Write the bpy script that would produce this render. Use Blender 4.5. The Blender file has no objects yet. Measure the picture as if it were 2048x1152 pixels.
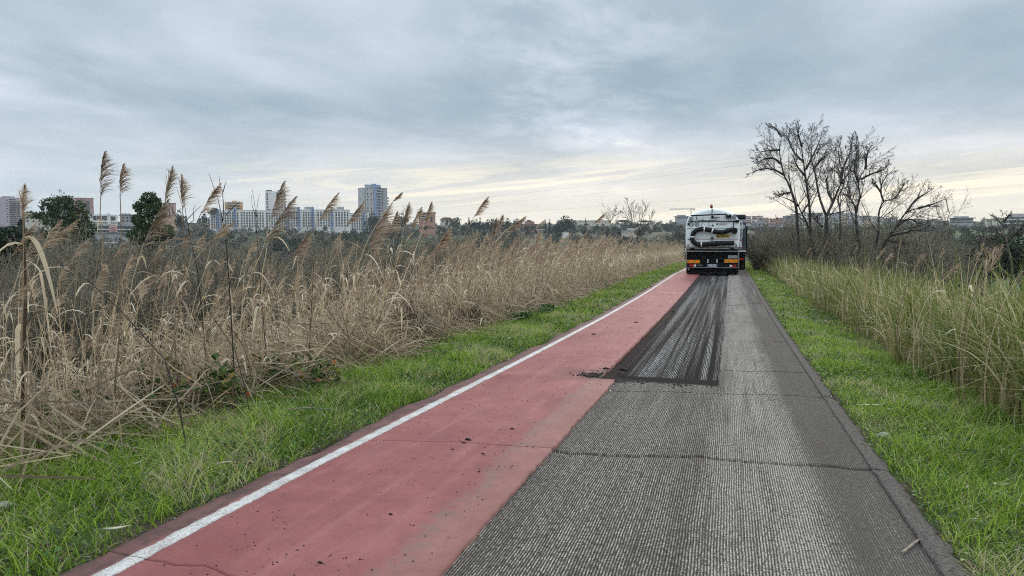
import bpy, math, random
import numpy as np
from mathutils import Vector, Matrix, Euler

rng = np.random.default_rng(11)
random.seed(11)
PI = math.pi
S = bpy.context.scene
COL = S.collection

# ------------------------------------------------------------------ camera
CAM_H = 1.40
YAW = math.radians(16.3)
PITCH = math.radians(3.79)
F = 1479.0                      # focal length in pixels of the 2048 wide photograph
cam_d = bpy.data.cameras.new("camera")
cam_d.sensor_width = 36.0
cam_d.lens = 36.0 * F / 2048.0
cam_d.clip_start = 0.05
cam_d.clip_end = 9000.0
cam = bpy.data.objects.new("camera", cam_d)
COL.objects.link(cam)
cam.location = (0, 0, CAM_H)
cam.rotation_euler = (PI / 2 - PITCH, 0, YAW)
S.camera = cam
RM = Euler((PI / 2 - PITCH, 0, YAW)).to_matrix()

# ------------------------------------------------------------------ colour management
S.view_settings.view_transform = 'Standard'
S.view_settings.look = 'None'
S.view_settings.gamma = 1.0
S.view_settings.use_curve_mapping = False
S.view_settings.exposure = 0.30
S.cycles.max_bounces = 6
S.cycles.diffuse_bounces = 3
S.cycles.glossy_bounces = 3
S.cycles.transmission_bounces = 4
S.cycles.transparent_max_bounces = 8
S.cycles.volume_bounces = 1
S.cycles.filter_width = 1.05
S.cycles.use_denoising = False

SUN_EL = math.radians(17)
SUN_AZ = math.radians(4)        # clockwise from +Y


# ------------------------------------------------------------------ node helper
def C3(r, g, b):
    return (r, g, b, 1.0)


def srgb(r, g, b):
    def f(c):
        c /= 255.0
        return c / 12.92 if c <= 0.04045 else ((c + 0.055) / 1.055) ** 2.4
    return (f(r), f(g), f(b), 1.0)


class NT:
    def __init__(s, tree):
        s.t = tree
        s.n = tree.nodes
        s.l = tree.links

    def new(s, kind, **kw):
        nd = s.n.new(kind)
        for k, v in kw.items():
            setattr(nd, k, v)
        return nd

    def put(s, sock, v):
        if v is None:
            return
        if hasattr(v, 'is_linked') or isinstance(v, bpy.types.NodeSocket):
            s.l.new(v, sock)
        else:
            try:
                sock.default_value = v
            except Exception:
                sock.default_value = v[:3]

    def m(s, op, a, b=None, c=None, clamp=False):
        nd = s.new('ShaderNodeMath', operation=op)
        nd.use_clamp = clamp
        s.put(nd.inputs[0], a)
        s.put(nd.inputs[1], b)
        if c is not None:
            s.put(nd.inputs[2], c)
        return nd.outputs[0]

    def vm(s, op, a, b=None):
        nd = s.new('ShaderNodeVectorMath', operation=op)
        s.put(nd.inputs[0], a)
        if b is not None:
            if op == 'SCALE':
                s.put(nd.inputs[3], b)
            else:
                s.put(nd.inputs[1], b)
        return nd.outputs['Value'] if op in ('DOT_PRODUCT', 'LENGTH') else nd.outputs[0]

    def mix(s, f, a, b):
        nd = s.new('ShaderNodeMix', data_type='RGBA')
        s.put(nd.inputs[0], f)
        s.put(nd.inputs[6], a)
        s.put(nd.inputs[7], b)
        return nd.outputs[2]

    def mul(s, a, b):
        nd = s.new('ShaderNodeMix', data_type='RGBA', blend_type='MULTIPLY')
        s.put(nd.inputs[0], 1.0)
        s.put(nd.inputs[6], a)
        s.put(nd.inputs[7], b)
        return nd.outputs[2]

    def sep(s, v):
        nd = s.new('ShaderNodeSeparateXYZ')
        s.put(nd.inputs[0], v)
        return nd.outputs

    def comb(s, x, y, z):
        nd = s.new('ShaderNodeCombineXYZ')
        for i, v in enumerate((x, y, z)):
            s.put(nd.inputs[i], v)
        return nd.outputs[0]

    def noise(s, vec, scale, detail=4, rough=0.5, dist=0.0, col=False):
        nd = s.new('ShaderNodeTexNoise')
        s.put(nd.inputs['Vector'], vec)
        nd.inputs['Scale'].default_value = scale
        nd.inputs['Detail'].default_value = detail
        nd.inputs['Roughness'].default_value = rough
        nd.inputs['Distortion'].default_value = dist
        return nd.outputs['Color' if col else 'Fac']

    def ss(s, v, a, b, lo=0.0, hi=1.0):
        nd = s.new('ShaderNodeMapRange', interpolation_type='SMOOTHSTEP')
        s.put(nd.inputs[0], v)
        s.put(nd.inputs[1], a)
        s.put(nd.inputs[2], b)
        nd.inputs[3].default_value = lo
        nd.inputs[4].default_value = hi
        return nd.outputs[0]

    def ramp(s, f, stops):
        nd = s.new('ShaderNodeValToRGB')
        s.put(nd.inputs[0], f)
        e = nd.color_ramp.elements
        while len(e) > 1:
            e.remove(e[-1])
        e[0].position = stops[0][0]
        e[0].color = stops[0][1]
        for p, c in stops[1:]:
            k = e.new(p)
            k.color = c
        return nd.outputs[0]

    def attr(s, name, out='Fac'):
        nd = s.new('ShaderNodeAttribute', attribute_name=name)
        return nd.outputs[out]

    def obj(s):
        return s.new('ShaderNodeTexCoord').outputs['Object']

    def bump(s, h, strength=0.5, dist=0.01):
        nd = s.new('ShaderNodeBump')
        nd.inputs['Strength'].default_value = strength
        nd.inputs['Distance'].default_value = dist
        s.put(nd.inputs['Height'], h)
        return nd.outputs[0]


def ray_dir(px, py):
    return tuple((RM @ Vector(((px - 1024) / F, -(py - 576) / F, -1.0))).normalized())


# ------------------------------------------------------------------ world: overcast evening sky
W = bpy.data.worlds.new("World")
S.world = W
W.use_nodes = True
t = NT(W.node_tree)
t.n.clear()
sky = t.new('ShaderNodeTexSky', sky_type='NISHITA')
sky.sun_disc = False
sky.sun_elevation = SUN_EL
sky.sun_rotation = SUN_AZ
sky.air_density = 1.0
sky.dust_density = 2.0
d = t.new('ShaderNodeTexCoord').outputs['Generated']
x, y, z = t.sep(d)
zz = t.m('MAXIMUM', z, 0.0)
den = t.m('ADD', zz, 0.10)
p = t.comb(t.m('DIVIDE', x, den), t.m('DIVIDE', y, den), 0.0)
# streaks run a little across the view: stretch along one axis
rot = t.new('ShaderNodeMapping')
rot.inputs['Rotation'].default_value = (0, 0, math.radians(-38))
rot.inputs['Scale'].default_value = (1.0, 0.75, 1.0)
t.put(rot.inputs[0], p)
pr = rot.outputs[0]
n1 = t.noise(pr, 0.75, 6, 0.50, 0.3)
n2 = t.noise(pr, 2.6, 7, 0.6, 0.25)
n3 = t.noise(p, 0.45, 3, 0.5, 0.2)
cl = t.m('ADD', t.m('MULTIPLY', n1, 0.67), t.m('ADD', t.m('MULTIPLY', n2, 0.13), t.m('MULTIPLY', n3, 0.20)))
spot = ray_dir(1160, 105)
gl = t.m('MULTIPLY', t.ss(t.vm('DOT_PRODUCT', d, spot), 0.975, 1.0), t.ss(n2, .42, .62))
cl = t.m('ADD', cl, t.m('MULTIPLY', gl, .065))
cloud = t.ramp(cl, [(0.38, C3(.285, .375, .450)), (0.455, C3(.350, .435, .510)), (0.52, C3(.440, .515, .595)),
                    (0.58, C3(.530, .590, .685)), (0.66, C3(.74, .78, .82))])
# toward the horizon the layer thins and pales
sdir = (math.sin(SUN_AZ + .10) * 1.0, math.cos(SUN_AZ + .10), 0.0)
hx = t.vm('NORMALIZE', t.comb(x, y, 0.0))
az = t.vm('DOT_PRODUCT', hx, sdir)
azg = t.ss(az, 0.50, 1.0)
pale = t.mix(azg, C3(.56, .62, .66), C3(.88, .79, .64))
lowf = t.ss(z, 0.015, 0.17, 1.0, 0.0)
cloud2 = t.mix(t.m('MULTIPLY', lowf, 0.78), cloud, pale)
# warm breaks in bands close to the horizon, strongest toward the hidden sun
bandp = t.comb(t.m('MULTIPLY', t.m('ARCTAN2', x, y), 1.6), t.m('MULTIPLY', t.m('ADD', z, t.m('MULTIPLY', t.m('ARCTAN2', x, y), -0.10)), 30.0), 3.7)
bn = t.noise(bandp, 1.25, 8, 0.68, 0.9)
band = t.ss(bn, 0.47, 0.62)
bandz = t.m('MULTIPLY', t.ss(z, 0.012, 0.035), t.ss(z, 0.065, 0.125, 1.0, 0.0))
warm = t.m('MULTIPLY', t.m('MULTIPLY', t.m('MULTIPLY', band, .85), bandz), t.m('ADD', t.m('MULTIPLY', azg, 0.95), 0.05))
cloud3 = t.mix(warm, cloud2, C3(.98, .88, .69))
# overcast skies brighten steadily toward the zenith
up = t.ss(z, 0.26, 0.95, 1.0, 3.0)
cloud4 = t.vm('SCALE', cloud3, t.m('MULTIPLY', up, 10.0))
thin = t.ss(cl, 0.60, 0.80, 0.0, 0.12)
colr = t.mix(thin, cloud4, sky.outputs[0])
bg = t.new('ShaderNodeBackground')
t.put(bg.inputs[0], colr)
bg.inputs[1].default_value = 0.1
out = t.new('ShaderNodeOutputWorld')
t.l.new(bg.outputs[0], out.inputs[0])
W.cycles.sampling_method = 'MANUAL'
W.cycles.sample_map_resolution = 512

sun_d = bpy.data.lights.new("sun", 'SUN')
sun_d.energy = 1.4
sun_d.angle = math.radians(22)
sun_d.color = (1.0, 0.90, 0.76)
sun = bpy.data.objects.new("sun", sun_d)
COL.objects.link(sun)
sv = Vector((math.sin(SUN_AZ) * math.cos(SUN_EL), math.cos(SUN_AZ) * math.cos(SUN_EL), math.sin(SUN_EL)))
sun.rotation_euler = sv.to_track_quat('Z', 'Y').to_euler()


# ------------------------------------------------------------------ scene helpers
def ray(px, py):
    v = RM @ Vector(((px - 1024) / F, -(py - 576) / F, -1.0))
    return v                                   # advance 1 m of depth


def P(px, py, depth):
    v = ray(px, py) * depth
    return np.array([v.x, v.y, v.z + CAM_H])


ZONES = [(100, 'below the outermost tower'), (195, 'below the broad dark green tree'), (255, 'in front of the columned building'), (330, 'below the round topped tree'),
         (420, 'between salmon tower and white blocks'), (490, 'below the orange apartment house'), (590, 'below the narrow white tower'), (700, 'below the inner white blocks'),
         (790, 'below the big blue tower'), (890, 'below the terracotta house'), (1035, 'below the row of conifers'), (1110, 'below the arched villa'), (1200, 'below the large rounded pine'),
         (1320, 'around the bare willow'), (1400, 'just left of the trucks'), (1545, 'just right of the trucks'), (1640, 'behind the two tallest bare trees'), (1730, 'around the lattice pylon'),
         (1840, 'behind the sprawling bare tree'), (1950, 'below the stepped building on the ridge'), (9999, 'behind the ivy clad tree')]


def where(x, y):
    v = RM.transposed() @ Vector((x, y, 0.0))
    px_ = 1024 + F * v.x / max(.1, -v.z)
    return next(t_ for lim_, t_ in ZONES if px_ < lim_)


def tag(o, label=None, cat=None, group=None, kind=None):
    if label:
        o['label'] = label
    if cat:
        o['category'] = cat
    if group:
        o['group'] = group
    if kind:
        o['kind'] = kind
    return o


def empty(name, loc, rz=0.0, label=None, cat=None, group=None):
    o = bpy.data.objects.new(name, None)
    o.empty_display_size = 0.2
    COL.objects.link(o)
    o.location = loc
    o.rotation_euler = (0, 0, rz)
    return tag(o, label, cat, group)


def mesh_np(name, V, Q=None, T=None, mat=None, rnd=None, smooth=False, idx=None):
    """V (n,3); Q (m,4); T (k,3)"""
    me = bpy.data.meshes.new(name)
    V = np.asarray(V, dtype=np.float32)
    Q = np.zeros((0, 4), np.int32) if Q is None else np.asarray(Q, np.int32)
    T = np.zeros((0, 3), np.int32) if T is None else np.asarray(T, np.int32)
    me.vertices.add(len(V))
    me.vertices.foreach_set('co', V.ravel())
    lv = np.concatenate([Q.ravel(), T.ravel()]).astype(np.int32)
    me.loops.add(len(lv))
    me.loops.foreach_set('vertex_index', lv)
    starts = np.concatenate([np.arange(len(Q)) * 4, len(Q) * 4 + np.arange(len(T)) * 3]).astype(np.int32)
    me.polygons.add(len(starts))
    me.polygons.foreach_set('loop_start', starts)
    if smooth:
        me.polygons.foreach_set('use_smooth', np.ones(len(starts), bool))
    for mm in (mat if isinstance(mat, (list, tuple)) else [mat]):
        if mm is not None:
            me.materials.append(mm)
    if idx is not None:
        me.polygons.foreach_set('material_index', np.asarray(idx, np.int32))
    if rnd is not None:
        a = me.attributes.new('rnd', 'FLOAT', 'POINT')
        a.data.foreach_set('value', np.asarray(rnd, np.float32))
    me.update(calc_edges=True)
    return me


def link(name, me, parent=None, loc=None, kind=None):
    o = bpy.data.objects.new(name, me)
    COL.objects.link(o)
    if parent is not None:
        o.parent = parent
    if loc is not None:
        o.location = loc
    if kind:
        o['kind'] = kind
    return o


class MB:
    """collects simple solids and links them as one mesh object"""

    def __init__(s):
        s.v, s.f = [], []

    def add(s, verts, faces):
        b = len(s.v)
        s.v += [tuple(v) for v in verts]
        s.f += [tuple(i + b for i in f) for f in faces]
        return s

    def box(s, x0, x1, y0, y1, z0, z1):
        v = [(x0, y0, z0), (x1, y0, z0), (x1, y1, z0), (x0, y1, z0), (x0, y0, z1), (x1, y0, z1), (x1, y1, z1), (x0, y1, z1)]
        return s.add(v, [(0, 3, 2, 1), (4, 5, 6, 7), (0, 1, 5, 4), (1, 2, 6, 5), (2, 3, 7, 6), (3, 0, 4, 7)])

    def prism(s, prof, y0, y1, axis='y'):
        """profile list of (x,z) extruded along y (or (y,z) along x)"""
        n = len(prof)
        if axis == 'y':
            v = [(a, y0, b) for a, b in prof] + [(a, y1, b) for a, b in prof]
        elif axis == 'x':
            v = [(y0, a, b) for a, b in prof] + [(y1, a, b) for a, b in prof]
        else:
            v = [(a, b, y0) for a, b in prof] + [(a, b, y1) for a, b in prof]
        f = [tuple(range(n))[::-1], tuple(range(n, 2 * n))]
        for i in range(n):
            j = (i + 1) % n
            f.append((i, j, n + j, n + i))
        return s.add(v, f)

    def cyl(s, p0, p1, r, n=16, r1=None):
        p0, p1 = Vector(p0), Vector(p1)
        r1 = r if r1 is None else r1
        ax = (p1 - p0).normalized()
        a = ax.orthogonal().normalized()
        b = ax.cross(a)
        v = []
        for pp, rr in ((p0, r), (p1, r1)):
            for i in range(n):
                t_ = 2 * PI * i / n
                v.append(pp + a * (rr * math.cos(t_)) + b * (rr * math.sin(t_)))
        f = [tuple(range(n))[::-1], tuple(range(n, 2 * n))]
        for i in range(n):
            j = (i + 1) % n
            f.append((i, j, n + j, n + i))
        return s.add(v, f)

    def tube(s, pts, r, n=12):
        pts = [Vector(q) for q in pts]
        m_ = len(pts)
        v = []
        prev = None
        for i, q in enumerate(pts):
            tg = (pts[min(i + 1, m_ - 1)] - pts[max(i - 1, 0)]).normalized()
            if prev is None:
                a = tg.orthogonal().normalized()
            else:
                a = (prev - tg * prev.dot(tg)).normalized()
            prev = a
            b = tg.cross(a)
            rr = r[i] if isinstance(r, (list, tuple)) else r
            for k in range(n):
                t_ = 2 * PI * k / n
                v.append(q + a * (rr * math.cos(t_)) + b * (rr * math.sin(t_)))
        f = [tuple(range(n))[::-1], tuple(range((m_ - 1) * n, m_ * n))]
        for i in range(m_ - 1):
            for k in range(n):
                j = (k + 1) % n
                f.append((i * n + k, i * n + j, (i + 1) * n + j, (i + 1) * n + k))
        return s.add(v, f)

    def build(s, name, mat, parent=None, smooth=False, bevel=0.0, loc=None, kind=None):
        me = bpy.data.meshes.new(name)
        me.from_pydata(s.v, [], s.f)
        me.materials.append(mat)
        me.update()
        if smooth:
            me.polygons.foreach_set('use_smooth', [True] * len(me.polygons))
        o = link(name, me, parent, loc, kind)
        if smooth:
            try:
                me.set_sharp_from_angle(angle=math.radians(40))
            except Exception:
                pass
        if bevel > 0:
            b = o.modifiers.new('bevel', 'BEVEL')
            b.width = bevel
            b.segments = 2
            b.limit_method = 'ANGLE'
        return o


def ribbons(Cn, Wd, wd):
    """Cn (N,K,3) centre lines, Wd (N,3) or (N,K,3) side vectors, wd (N,K) half widths -> V,Q"""
    N, K = Cn.shape[:2]
    if Wd.ndim == 2:
        Wd = Wd[:, None, :]
    off = Wd * wd[:, :, None]
    V = np.stack([Cn - off, Cn + off], axis=2).reshape(-1, 3)
    b = (np.arange(N)[:, None] * K + np.arange(K - 1)[None, :]) * 2
    b = b.ravel()
    Q = np.stack([b, b + 1, b + 3, b + 2], axis=1)
    return V, Q


def frusta(P0, P1, R0, R1, sides=3):
    """separate tapered prisms, vectorised"""
    P0, P1 = np.asarray(P0, float), np.asarray(P1, float)
    R0, R1 = np.asarray(R0, float), np.asarray(R1, float)
    ax = P1 - P0
    ln = np.linalg.norm(ax, axis=1, keepdims=True) + 1e-9
    ax = ax / ln
    ref = np.where(np.abs(ax[:, 2:3]) < 0.9, np.array([[0, 0, 1.0]]), np.array([[1.0, 0, 0]]))
    a = np.cross(ax, ref)
    a /= np.linalg.norm(a, axis=1, keepdims=True) + 1e-9
    b = np.cross(ax, a)
    an = np.arange(sides) * 2 * PI / sides
    ring = a[:, None, :] * np.cos(an)[None, :, None] + b[:, None, :] * np.sin(an)[None, :, None]
    V0 = P0[:, None, :] + ring * R0[:, None, None]
    V1 = P1[:, None, :] + ring * R1[:, None, None]
    V = np.concatenate([V0, V1], axis=1).reshape(-1, 3)
    N = len(P0)
    base = np.arange(N)[:, None] * (2 * sides)
    k = np.arange(sides)[None, :]
    j = (k + 1) % sides
    Q = np.stack([base + k, base + j, base + sides + j, base + sides + k], axis=2).reshape(-1, 4)
    return V, Q


def merge(parts):
    """parts: list of (V,Q,rnd)"""
    Vs, Qs, Rs, b = [], [], [], 0
    for V, Q, R in parts:
        Vs.append(V)
        Qs.append(Q + b)
        Rs.append(np.full(len(V), R) if np.isscalar(R) else R)
        b += len(V)
    return np.concatenate(Vs), np.concatenate(Qs), np.concatenate(Rs)


def nz(x, y, s=1.0, seed=0.0):
    """cheap smooth noise about 0..1"""
    x = np.asarray(x) * s + seed * 7.13
    y = np.asarray(y) * s - seed * 3.71
    v = (np.sin(x * 1.7 + 1.3 * np.sin(y * 1.1 + seed)) + np.sin(y * 2.1 + 1.7 * np.sin(x * 0.9 - seed)) +
         0.6 * np.sin(x * 4.3 + y * 3.1) + 0.5 * np.sin(y * 5.3 - x * 3.7 + 2.0))
    return np.clip(v / 6.2 + 0.5, 0, 1)


# ------------------------------------------------------------------ materials
def principled(name, col, rough=0.7, metal=0.0, spec=0.3, vary=0.0, vscale=6.0, bump=0.0, bscale=60.0, emit=None, coat=0.0):
    m = bpy.data.materials.new(name)
    m.use_nodes = True
    t = NT(m.node_tree)
    b = t.n['Principled BSDF']
    b.inputs['Roughness'].default_value = rough
    b.inputs['Metallic'].default_value = metal
    b.inputs['Specular IOR Level'].default_value = spec
    b.inputs['Coat Weight'].default_value = coat
    o = t.obj()
    if vary > 0:
        f = t.noise(o, vscale, 6, 0.6)
        c = t.mix(t.ss(f, 0.3, 0.7), tuple(k * (1 - vary) for k in col[:3]) + (1,), tuple(min(1, k * (1 + vary)) for k in col[:3]) + (1,))
        t.put(b.inputs['Base Color'], c)
    else:
        b.inputs['Base Color'].default_value = col
    if bump > 0:
        t.put(b.inputs['Normal'], t.bump(t.noise(o, bscale, 4, 0.6), bump, 0.01))
    if emit:
        b.inputs['Emission Color'].default_value = emit
        b.inputs['Emission Strength'].default_value = 1.0
    return m


def leafy(name, stops, trans=0.35, rough=0.7, tone=None):
    """plant matter: colour by the piece's own random value, some light passes through"""
    m = bpy.data.materials.new(name)
    m.use_nodes = True
    t = NT(m.node_tree)
    t.n.clear()
    f = t.attr('rnd')
    c = t.ramp(f, stops)
    if tone:
        oi = t.new('ShaderNodeObjectInfo').outputs['Random']
        c = t.mul(c, t.mix(oi, tone[0], tone[1]))
    df = t.new('ShaderNodeBsdfPrincipled')
    df.inputs['Roughness'].default_value = rough
    df.inputs['Specular IOR Level'].default_value = 0.25
    t.put(df.inputs['Base Color'], c)
    tr = t.new('ShaderNodeBsdfTranslucent')
    t.put(tr.inputs[0], c)
    mx = t.new('ShaderNodeMixShader')
    mx.inputs[0].default_value = trans
    t.l.new(df.outputs[0], mx.inputs[1])
    t.l.new(tr.outputs[0], mx.inputs[2])
    o = t.new('ShaderNodeOutputMaterial')
    t.l.new(mx.outputs[0], o.inputs[0])
    return m


# ------------------------------------------------------------------ ground shape
XL, XR = -2.538, 1.012          # outer edge of the white line, right edge of the asphalt
PY = [-20, 3, 10, 16, 23, 36, 46, 70, 120, 300]
PZ = [0.0, 0.0, -0.15, -0.243, -0.296, -0.30, -0.42, -0.60, -1.2, -3.0]


def prof(Yv):
    Yv = np.asarray(Yv, float)
    return (np.interp(Yv - 1.2, PY, PZ) + np.interp(Yv, PY, PZ) + np.interp(Yv + 1.2, PY, PZ)) / 3


def sstep(a, b, x):
    t_ = np.clip((x - a) / (b - a), 0, 1)
    return t_ * t_ * (3 - 2 * t_)


def terrain(X, Y):
    X, Y = np.asarray(X, float), np.asarray(Y, float)
    R = np.hypot(X, Y)
    top = prof(Y)
    z = top - 0.10 + np.zeros_like(X)
    # verges stand slightly proud of the asphalt
    l = np.clip(-2.70 - X, 0, None)
    r = np.clip(X - XR, 0, None)
    bumpy = (nz(X, Y, 2.2, 1.0) - .5) * 0.07
    z = np.where(l > 0, top - 0.035 + 0.03 * sstep(0, .35, l) - 0.05 * sstep(.5, 1.6, l) + bumpy * sstep(0, .3, l), z)
    z = np.where(r > 0, top - 0.06 - 0.10 * sstep(.3, 1.3, r) + bumpy * sstep(0, .3, r), z)
    fall_l = np.clip(l - 1.9, 0, None)
    fall_r = np.clip(r - 1.5, 0, None)
    drop_l = 5.6 * (1 - np.exp(-fall_l * 0.50 / 5.6 * 1.0))
    drop_r = 5.0 * (1 - np.exp(-fall_r * 0.42 / 5.0 * 1.0))
    z = z - drop_l - drop_r
    far = sstep(230, 620, R) * 15.0 + sstep(600, 1000, R) * 14.0
    side = sstep(10, 80, np.abs(X))
    z = z + far * np.where(R > 100, 1, side)
    z = z + (nz(X, Y, 0.05, 2.0) - .5) * 0.8 * sstep(12, 40, np.abs(X)) + (nz(X, Y, 0.012, 3.0) - .5) * 4 * sstep(150, 400, R)
    return z


def gz(x, y):
    return float(terrain(np.array([x]), np.array([y]))[0])


def G(px, py, off=0.0):
    """photograph pixel to a point on the road / verge plane"""
    v = ray(px, py)
    lo, hi = 0.5, 400.0
    d_ = 3.0
    for _ in range(60):
        mid = (lo + hi) / 2
        zz_ = CAM_H + v.z * mid
        if zz_ > float(prof(v.y * mid)) + off:
            lo = mid
        else:
            hi = mid
    return np.array([v.x * lo, v.y * lo, CAM_H + v.z * lo])

# ------------------------------------------------------------------ ground sheet
def spaced(lo, hi, d0, x0, grow):
    """points dense round x0, spreading outward"""
    out = [x0]
    for sgn in (-1, 1):
        x_, st = x0, d0
        lim = lo if sgn < 0 else hi
        while (x_ > lo) if sgn < 0 else (x_ < hi):
            x_ += sgn * st
            if abs(x_ - x0) > 8:
                st = min(st * grow, 60)
            out.append(x_)
    return np.array(sorted(out))


gx = np.unique(np.concatenate([spaced(-1150, 1150, 0.2, -1.0, 1.09), [-2.70, -2.72, XR, XR + .02]]))
gy = spaced(-250, 1250, 0.45, 8.0, 1.06)
GX, GY = np.meshgrid(gx, gy)
GZ = terrain(GX, GY)
nv, nu = GX.shape
ii = (np.arange(nv - 1)[:, None] * nu + np.arange(nu - 1)[None, :]).ravel()
Qg = np.stack([ii, ii + 1, ii + nu + 1, ii + nu], axis=1)
m = bpy.data.materials.new("soil_and_litter")
m.use_nodes = True
t = NT(m.node_tree)
b = t.n['Principled BSDF']
b.inputs['Roughness'].default_value = 0.95
b.inputs['Specular IOR Level'].default_value = 0.1
o = t.obj()
x, y, z = t.sep(o)
fine = t.noise(o, 22, 8, 0.7)
mid = t.noise(o, 2.5, 5, 0.6)
big = t.noise(o, 0.02, 4, 0.6)
soil = t.ramp(fine, [(0.3, C3(.030, .024, .016)), (0.5, C3(.075, .058, .038)), (0.7, C3(.14, .115, .08))])
turf = t.ramp(fine, [(0.3, C3(.022, .035, .010)), (0.55, C3(.05, .085, .018)), (0.75, C3(.10, .12, .04))])
litter = t.ramp(fine, [(0.3, C3(.05, .038, .026)), (0.5, C3(.12, .095, .065)), (0.72, C3(.24, .19, .13))])
gm = t.m('MULTIPLY', t.ss(x, -4.9, -3.9), t.ss(x, 3.4, 2.6))
c = t.mix(gm, litter, t.mix(t.ss(mid, .4, .6), turf, soil))
valley = t.mix(t.ss(big, .42, .58), C3(.045, .055, .022), C3(.075, .07, .045))
field = C3(.075, .13, .035)
rfield = t.m('MULTIPLY', t.ss(x, 30, 60), t.ss(t.noise(o, .008, 2), .40, .52))
valley = t.mix(rfield, valley, field)
ax_ = t.m('ABSOLUTE', x)
c = t.mix(t.ss(ax_, 9, 16), c, valley)
t.put(b.inputs['Base Color'], c)
t.put(b.inputs['Normal'], t.bump(fine, 0.7, 0.03))
M_GROUND = m
ground = link('ground', mesh_np('ground', np.stack([GX, GY, GZ], -1).reshape(-1, 3), Qg, mat=m, smooth=True))
tag(ground, 'earth bank and river plain of soil, grass and dead reed litter', kind='structure')


# ------------------------------------------------------------------ path surfaces
def asphalt_red():
    m = bpy.data.materials.new("red_asphalt")
    m.use_nodes = True
    t = NT(m.node_tree)
    b = t.n['Principled BSDF']
    b.inputs['Specular IOR Level'].default_value = 0.12
    o = t.obj()
    x, y, z = t.sep(o)
    grain = t.noise(o, 420, 3, 0.7)
    grain2 = t.noise(o, 130, 5, 0.7)
    patch = t.noise(o, 1.1, 6, 0.6, 0.4)
    streak = t.noise(t.comb(t.m('MULTIPLY', x, 5.0), t.m('MULTIPLY', y, 0.35), 0.0), 1.6, 6, 0.6, 0.6)
    cross = t.noise(t.comb(t.m('MULTIPLY', x, 0.6), t.m('MULTIPLY', y, 4.0), 4.0), 1.3, 5, 0.6, 0.5)
    c = t.mix(t.ss(patch, .3, .7), C3(.235, .074, .070), C3(.325, .115, .106))
    c = t.mix(t.m('MULTIPLY', t.ss(streak, .45, .75), .55), c, C3(.36, .155, .138))
    c = t.mix(t.m('MULTIPLY', t.ss(cross, .56, .75), .35), c, C3(.23, .065, .065))
    # worn pale brownish band beside the milled edge, with a thin grey rub line
    wob = t.m('MULTIPLY', t.m('SUBTRACT', t.noise(t.comb(0.0, y, 0.0), 1.4, 4), 0.5), 0.16)
    xx = t.m('ADD', x, wob)
    near = t.ss(y, 9.2, 7.4)
    band = t.m('MULTIPLY', t.ss(xx, -1.42, -1.30), near)
    c = t.mix(t.m('MULTIPLY', band, .50), c, C3(.30, .165, .13))
    rub = t.m('MULTIPLY', t.m('MULTIPLY', t.ss(xx, -1.46, -1.39), t.ss(xx, -1.27, -1.36)), t.m('MULTIPLY', near, t.ss(t.noise(o, 9, 6, .7), .35, .7)))
    c = t.mix(t.m('MULTIPLY', rub, .75), c, C3(.225, .175, .145))
    sc = t.m('MULTIPLY', t.ss(t.noise(t.comb(t.m('MULTIPLY', x, 14), t.m('MULTIPLY', y, 3), 0.0), 1.0, 5, .7), .66, .72), band)
    c = t.mix(sc, c, C3(.55, .40, .33))
    # outside the line the red coat is dirty and darker
    outl = t.ss(xx, -2.50, -2.56)
    dn = t.noise(o, 7, 6, .65)
    c = t.mix(outl, c, t.mix(t.ss(dn, .35, .65), C3(.085, .055, .048), C3(.17, .085, .075)))
    # pores and specks
    pit = t.noise(o, 75, 3, .8)
    c = t.mix(t.ss(grain, .40, .30), c, C3(.06, .025, .025))
    c = t.mix(t.m('MULTIPLY', t.ss(pit, .36, .28), .8), c, C3(.05, .025, .024))
    c = t.mix(t.m('MULTIPLY', t.ss(t.noise(o, 4.5, 5, .7), .35, .7), .32), c, C3(.16, .062, .058))
    c = t.mix(t.m('MULTIPLY', t.ss(t.noise(o, 16, 5, .75), .48, .70), .30), c, C3(.13, .06, .055))
    c = t.mix(t.m('MULTIPLY', t.ss(grain2, .60, .75), .35), c, C3(.52, .24, .21))
    stain = t.ss(t.noise(o, 3.1, 5, .7, .3), .68, .76)
    c = t.mix(t.m('MULTIPLY', stain, .5), c, C3(.13, .07, .07))
    # dark dust blown from the fresh cut
    dst = t.m('MULTIPLY', t.m('MULTIPLY', t.ss(y, 7.6, 8.0), t.ss(y, 8.8, 8.2)), t.m('MULTIPLY', t.ss(x, -2.1, -1.3), t.ss(dn, .3, .6)))
    c = t.mix(dst, c, C3(.035, .026, .024))
    t.put(b.inputs['Base Color'], c)
    t.put(b.inputs['Roughness'], t.ss(grain2, .2, .8, .62, .85))
    t.put(b.inputs['Normal'], t.bump(t.m('ADD', grain, t.m('MULTIPLY', grain2, 1.3)), 0.55, 0.004))
    return m


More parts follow.
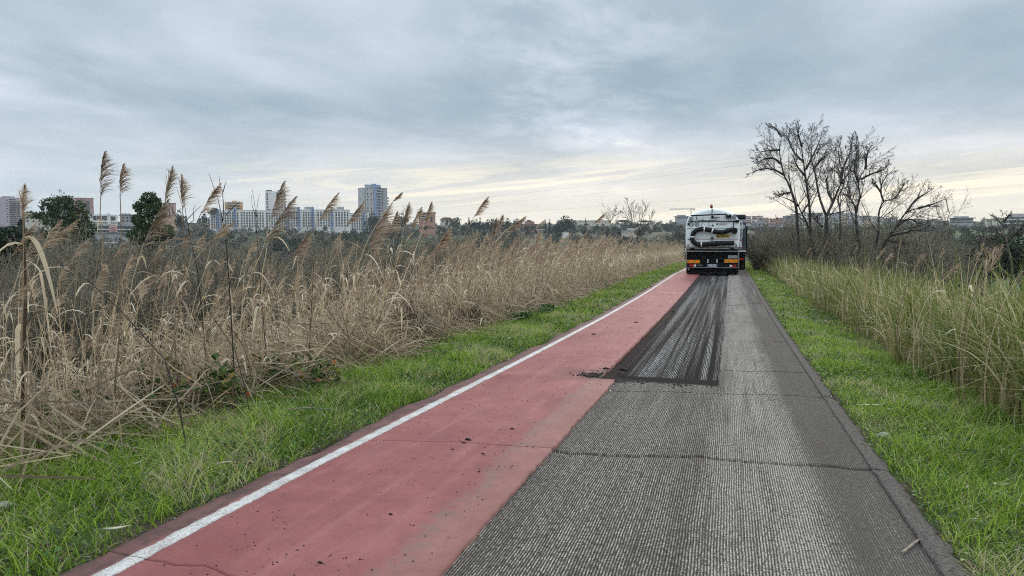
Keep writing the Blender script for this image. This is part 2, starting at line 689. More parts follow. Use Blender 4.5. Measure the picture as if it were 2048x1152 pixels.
def milled(name, fresh):
    m = bpy.data.materials.new(name)
    m.use_nodes = True
    t = NT(m.node_tree)
    b = t.n['Principled BSDF']
    b.inputs['Specular IOR Level'].default_value = 0.04
    b.inputs['Roughness'].default_value = 1.0
    o = t.obj()
    x, y, z = t.sep(o)
    wob = t.m('MULTIPLY', t.noise(t.comb(t.m('MULTIPLY', x, 3), t.m('MULTIPLY', y, 1.5), 0.0), 1.2, 4), .022)
    u = t.m('DIVIDE', t.m('ADD', x, wob), 0.0138 if not fresh else 0.019)
    row = t.m('FLOOR', u)
    fu = t.m('FRACT', u)
    jit = t.noise(t.comb(row, 0.0, 0.0), 0.37, 0)
    v = t.m('ADD', t.m('DIVIDE', y, 0.17 if not fresh else 0.085), t.m('ADD', t.m('MULTIPLY', row, 0.43), t.m('MULTIPLY', jit, 2.2)))
    vn = t.noise(o, 14, 3, .6)
    v = t.m('ADD', v, t.m('MULTIPLY', vn, 1.3))
    fv = t.m('FRACT', v)
    ridge = t.ss(t.m('ABSOLUTE', t.m('SUBTRACT', fu, .5)), .34, .20)
    dash = t.ss(t.m('ABSOLUTE', t.m('SUBTRACT', fv, .5)), .49, .40)
    rowb = t.noise(t.comb(t.m('MULTIPLY', row, 3.7), t.m('MULTIPLY', y, .9), 1.0), 1.0, 3, .6)
    pat = t.m('MULTIPLY', ridge, t.m('ADD', .35 if not fresh else .0, t.m('MULTIPLY', dash, .65 if not fresh else 1.0)))
    pat = t.m('MULTIPLY', pat, t.ss(rowb, .28, .60, .55, 1.1))
    rough = t.noise(o, 160, 6, .75)
    rg = t.noise(o, 55, 4, .7)
    wear = t.m('ADD', t.m('MULTIPLY', t.noise(t.comb(t.m('MULTIPLY', x, 2.6), t.m('MULTIPLY', y, 0.5), 0.0), 1.3, 6, .65, .3), .55), t.m('MULTIPLY', t.noise(t.comb(t.m('MULTIPLY', x, 17.0), t.m('MULTIPLY', y, 0.35), 5.0), 1.0, 6, .65), .50))
    if not fresh:
        # wheel tracks where the ridges are scoured pale, browner toward the right edge
        tr1 = t.m('MULTIPLY', t.ss(x, -.25, .18), t.ss(x, .62, .36))
        tr2 = t.m('MULTIPLY', t.ss(x, -1.08, -.85), t.ss(x, -.25, -.6))
        trk = t.m('MULTIPLY', t.m('ADD', t.m('MULTIPLY', tr1, .40), t.m('MULTIPLY', tr2, .16)), 1.0)
        amt = t.m('ADD', t.m('ADD', t.m('MULTIPLY', t.m('SUBTRACT', wear, .20), 1.65), trk), -.02)
        edge = t.ss(x, .42, .62)
        amt = t.m('MULTIPLY', amt, t.m('SUBTRACT', 1.0, t.m('MULTIPLY', edge, .62)))
        amt = t.m('MULTIPLY', amt, t.m('MULTIPLY', t.ss(rg, .30, .60, .35, 1.25), t.ss(rough, .3, .6, .5, 1.2)))
        dark = t.mix(edge, t.mix(t.ss(rough, .3, .7), C3(.022, .017, .0145), C3(.078, .063, .053)), t.mix(t.ss(rough, .3, .7), C3(.046, .038, .032), C3(.115, .097, .084)))
        light = t.mix(t.ss(rough, .3, .7), C3(.150, .126, .104), C3(.62, .555, .475))
        brk = t.noise(t.comb(t.m('MULTIPLY', x, 75.0), t.m('MULTIPLY', y, 24.0), 0.0), 1.0, 4, .7)
        fade = t.ss(y, 5.0, 8.5, 1.0, .42)
        pat2 = t.m('ADD', t.m('MULTIPLY', pat, fade), t.m('MULTIPLY', t.m('SUBTRACT', 1.0, fade), t.ss(brk, .45, .60)))
        val = t.m('MULTIPLY', t.m('MULTIPLY', pat2, t.ss(brk, .36, .58, .25, 1.25)), amt)
        dust = t.m('MULTIPLY', t.m('MULTIPLY', tr1, t.ss(rough, .46, .62)), t.ss(wear, .38, .6))
        val = t.m('ADD', val, t.m('MULTIPLY', dust, .55))
        sp = t.m('MULTIPLY', t.ss(rg, .56, .70), t.ss(wear, .40, .62))
        val = t.m('ADD', val, t.m('MULTIPLY', sp, .35))
        val = t.m('ADD', val, t.m('MULTIPLY', t.ss(t.noise(o, 240, 2, .8), .58, .72), .45), clamp=True)
        c = t.mix(val, dark, light)
        bl_ = t.m('MULTIPLY', t.m('MULTIPLY', t.ss(t.m('ADD', y, t.m('MULTIPLY', t.m('SUBTRACT', t.noise(o, 12, 5, .7), .5), .22)), 7.80, 7.92), t.ss(y, 8.30, 8.25)), t.ss(x, -.06, -.12))
        c = t.mix(t.m('MULTIPLY', bl_, .85), c, C3(.012, .010, .010))
        # beyond twenty metres the mill marks run together as longitudinal streaks
        fs = t.noise(t.comb(t.m('MULTIPLY', x, 20), t.m('MULTIPLY', y, .25), 0.0), 1.0, 5, .6)
        c = t.mix(t.m('MULTIPLY', t.m('MULTIPLY', t.ss(y, 15, 20), t.ss(fs, .45, .7)), .38), c, C3(.30, .27, .25))
    else:
        st = t.noise(t.comb(t.m('MULTIPLY', x, 9.0), t.m('MULTIPLY', y, 0.07), 2.0), 1.0, 4, .6)
        amt = t.m('MULTIPLY', t.ss(st, .40, .66), t.ss(rg, .44, .60, .05, 1.25))
        side = t.ss(x, -1.19, -1.12)
        start = t.ss(t.m('ADD', y, t.m('MULTIPLY', t.m('SUBTRACT', rg, .5), .25)), 8.36, 8.50)
        val = t.m('MULTIPLY', t.m('MULTIPLY', pat, amt), t.m('MULTIPLY', side, start), clamp=True)
        dark = t.mix(t.ss(rough, .3, .7), C3(.007, .006, .006), C3(.026, .022, .021))
        dark = t.mix(t.m('SUBTRACT', 1.0, side), dark, t.mix(t.ss(rg, .3, .7), C3(.022, .016, .014), C3(.040, .029, .025)))
        dark = t.mix(t.ss(y, 12, 22), dark, C3(.038, .033, .031))
        c = t.mix(val, dark, t.mix(t.ss(rough, .3, .7), C3(.36, .33, .30), C3(.80, .75, .69)))
        fs = t.noise(t.comb(t.m('MULTIPLY', x, 15), t.m('MULTIPLY', y, .09), 0.0), 1.0, 4, .6)
        c = t.mix(t.m('MULTIPLY', t.m('MULTIPLY', t.ss(y, 12, 17), t.m('MULTIPLY', t.ss(fs, .48, .75), t.ss(rg, .3, .6))), .28), c, C3(.26, .24, .22))
    t.put(b.inputs['Base Color'], c)
    h = t.m('ADD', t.m('MULTIPLY', pat, .8), t.m('ADD', t.m('MULTIPLY', rough, .6), t.m('MULTIPLY', rg, .6)))
    t.put(b.inputs['Normal'], t.bump(h, 0.8, 0.006))
    return m


M_RED = asphalt_red()
M_MILL = milled("milled_asphalt", False)
M_CUT = milled("fresh_milled_asphalt", True)
M_KERB = principled("weathered_kerb", C3(.125, .108, .094), 1.0, spec=.04, vary=.5, vscale=70, bump=.7, bscale=300)
M_DARK = principled("crack_soil", C3(.02, .017, .015), .95, vary=.3, vscale=30)
M_LINE = bpy.data.materials.new("road_paint")
M_LINE.use_nodes = True
t = NT(M_LINE.node_tree)
b = t.n['Principled BSDF']
o = t.obj()
g1 = t.noise(o, 90, 6, .75)
g2 = t.noise(o, 6, 5, .65)
c = t.mix(t.ss(g2, .3, .7), C3(.44, .42, .38), C3(.64, .63, .58))
c = t.mix(t.m('MULTIPLY', t.ss(g1, .46, .54), t.ss(g2, .34, .62, 1.0, .6)), c, C3(.30, .24, .22))
t.put(b.inputs['Base Color'], c)
t.put(b.inputs['Normal'], t.bump(g1, .6, .004))
b.inputs['Roughness'].default_value = .75

# transverse cracks as point lists taken along the path
CR = {
    'main': [(700, 884), (740, 881), (900, 884), (1060, 893), (1110, 897), (1135, 903), (1260, 908), (1400, 910), (1480, 918), (1560, 925), (1650, 927), (1765, 934)],
    'c2': [(1180, 778), (1350, 781), (1480, 786), (1540, 786), (1660, 790)],
    'c3': [(1430, 738), (1520, 741), (1620, 741)],
    'c4': [(1430, 678), (1500, 681), (1590, 679)],
    'c7': [(1430, 611), (1480, 610), (1500, 606), (1548, 603)],
    'low': [(228, 1106), (258, 1112), (300, 1119), (350, 1128), (430, 1137), (470, 1151), (640, 1175), (1000, 1200)],
}


def crack_fn(name, seed):
    pts = sorted([tuple(G(*q)[:2]) for q in CR[name]])
    xs = [a for a, b_ in pts]
    ys = [b_ for a, b_ in pts]
    r_ = np.random.default_rng(seed)
    jx = np.linspace(-3, 1.2, 160)
    jy = np.convolve(r_.normal(0, .020, 164), np.ones(5) / 5, 'valid')

    def f(X):
        return np.interp(X, xs, ys) + np.interp(X, jx, jy)
    return f


f_main, f_c2, f_c3, f_c4, f_c7, f_low = (crack_fn(k, i + 3) for i, k in enumerate(('main', 'c2', 'c3', 'c4', 'c7', 'low')))


def const(v):
    return lambda X: np.full_like(np.asarray(X, float), v)


def slab(name, mat, xl, xr, ya, yb, off, nx, dy, skirt_l=0, skirt_r=0, skirt_a=0, skirt_b=0, parent=None, ga=None, gb=None):
    """sheet between two cross lines ya(X), yb(X) and two edges xl(Y), xr(Y), with real edges going down"""
    y_mid0 = float(np.mean(ya(np.array([-1.0])))); y_mid1 = float(np.mean(yb(np.array([-1.0]))))
    rows = max(2, int((y_mid1 - y_mid0) / dy) + 1)
    tt = np.linspace(0, 1, rows)
    s_ = np.linspace(0, 1, nx)
    Yr = y_mid0 + tt * (y_mid1 - y_mid0)
    L, R_ = xl(Yr), xr(Yr)
    Xg = L[:, None] + s_[None, :] * (R_ - L)[:, None]
    A = ya(Xg) + (ga(Xg) if ga else 0)
    B = yb(Xg) - (gb(Xg) if gb else 0)
    Yg = A + tt[:, None] * (B - A)
    Zg = prof(Yg) + off(Xg, Yg)
    grid = np.stack([Xg, Yg, Zg], -1)

    def ext(arr, axis, side, dep):
        e = arr[0:1].copy() if (axis == 0 and side == 0) else arr[-1:].copy() if axis == 0 else arr[:, 0:1].copy() if side == 0 else arr[:, -1:].copy()
        e[..., 2] -= dep
        return np.concatenate([e, arr] if side == 0 else [arr, e], axis=axis)
    if skirt_a:
        grid = ext(grid, 0, 0, skirt_a)
    if skirt_b:
        grid = ext(grid, 0, 1, skirt_b)
    if skirt_l:
        grid = ext(grid, 1, 0, skirt_l)
    if skirt_r:
        grid = ext(grid, 1, 1, skirt_r)
    a_, b_ = grid.shape[:2]
    i0 = (np.arange(a_ - 1)[:, None] * b_ + np.arange(b_ - 1)[None, :]).ravel()
    Q_ = np.stack([i0, i0 + 1, i0 + b_ + 1, i0 + b_], axis=1)
    return link(name, mesh_np(name, grid.reshape(-1, 3), Q_, mat=mat), parent, kind='structure' if parent is None else None)


def wob(seed, amp, n=900, y1=60.0, k=3):
    r_ = np.random.default_rng(seed)
    yy = np.linspace(-2, y1, n)
    v_ = np.convolve(r_.normal(0, 1, n + k - 1), np.ones(k) / k, 'valid') * amp
    return lambda Y: np.interp(Y, yy, v_)


w6 = wob(66, .030, 3000, k=4)
w1, w2, w3, w4, w5 = wob(1, .010, 2600), wob(2, .055, 500, k=5), wob(3, .006, 2600), wob(4, .012, 1500), wob(5, .03, 500)
Y0R, YC, YE = 0.3, 7.86, 75.0


def red_r(Y):
    return np.where(Y < YC, -1.136, -1.32) + w1(Y)


def red_l(Y):
    return -2.66 + w2(Y)


z_red = lambda X, Y: 0.0 * X
z_mil = lambda X, Y: -0.016 - 0.012 * sstep(.55, .87, X)


def z_cut(X, Y):
    return -0.048 + 0.022 * (1 - sstep(YC + .05, YC + .6, Y)) + 0.016 * (1 - sstep(-1.20, -1.13, X))


path = empty('cycle_path', (0, 0, 0))
tag(path, 'straight levee cycle path, red coated on the left and milled on the right', kind='structure')
gap_thin = lambda X: 0.0045 + 0.0 * X
gap_low = lambda X: 0.005 * sstep(-1.75, -2.1, X) + 0.0001
gap_main = lambda X: 0.019 + 0.014 * nz(X, X * 0, 9, 1)
gap_small = lambda X: 0.012 + 0.009 * nz(X, X * 0, 7, 2)
hd = 0.06
slab('red_surface', M_RED, red_l, red_r, const(Y0R), f_low, z_red, 40, .02, hd, hd, 0, hd, path, None, gap_low)
slab('red_surface', M_RED, red_l, red_r, f_low, f_main, z_red, 40, .02, hd, hd, hd, hd, path, gap_low, gap_thin)
slab('red_surface', M_RED, red_l, red_r, f_main, const(YC), z_red, 40, .02, hd, hd, hd, 0, path, gap_thin)
slab('red_surface', M_RED, red_l, red_r, const(YC), const(YE), z_red, 20, .06, hd, .11, 0, 0, path)
f_cut = lambda X: YC + .05 * (nz(X, X * 0, 5, 2) - .5) + .022 * (nz(X, X * 0, 23, 4) - .5) + .018 * np.sin(X * 61) * nz(X, X * 0, 11, 1) - .15 * np.asarray(X, float)
kx = lambda Y: .903 + .4 * w4(Y)
ml = lambda Y: -1.150 + 0 * Y
mb = lambda Y: -.075 + .0027 * (Y - 8) + w3(Y)
slab('milled_surface', M_MILL, ml, kx, const(Y0R), f_main, z_mil, 60, .05, 0, hd, 0, hd, path, None, gap_main)
slab('milled_surface', M_MILL, ml, kx, f_main, f_c2, z_mil, 60, .05, 0, hd, hd, hd, path, gap_main, gap_small)
slab('milled_surface', M_MILL, ml, lambda Y: mb(Y) + 0 * Y, f_c2, f_cut, z_mil, 150, .03, 0, 0, hd, .09, path, gap_small)
slab('milled_surface', M_MILL, mb, kx, f_c2, const(YC), z_mil, 60, .03, 0, hd, hd, 0, path, gap_small)
slab('milled_surface', M_MILL, mb, kx, const(YC), f_c3, z_mil, 40, .03, .09, hd, 0, hd, path, None, gap_small)
slab('milled_surface', M_MILL, mb, kx, f_c3, f_c4, z_mil, 40, .05, .09, hd, hd, hd, path, gap_small, gap_small)
slab('milled_surface', M_MILL, mb, kx, f_c4, f_c7, z_mil, 40, .05, .09, hd, hd, hd, path, gap_small, gap_main)
slab('milled_surface', M_MILL, mb, kx, f_c7, const(YE), z_mil, 20, .3, .09, hd, hd, 0, path, gap_main)
slab('fresh_cut_surface', M_CUT, lambda Y: -1.345 + 0 * Y, lambda Y: -.05 + .0027 * (Y - 8) + 0 * Y, const(YC - .15), const(YE), z_cut, 40, .05, 0, 0, 0, 0, path)
slab('kerb_edge', M_KERB, lambda Y: .906 + .4 * w4(Y), lambda Y: XR + w6(Y), const(Y0R), f_main, lambda X, Y: -.016 + .008 * (nz(X, Y, 6, 3) - .5) - .022 * sstep(.97, 1.04, X), 8, .03, hd, hd, 0, hd, path, None, gap_main)
slab('kerb_edge', M_KERB, lambda Y: .906 + .4 * w4(Y), lambda Y: XR + w6(Y), f_main, f_c2, lambda X, Y: -.022 + .008 * (nz(X, Y, 6, 3) - .5) - .022 * sstep(.97, 1.04, X), 8, .03, hd, hd, hd, hd, path, gap_main, gap_main)
slab('kerb_edge', M_KERB, lambda Y: .906 + .4 * w4(Y), lambda Y: XR + w6(Y), f_c2, const(YE), lambda X, Y: -.020 + .008 * (nz(X, Y, 6, 3) - .5) - .022 * sstep(.97, 1.04, X), 8, .08, hd, hd, hd, 0, path, gap_main)
wl1, wl2 = wob(21, .0055, 3000, k=2), wob(22, .004, 3000, k=2)
slab('white_edge_line', M_LINE, lambda Y: -2.522 + wl1(Y), lambda Y: -2.440 + wl2(Y), const(Y0R), f_low, lambda X, Y: .004 + 0 * X, 4, .02, .004, .004, parent=path, gb=lambda X: .002 + 0 * X)
slab('white_edge_line', M_LINE, lambda Y: -2.522 + wl1(Y), lambda Y: -2.440 + wl2(Y), f_low, f_main, lambda X, Y: .004 + 0 * X, 4, .02, .004, .004, parent=path, gb=lambda X: .002 + 0 * X, ga=lambda X: .002 + 0 * X)
slab('white_edge_line', M_LINE, lambda Y: -2.522 + wl1(Y), lambda Y: -2.440 + wl2(Y), f_main, const(YE), lambda X, Y: .004 + 0 * X, 4, .04, .004, .004, parent=path, ga=lambda X: .002 + 0 * X)
# bed under everything, seen only down the cracks
slab('path_bed', M_DARK, lambda Y: -2.72 + 0 * Y, lambda Y: 1.03 + 0 * Y, const(-3.0), const(YE + 1), lambda X, Y: -.085 + 0 * X, 6, .5, parent=path)

# loose crumbs of asphalt
M_CRUMB = leafy("asphalt_crumbs", [(0.0, C3(.012, .010, .010)), (.7, C3(.03, .026, .025)), (1.0, C3(.07, .055, .05))], 0.0, .95)


def rock(n, r, seed, sq=(1, 1, .6)):
    """one jagged lump, low polygon"""
    r_ = np.random.default_rng(seed)
    ph = (1 + 5 ** .5) / 2
    v = np.array([(-1, ph, 0), (1, ph, 0), (-1, -ph, 0), (1, -ph, 0), (0, -1, ph), (0, 1, ph), (0, -1, -ph), (0, 1, -ph), (ph, 0, -1), (ph, 0, 1), (-ph, 0, -1), (-ph, 0, 1)], float)
    v /= np.linalg.norm(v, axis=1, keepdims=True)
    f = np.array([(0, 11, 5), (0, 5, 1), (0, 1, 7), (0, 7, 10), (0, 10, 11), (1, 5, 9), (5, 11, 4), (11, 10, 2), (10, 7, 6), (7, 1, 8), (3, 9, 4), (3, 4, 2), (3, 2, 6), (3, 6, 8), (3, 8, 9), (4, 9, 5), (2, 4, 11), (6, 2, 10), (8, 6, 7), (9, 8, 1)])
    v = v * (r * r_.uniform(.65, 1.25, (12, 1))) * np.array(sq)
    return v, f


cr_v, cr_t, cr_r, base = [], [], [], 0


def crumb(x, y, r, off=0.0):
    global base
    v, f = rock(12, r, int(rng.integers(1e9)))
    v = v + np.array([x, y, float(prof(y)) + off + r * .35])
    cr_v.append(v)
    cr_t.append(f + base)
    cr_r.append(np.full(12, rng.random()))
    base += 12


for k in range(1150):
    yy = 2.4 + 26 * rng.random() ** 1.7
    s_ = rng.random() ** 1.0
    xx = -2.42 + 1.2 * s_
    if nz(xx, yy, 1.3, 4) < .42 and rng.random() < .75:
        continue
    crumb(xx, yy, rng.uniform(.0015, .0045) * (1 + yy / 16))
for k in range(900):                       # millings swept up at the start of the fresh cut
    xx = rng.normal(-1.30, .13) if rng.random() < .45 else rng.uniform(-1.3, -.1)
    yy = YC + .12 + rng.normal(0, .13) if xx > -1.3 else 8.05 + rng.normal(0, .09)
    crumb(xx, yy, rng.uniform(.004, .013), 0.0 if xx < -1.33 else (-.016 if yy < YC else -.05))
for k in range(500):
    yy = 8.4 + 26 * rng.random()
    crumb(-1.24 + rng.normal(0, .06), yy, rng.uniform(.004, .012), -.035)
gv, gt_, gr, gb = [], [], [], 0
for k in range(900):
    yy = 2.0 + 26 * rng.random() ** 1.5
    xx = -2.67 - abs(rng.normal(0, .06)) if k % 4 else 1.0 + abs(rng.normal(0, .035))
    v, f = rock(12, rng.uniform(.003, .009), int(rng.integers(1e9)), (1.3, .9, .5))
    gv.append(v + np.array([xx, yy, float(prof(yy)) - .012])); gt_.append(f + gb); gb += 12
    gr.append(np.full(12, rng.random()))
M_GRAVEL = leafy("edge_gravel", [(0.0, C3(.04, .034, .03)), (.7, C3(.10, .09, .08)), (1.0, C3(.24, .22, .20))], 0.0, .95)
go = link('edge_gravel', mesh_np('edge_gravel', np.concatenate(gv), None, np.concatenate(gt_), M_GRAVEL, np.concatenate(gr)), kind='stuff')
tag(go, 'loose grey grit along both broken edges of the path')
crumbs = link('asphalt_crumbs', mesh_np('asphalt_crumbs', np.concatenate(cr_v), None, np.concatenate(cr_t), M_CRUMB, np.concatenate(cr_r)), kind='stuff')
tag(crumbs, 'black asphalt crumbs scattered over the red and milled surfaces')

CL = [(936, 880, .030, 'largest black asphalt clod lying on the red lane just beyond the crack'),
      (927, 886, .020, 'small black asphalt clod sitting right on the thin crack in the red lane'),
      (905, 899, .016, 'flat black asphalt scrap below the two clods by the crack'),
      (966, 908, .018, 'black asphalt clod on the near side of the crack, right of the others'),
      (1024, 858, .022, 'black asphalt clod lying alone between crack and milled edge'),
      (781, 1029, .016, 'lone black asphalt clod on the open near part of the red lane'),
      (1212, 738, .05, 'black asphalt lump spilled on the red lane beside the fresh cut'),
      (1272, 645, .05, 'long thin black scrap on the red lane far up the path'),
      (640, 1126, .018, 'black scrap on the red lane near the lower crack'),
      (1245, 741, .07, 'dark heap of millings at the corner of the fresh cut'),
      (1187, 669, .045, 'black lump halfway to the truck beside the white line'),
      (1345, 623, .05, 'black lump lying on the milled strip behind the truck'),
      (958, 944, .012, 'tiny black clod on the red lane below the crack')]
M_CLOD = principled("black_asphalt", C3(.018, .015, .014), .9, vary=.5, vscale=40, bump=.6, bscale=200)
for px, py, r, lab in CL:
    r *= .55
    g = G(px, py)
    Vs, Ts, bb = [], [], 0
    for k in range(4):
        v, f = rock(12, r * (1, .7, .5, .4)[k], int(px * 7 + k), (1.2, .8, .55))
        v = v + np.array([(0, .9, -1.0, .4)[k] * r, (0, -.3, .25, .6)[k] * r, r * (.30, .2, .18, .12)[k]])
        Vs.append(v); Ts.append(f + bb); bb += 12
    co = link('asphalt_clod', mesh_np('asphalt_clod', np.concatenate(Vs), None, np.concatenate(Ts), M_CLOD), loc=(g[0], g[1], float(prof(g[1])) + (-.016 if g[0] > -1.13 else 0)))
    tag(co, lab, 'asphalt lump', 'black lumps dropped on the path')

# ------------------------------------------------------------------ verge grass
M_GRASS = leafy("grass_blades", [(0.0, C3(.035, .080, .012)), (.30, C3(.155, .27, .022)), (.60, C3(.33, .455, .055)), (.80, C3(.50, .56, .16)),
                                 (.90, C3(.36, .33, .17)), (1.0, C3(.52, .44, .28))], .40, .6)
M_STRAW = leafy("dry_reed", [(0.0, C3(.14, .105, .075)), (.3, C3(.31, .245, .175)), (.6, C3(.55, .45, .305)), (.85, C3(.74, .63, .45)), (1.0, C3(.82, .74, .58))],
                .42, .75, (C3(.80, .77, .73), C3(1.10, 1.07, 1.03)))
M_PLUME = leafy("reed_plume", [(0.0, C3(.20, .145, .10)), (.4, C3(.38, .295, .205)), (.75, C3(.54, .44, .325)), (1.0, C3(.70, .61, .48))],
                .50, .85, (C3(.72, .70, .70), C3(1.12, 1.06, 1.0)))
M_TALL = leafy("tall_grass", [(0.0, C3(.055, .080, .018)), (.28, C3(.135, .185, .036)), (.5, C3(.235, .265, .068)), (.66, C3(.34, .30, .12)), (.82, C3(.52, .42, .24)), (1.0, C3(.70, .60, .42))], .35, .7)


def blade_field(n, xf, yf, h0, h1, w, K, lean=(.15, .75), dry=0.10, seed=0, size_noise=True, keep=None):
    r_ = np.random.default_rng(seed)
    X = xf(r_, n)
    Y = yf(r_, n)
    if keep is not None:
        k_ = keep(X, Y, r_)
        X, Y = X[k_], Y[k_]
        n = len(X)
    cl = nz(X, Y, 2.4, seed)
    cl2 = nz(X, Y, .8, seed + 5)
    h = (h0 + (h1 - h0) * r_.random(n) ** 1.5) * (.55 + .95 * cl)
    if size_noise:
        h = h * (.7 + .6 * cl2) * np.clip(.45 + np.abs(np.where(X < 0, -2.62 - X, X - .95)) * 2.2, .45, 1)
    base_ = np.stack([X, Y, terrain(X, Y) - .01], 1)
    hd_ = r_.random(n) * 2 * PI
    ln = r_.uniform(*lean, n)
    t_ = np.linspace(0, 1, K + 1)[None, :, None]
    H = np.stack([np.cos(hd_), np.sin(hd_), 0 * hd_], 1)
    up_ = np.array([0, 0, 1.0])
    Cn = base_[:, None, :] + up_ * (h[:, None, None] * (t_ - .35 * ln[:, None, None] * t_ ** 2)) + H[:, None, :] * (h * ln)[:, None, None] * t_ ** 1.8
    a = r_.random(n) * PI
    Wd = np.stack([np.cos(a), np.sin(a), 0 * a], 1)
    wd = (w * r_.uniform(.6, 1.3, n))[:, None] * (1 - t_[:, :, 0] ** 1.6 * .92)
    V, Q_ = ribbons(Cn, Wd, wd)
    c_ = np.clip(.02 + .62 * r_.random(n) + .35 * (cl2 - .4), 0, .80)
    yel = nz(X, Y, 1.1, seed + 9)
    dr = r_.random(n) < dry * (1 + 5 * (yel > .66))
    c_ = np.where(dr, r_.uniform(.82, 1.0, n), c_)
    return V, Q_, np.repeat(c_, 2 * (K + 1))


def ydist(y0, y1, pw=1.0):
    return lambda r_, n: y0 + (y1 - y0) * r_.random(n) ** pw


def xdist(x0, x1):
    return lambda r_, n: x0 + (x1 - x0) * r_.random(n)


def keep_l(X, Y, r_):
    edge = -2.60 - .17 * nz(X * 0, Y, 2.1, 3) - .06 * nz(X * 0, Y, 9, 6)
    return (X < edge + r_.normal(0, .02, len(X))) & (X > -1.6 * Y - 1.8)


def keep_r(X, Y, r_):
    edge = 1.0 + .07 * nz(X * 0, Y, 2.1, 8) + .04 * nz(X * 0, Y, 8, 2)
    return (X > edge + r_.normal(0, .015, len(X))) & (X < .52 * Y + 1.2)


parts = []
parts.append(blade_field(30000, xdist(-4.9, -2.60), ydist(1.6, 6.5), .05, .20, .0034, 4, (.3, 1.2), seed=1, keep=keep_l))
parts.append(blade_field(7000, xdist(-5.2, -3.2), ydist(2.0, 8), .10, .30, .0035, 5, (.4, 1.1), seed=2, keep=keep_l))
parts.append(blade_field(42000, xdist(-4.9, -2.60), ydist(6.0, 15), .04, .18, .0048, 3, (.3, 1.1), seed=3, keep=keep_l))
parts.append(blade_field(48000, xdist(-4.8, -2.60), ydist(14, 62), .04, .13, .0085, 2, seed=4, keep=keep_l))
parts.append(blade_field(28000, xdist(.95, 2.9), ydist(1.6, 7.0), .045, .17, .0034, 4, (.3, 1.2), seed=5, keep=keep_r))
parts.append(blade_field(5000, xdist(1.6, 3.3), ydist(2.0, 8), .10, .28, .0035, 5, (.4, 1.1), seed=6, keep=keep_r))
parts.append(blade_field(36000, xdist(.95, 2.9), ydist(6.5, 15), .04, .15, .0048, 3, (.3, 1.1), seed=7, keep=keep_r))
parts.append(blade_field(42000, xdist(.95, 3.0), ydist(14, 70), .035, .11, .0085, 2, seed=8, keep=keep_r))
parts_dry = [blade_field(6500, xdist(-7.2, -4.3), ydist(2.6, 8.0), .12, .36, .0038, 5, (.4, 1.1), seed=19, keep=lambda X, Y, r_: (nz(X, Y, 1.3, 2) > .42) & (X > -1.35 * Y - .5)),
             blade_field(5200, xdist(1.05, 1.75), ydist(2.3, 3.6), .05, .16, .0026, 4, (.5, 1.3), dry=1.0, seed=15, keep=lambda X, Y, r_: np.hypot((X - 1.30) / .32, (Y - 2.95) / .45) < 1 + r_.normal(0, .15, len(X))),
             blade_field(1500, xdist(-4.4, -2.7), ydist(2.0, 14), .05, .14, .0026, 4, (.6, 1.4), dry=1.0, seed=16, keep=keep_l),
             blade_field(1500, xdist(1.1, 2.8), ydist(2.0, 14), .05, .14, .0026, 4, (.6, 1.4), dry=1.0, seed=17, keep=keep_r)]
parts += parts_dry
V, Q_, R_ = merge(parts)
g_ = link('verge_grass', mesh_np('verge_grass', V, Q_, mat=M_GRASS, rnd=R_), kind='stuff')
tag(g_, 'short bright green grass on both verges of the path')
# low tangle of broadleaf weeds in the verge
M_WEED = leafy("weeds", [(0.0, C3(.022, .05, .014)), (.45, C3(.05, .115, .022)), (.8, C3(.10, .18, .035)), (1.0, C3(.22, .24, .07))], .3, .5)


def leaf_quads(Cx, size, r_, flat=.5, aspect=.6):
    """small kinked leaves: two quads each"""
    n = len(Cx)
    a = r_.random(n) * 2 * PI
    el = r_.normal(0, flat, n)
    D = np.stack([np.cos(a) * np.cos(el), np.sin(a) * np.cos(el), np.sin(el)], 1)
    Sd = np.stack([-np.sin(a), np.cos(a), r_.normal(0, flat, n)], 1)
    Sd /= np.linalg.norm(Sd, axis=1, keepdims=True)
    s_ = size * r_.uniform(.6, 1.3, n)
    t_ = np.array([-.5, .05, .5])
    Cn = Cx[:, None, :] + D[:, None, :] * (s_[:, None] * t_[None, :])[:, :, None]
    Cn[:, 1, 2] += s_ * .12
    wd = s_[:, None] * np.array([.12, .5, .06])[None, :] * aspect
    return ribbons(Cn, Sd, wd)


def weeds(n, x0, x1, y0, y1, h, size, seed):
    r_ = np.random.default_rng(seed)
    X = r_.uniform(x0, x1, n)
    Y = r_.uniform(y0, y1, n)
    k_ = nz(X, Y, 1.9, seed) > .52
    X, Y = X[k_], Y[k_]
    Z = terrain(X, Y) + r_.random(len(X)) * h
    V, Q_ = leaf_quads(np.stack([X, Y, Z], 1), size, r_)
    return V, Q_, np.repeat(r_.random(len(X)), 6)


V, Q_, R_ = merge([weeds(12000, -4.9, -2.7, 2, 14, .11, .032, 35), weeds(9000, 1.02, 2.9, 2, 14, .09, .030, 36), weeds(9000, -4.9, -2.8, 2, 12, .09, .028, 31), weeds(7000, 1.02, 2.9, 2, 12, .07, .026, 32),
                   weeds(5000, -4.9, -2.8, 12, 40, .10, .06, 33), weeds(4000, 1.02, 2.9, 12, 40, .08, .06, 34)])
g_ = link('verge_weeds', mesh_np('verge_weeds', V, Q_, mat=M_WEED, rnd=R_), kind='stuff')
tag(g_, 'small dark green broadleaf weeds growing through the verge grass')


# ------------------------------------------------------------------ reeds on the left bank
WIND = np.array([.93, .25, 0.0])          # plumes are blown toward the path


def unit(v):
    return v / (np.linalg.norm(v, axis=-1, keepdims=True) + 1e-9)


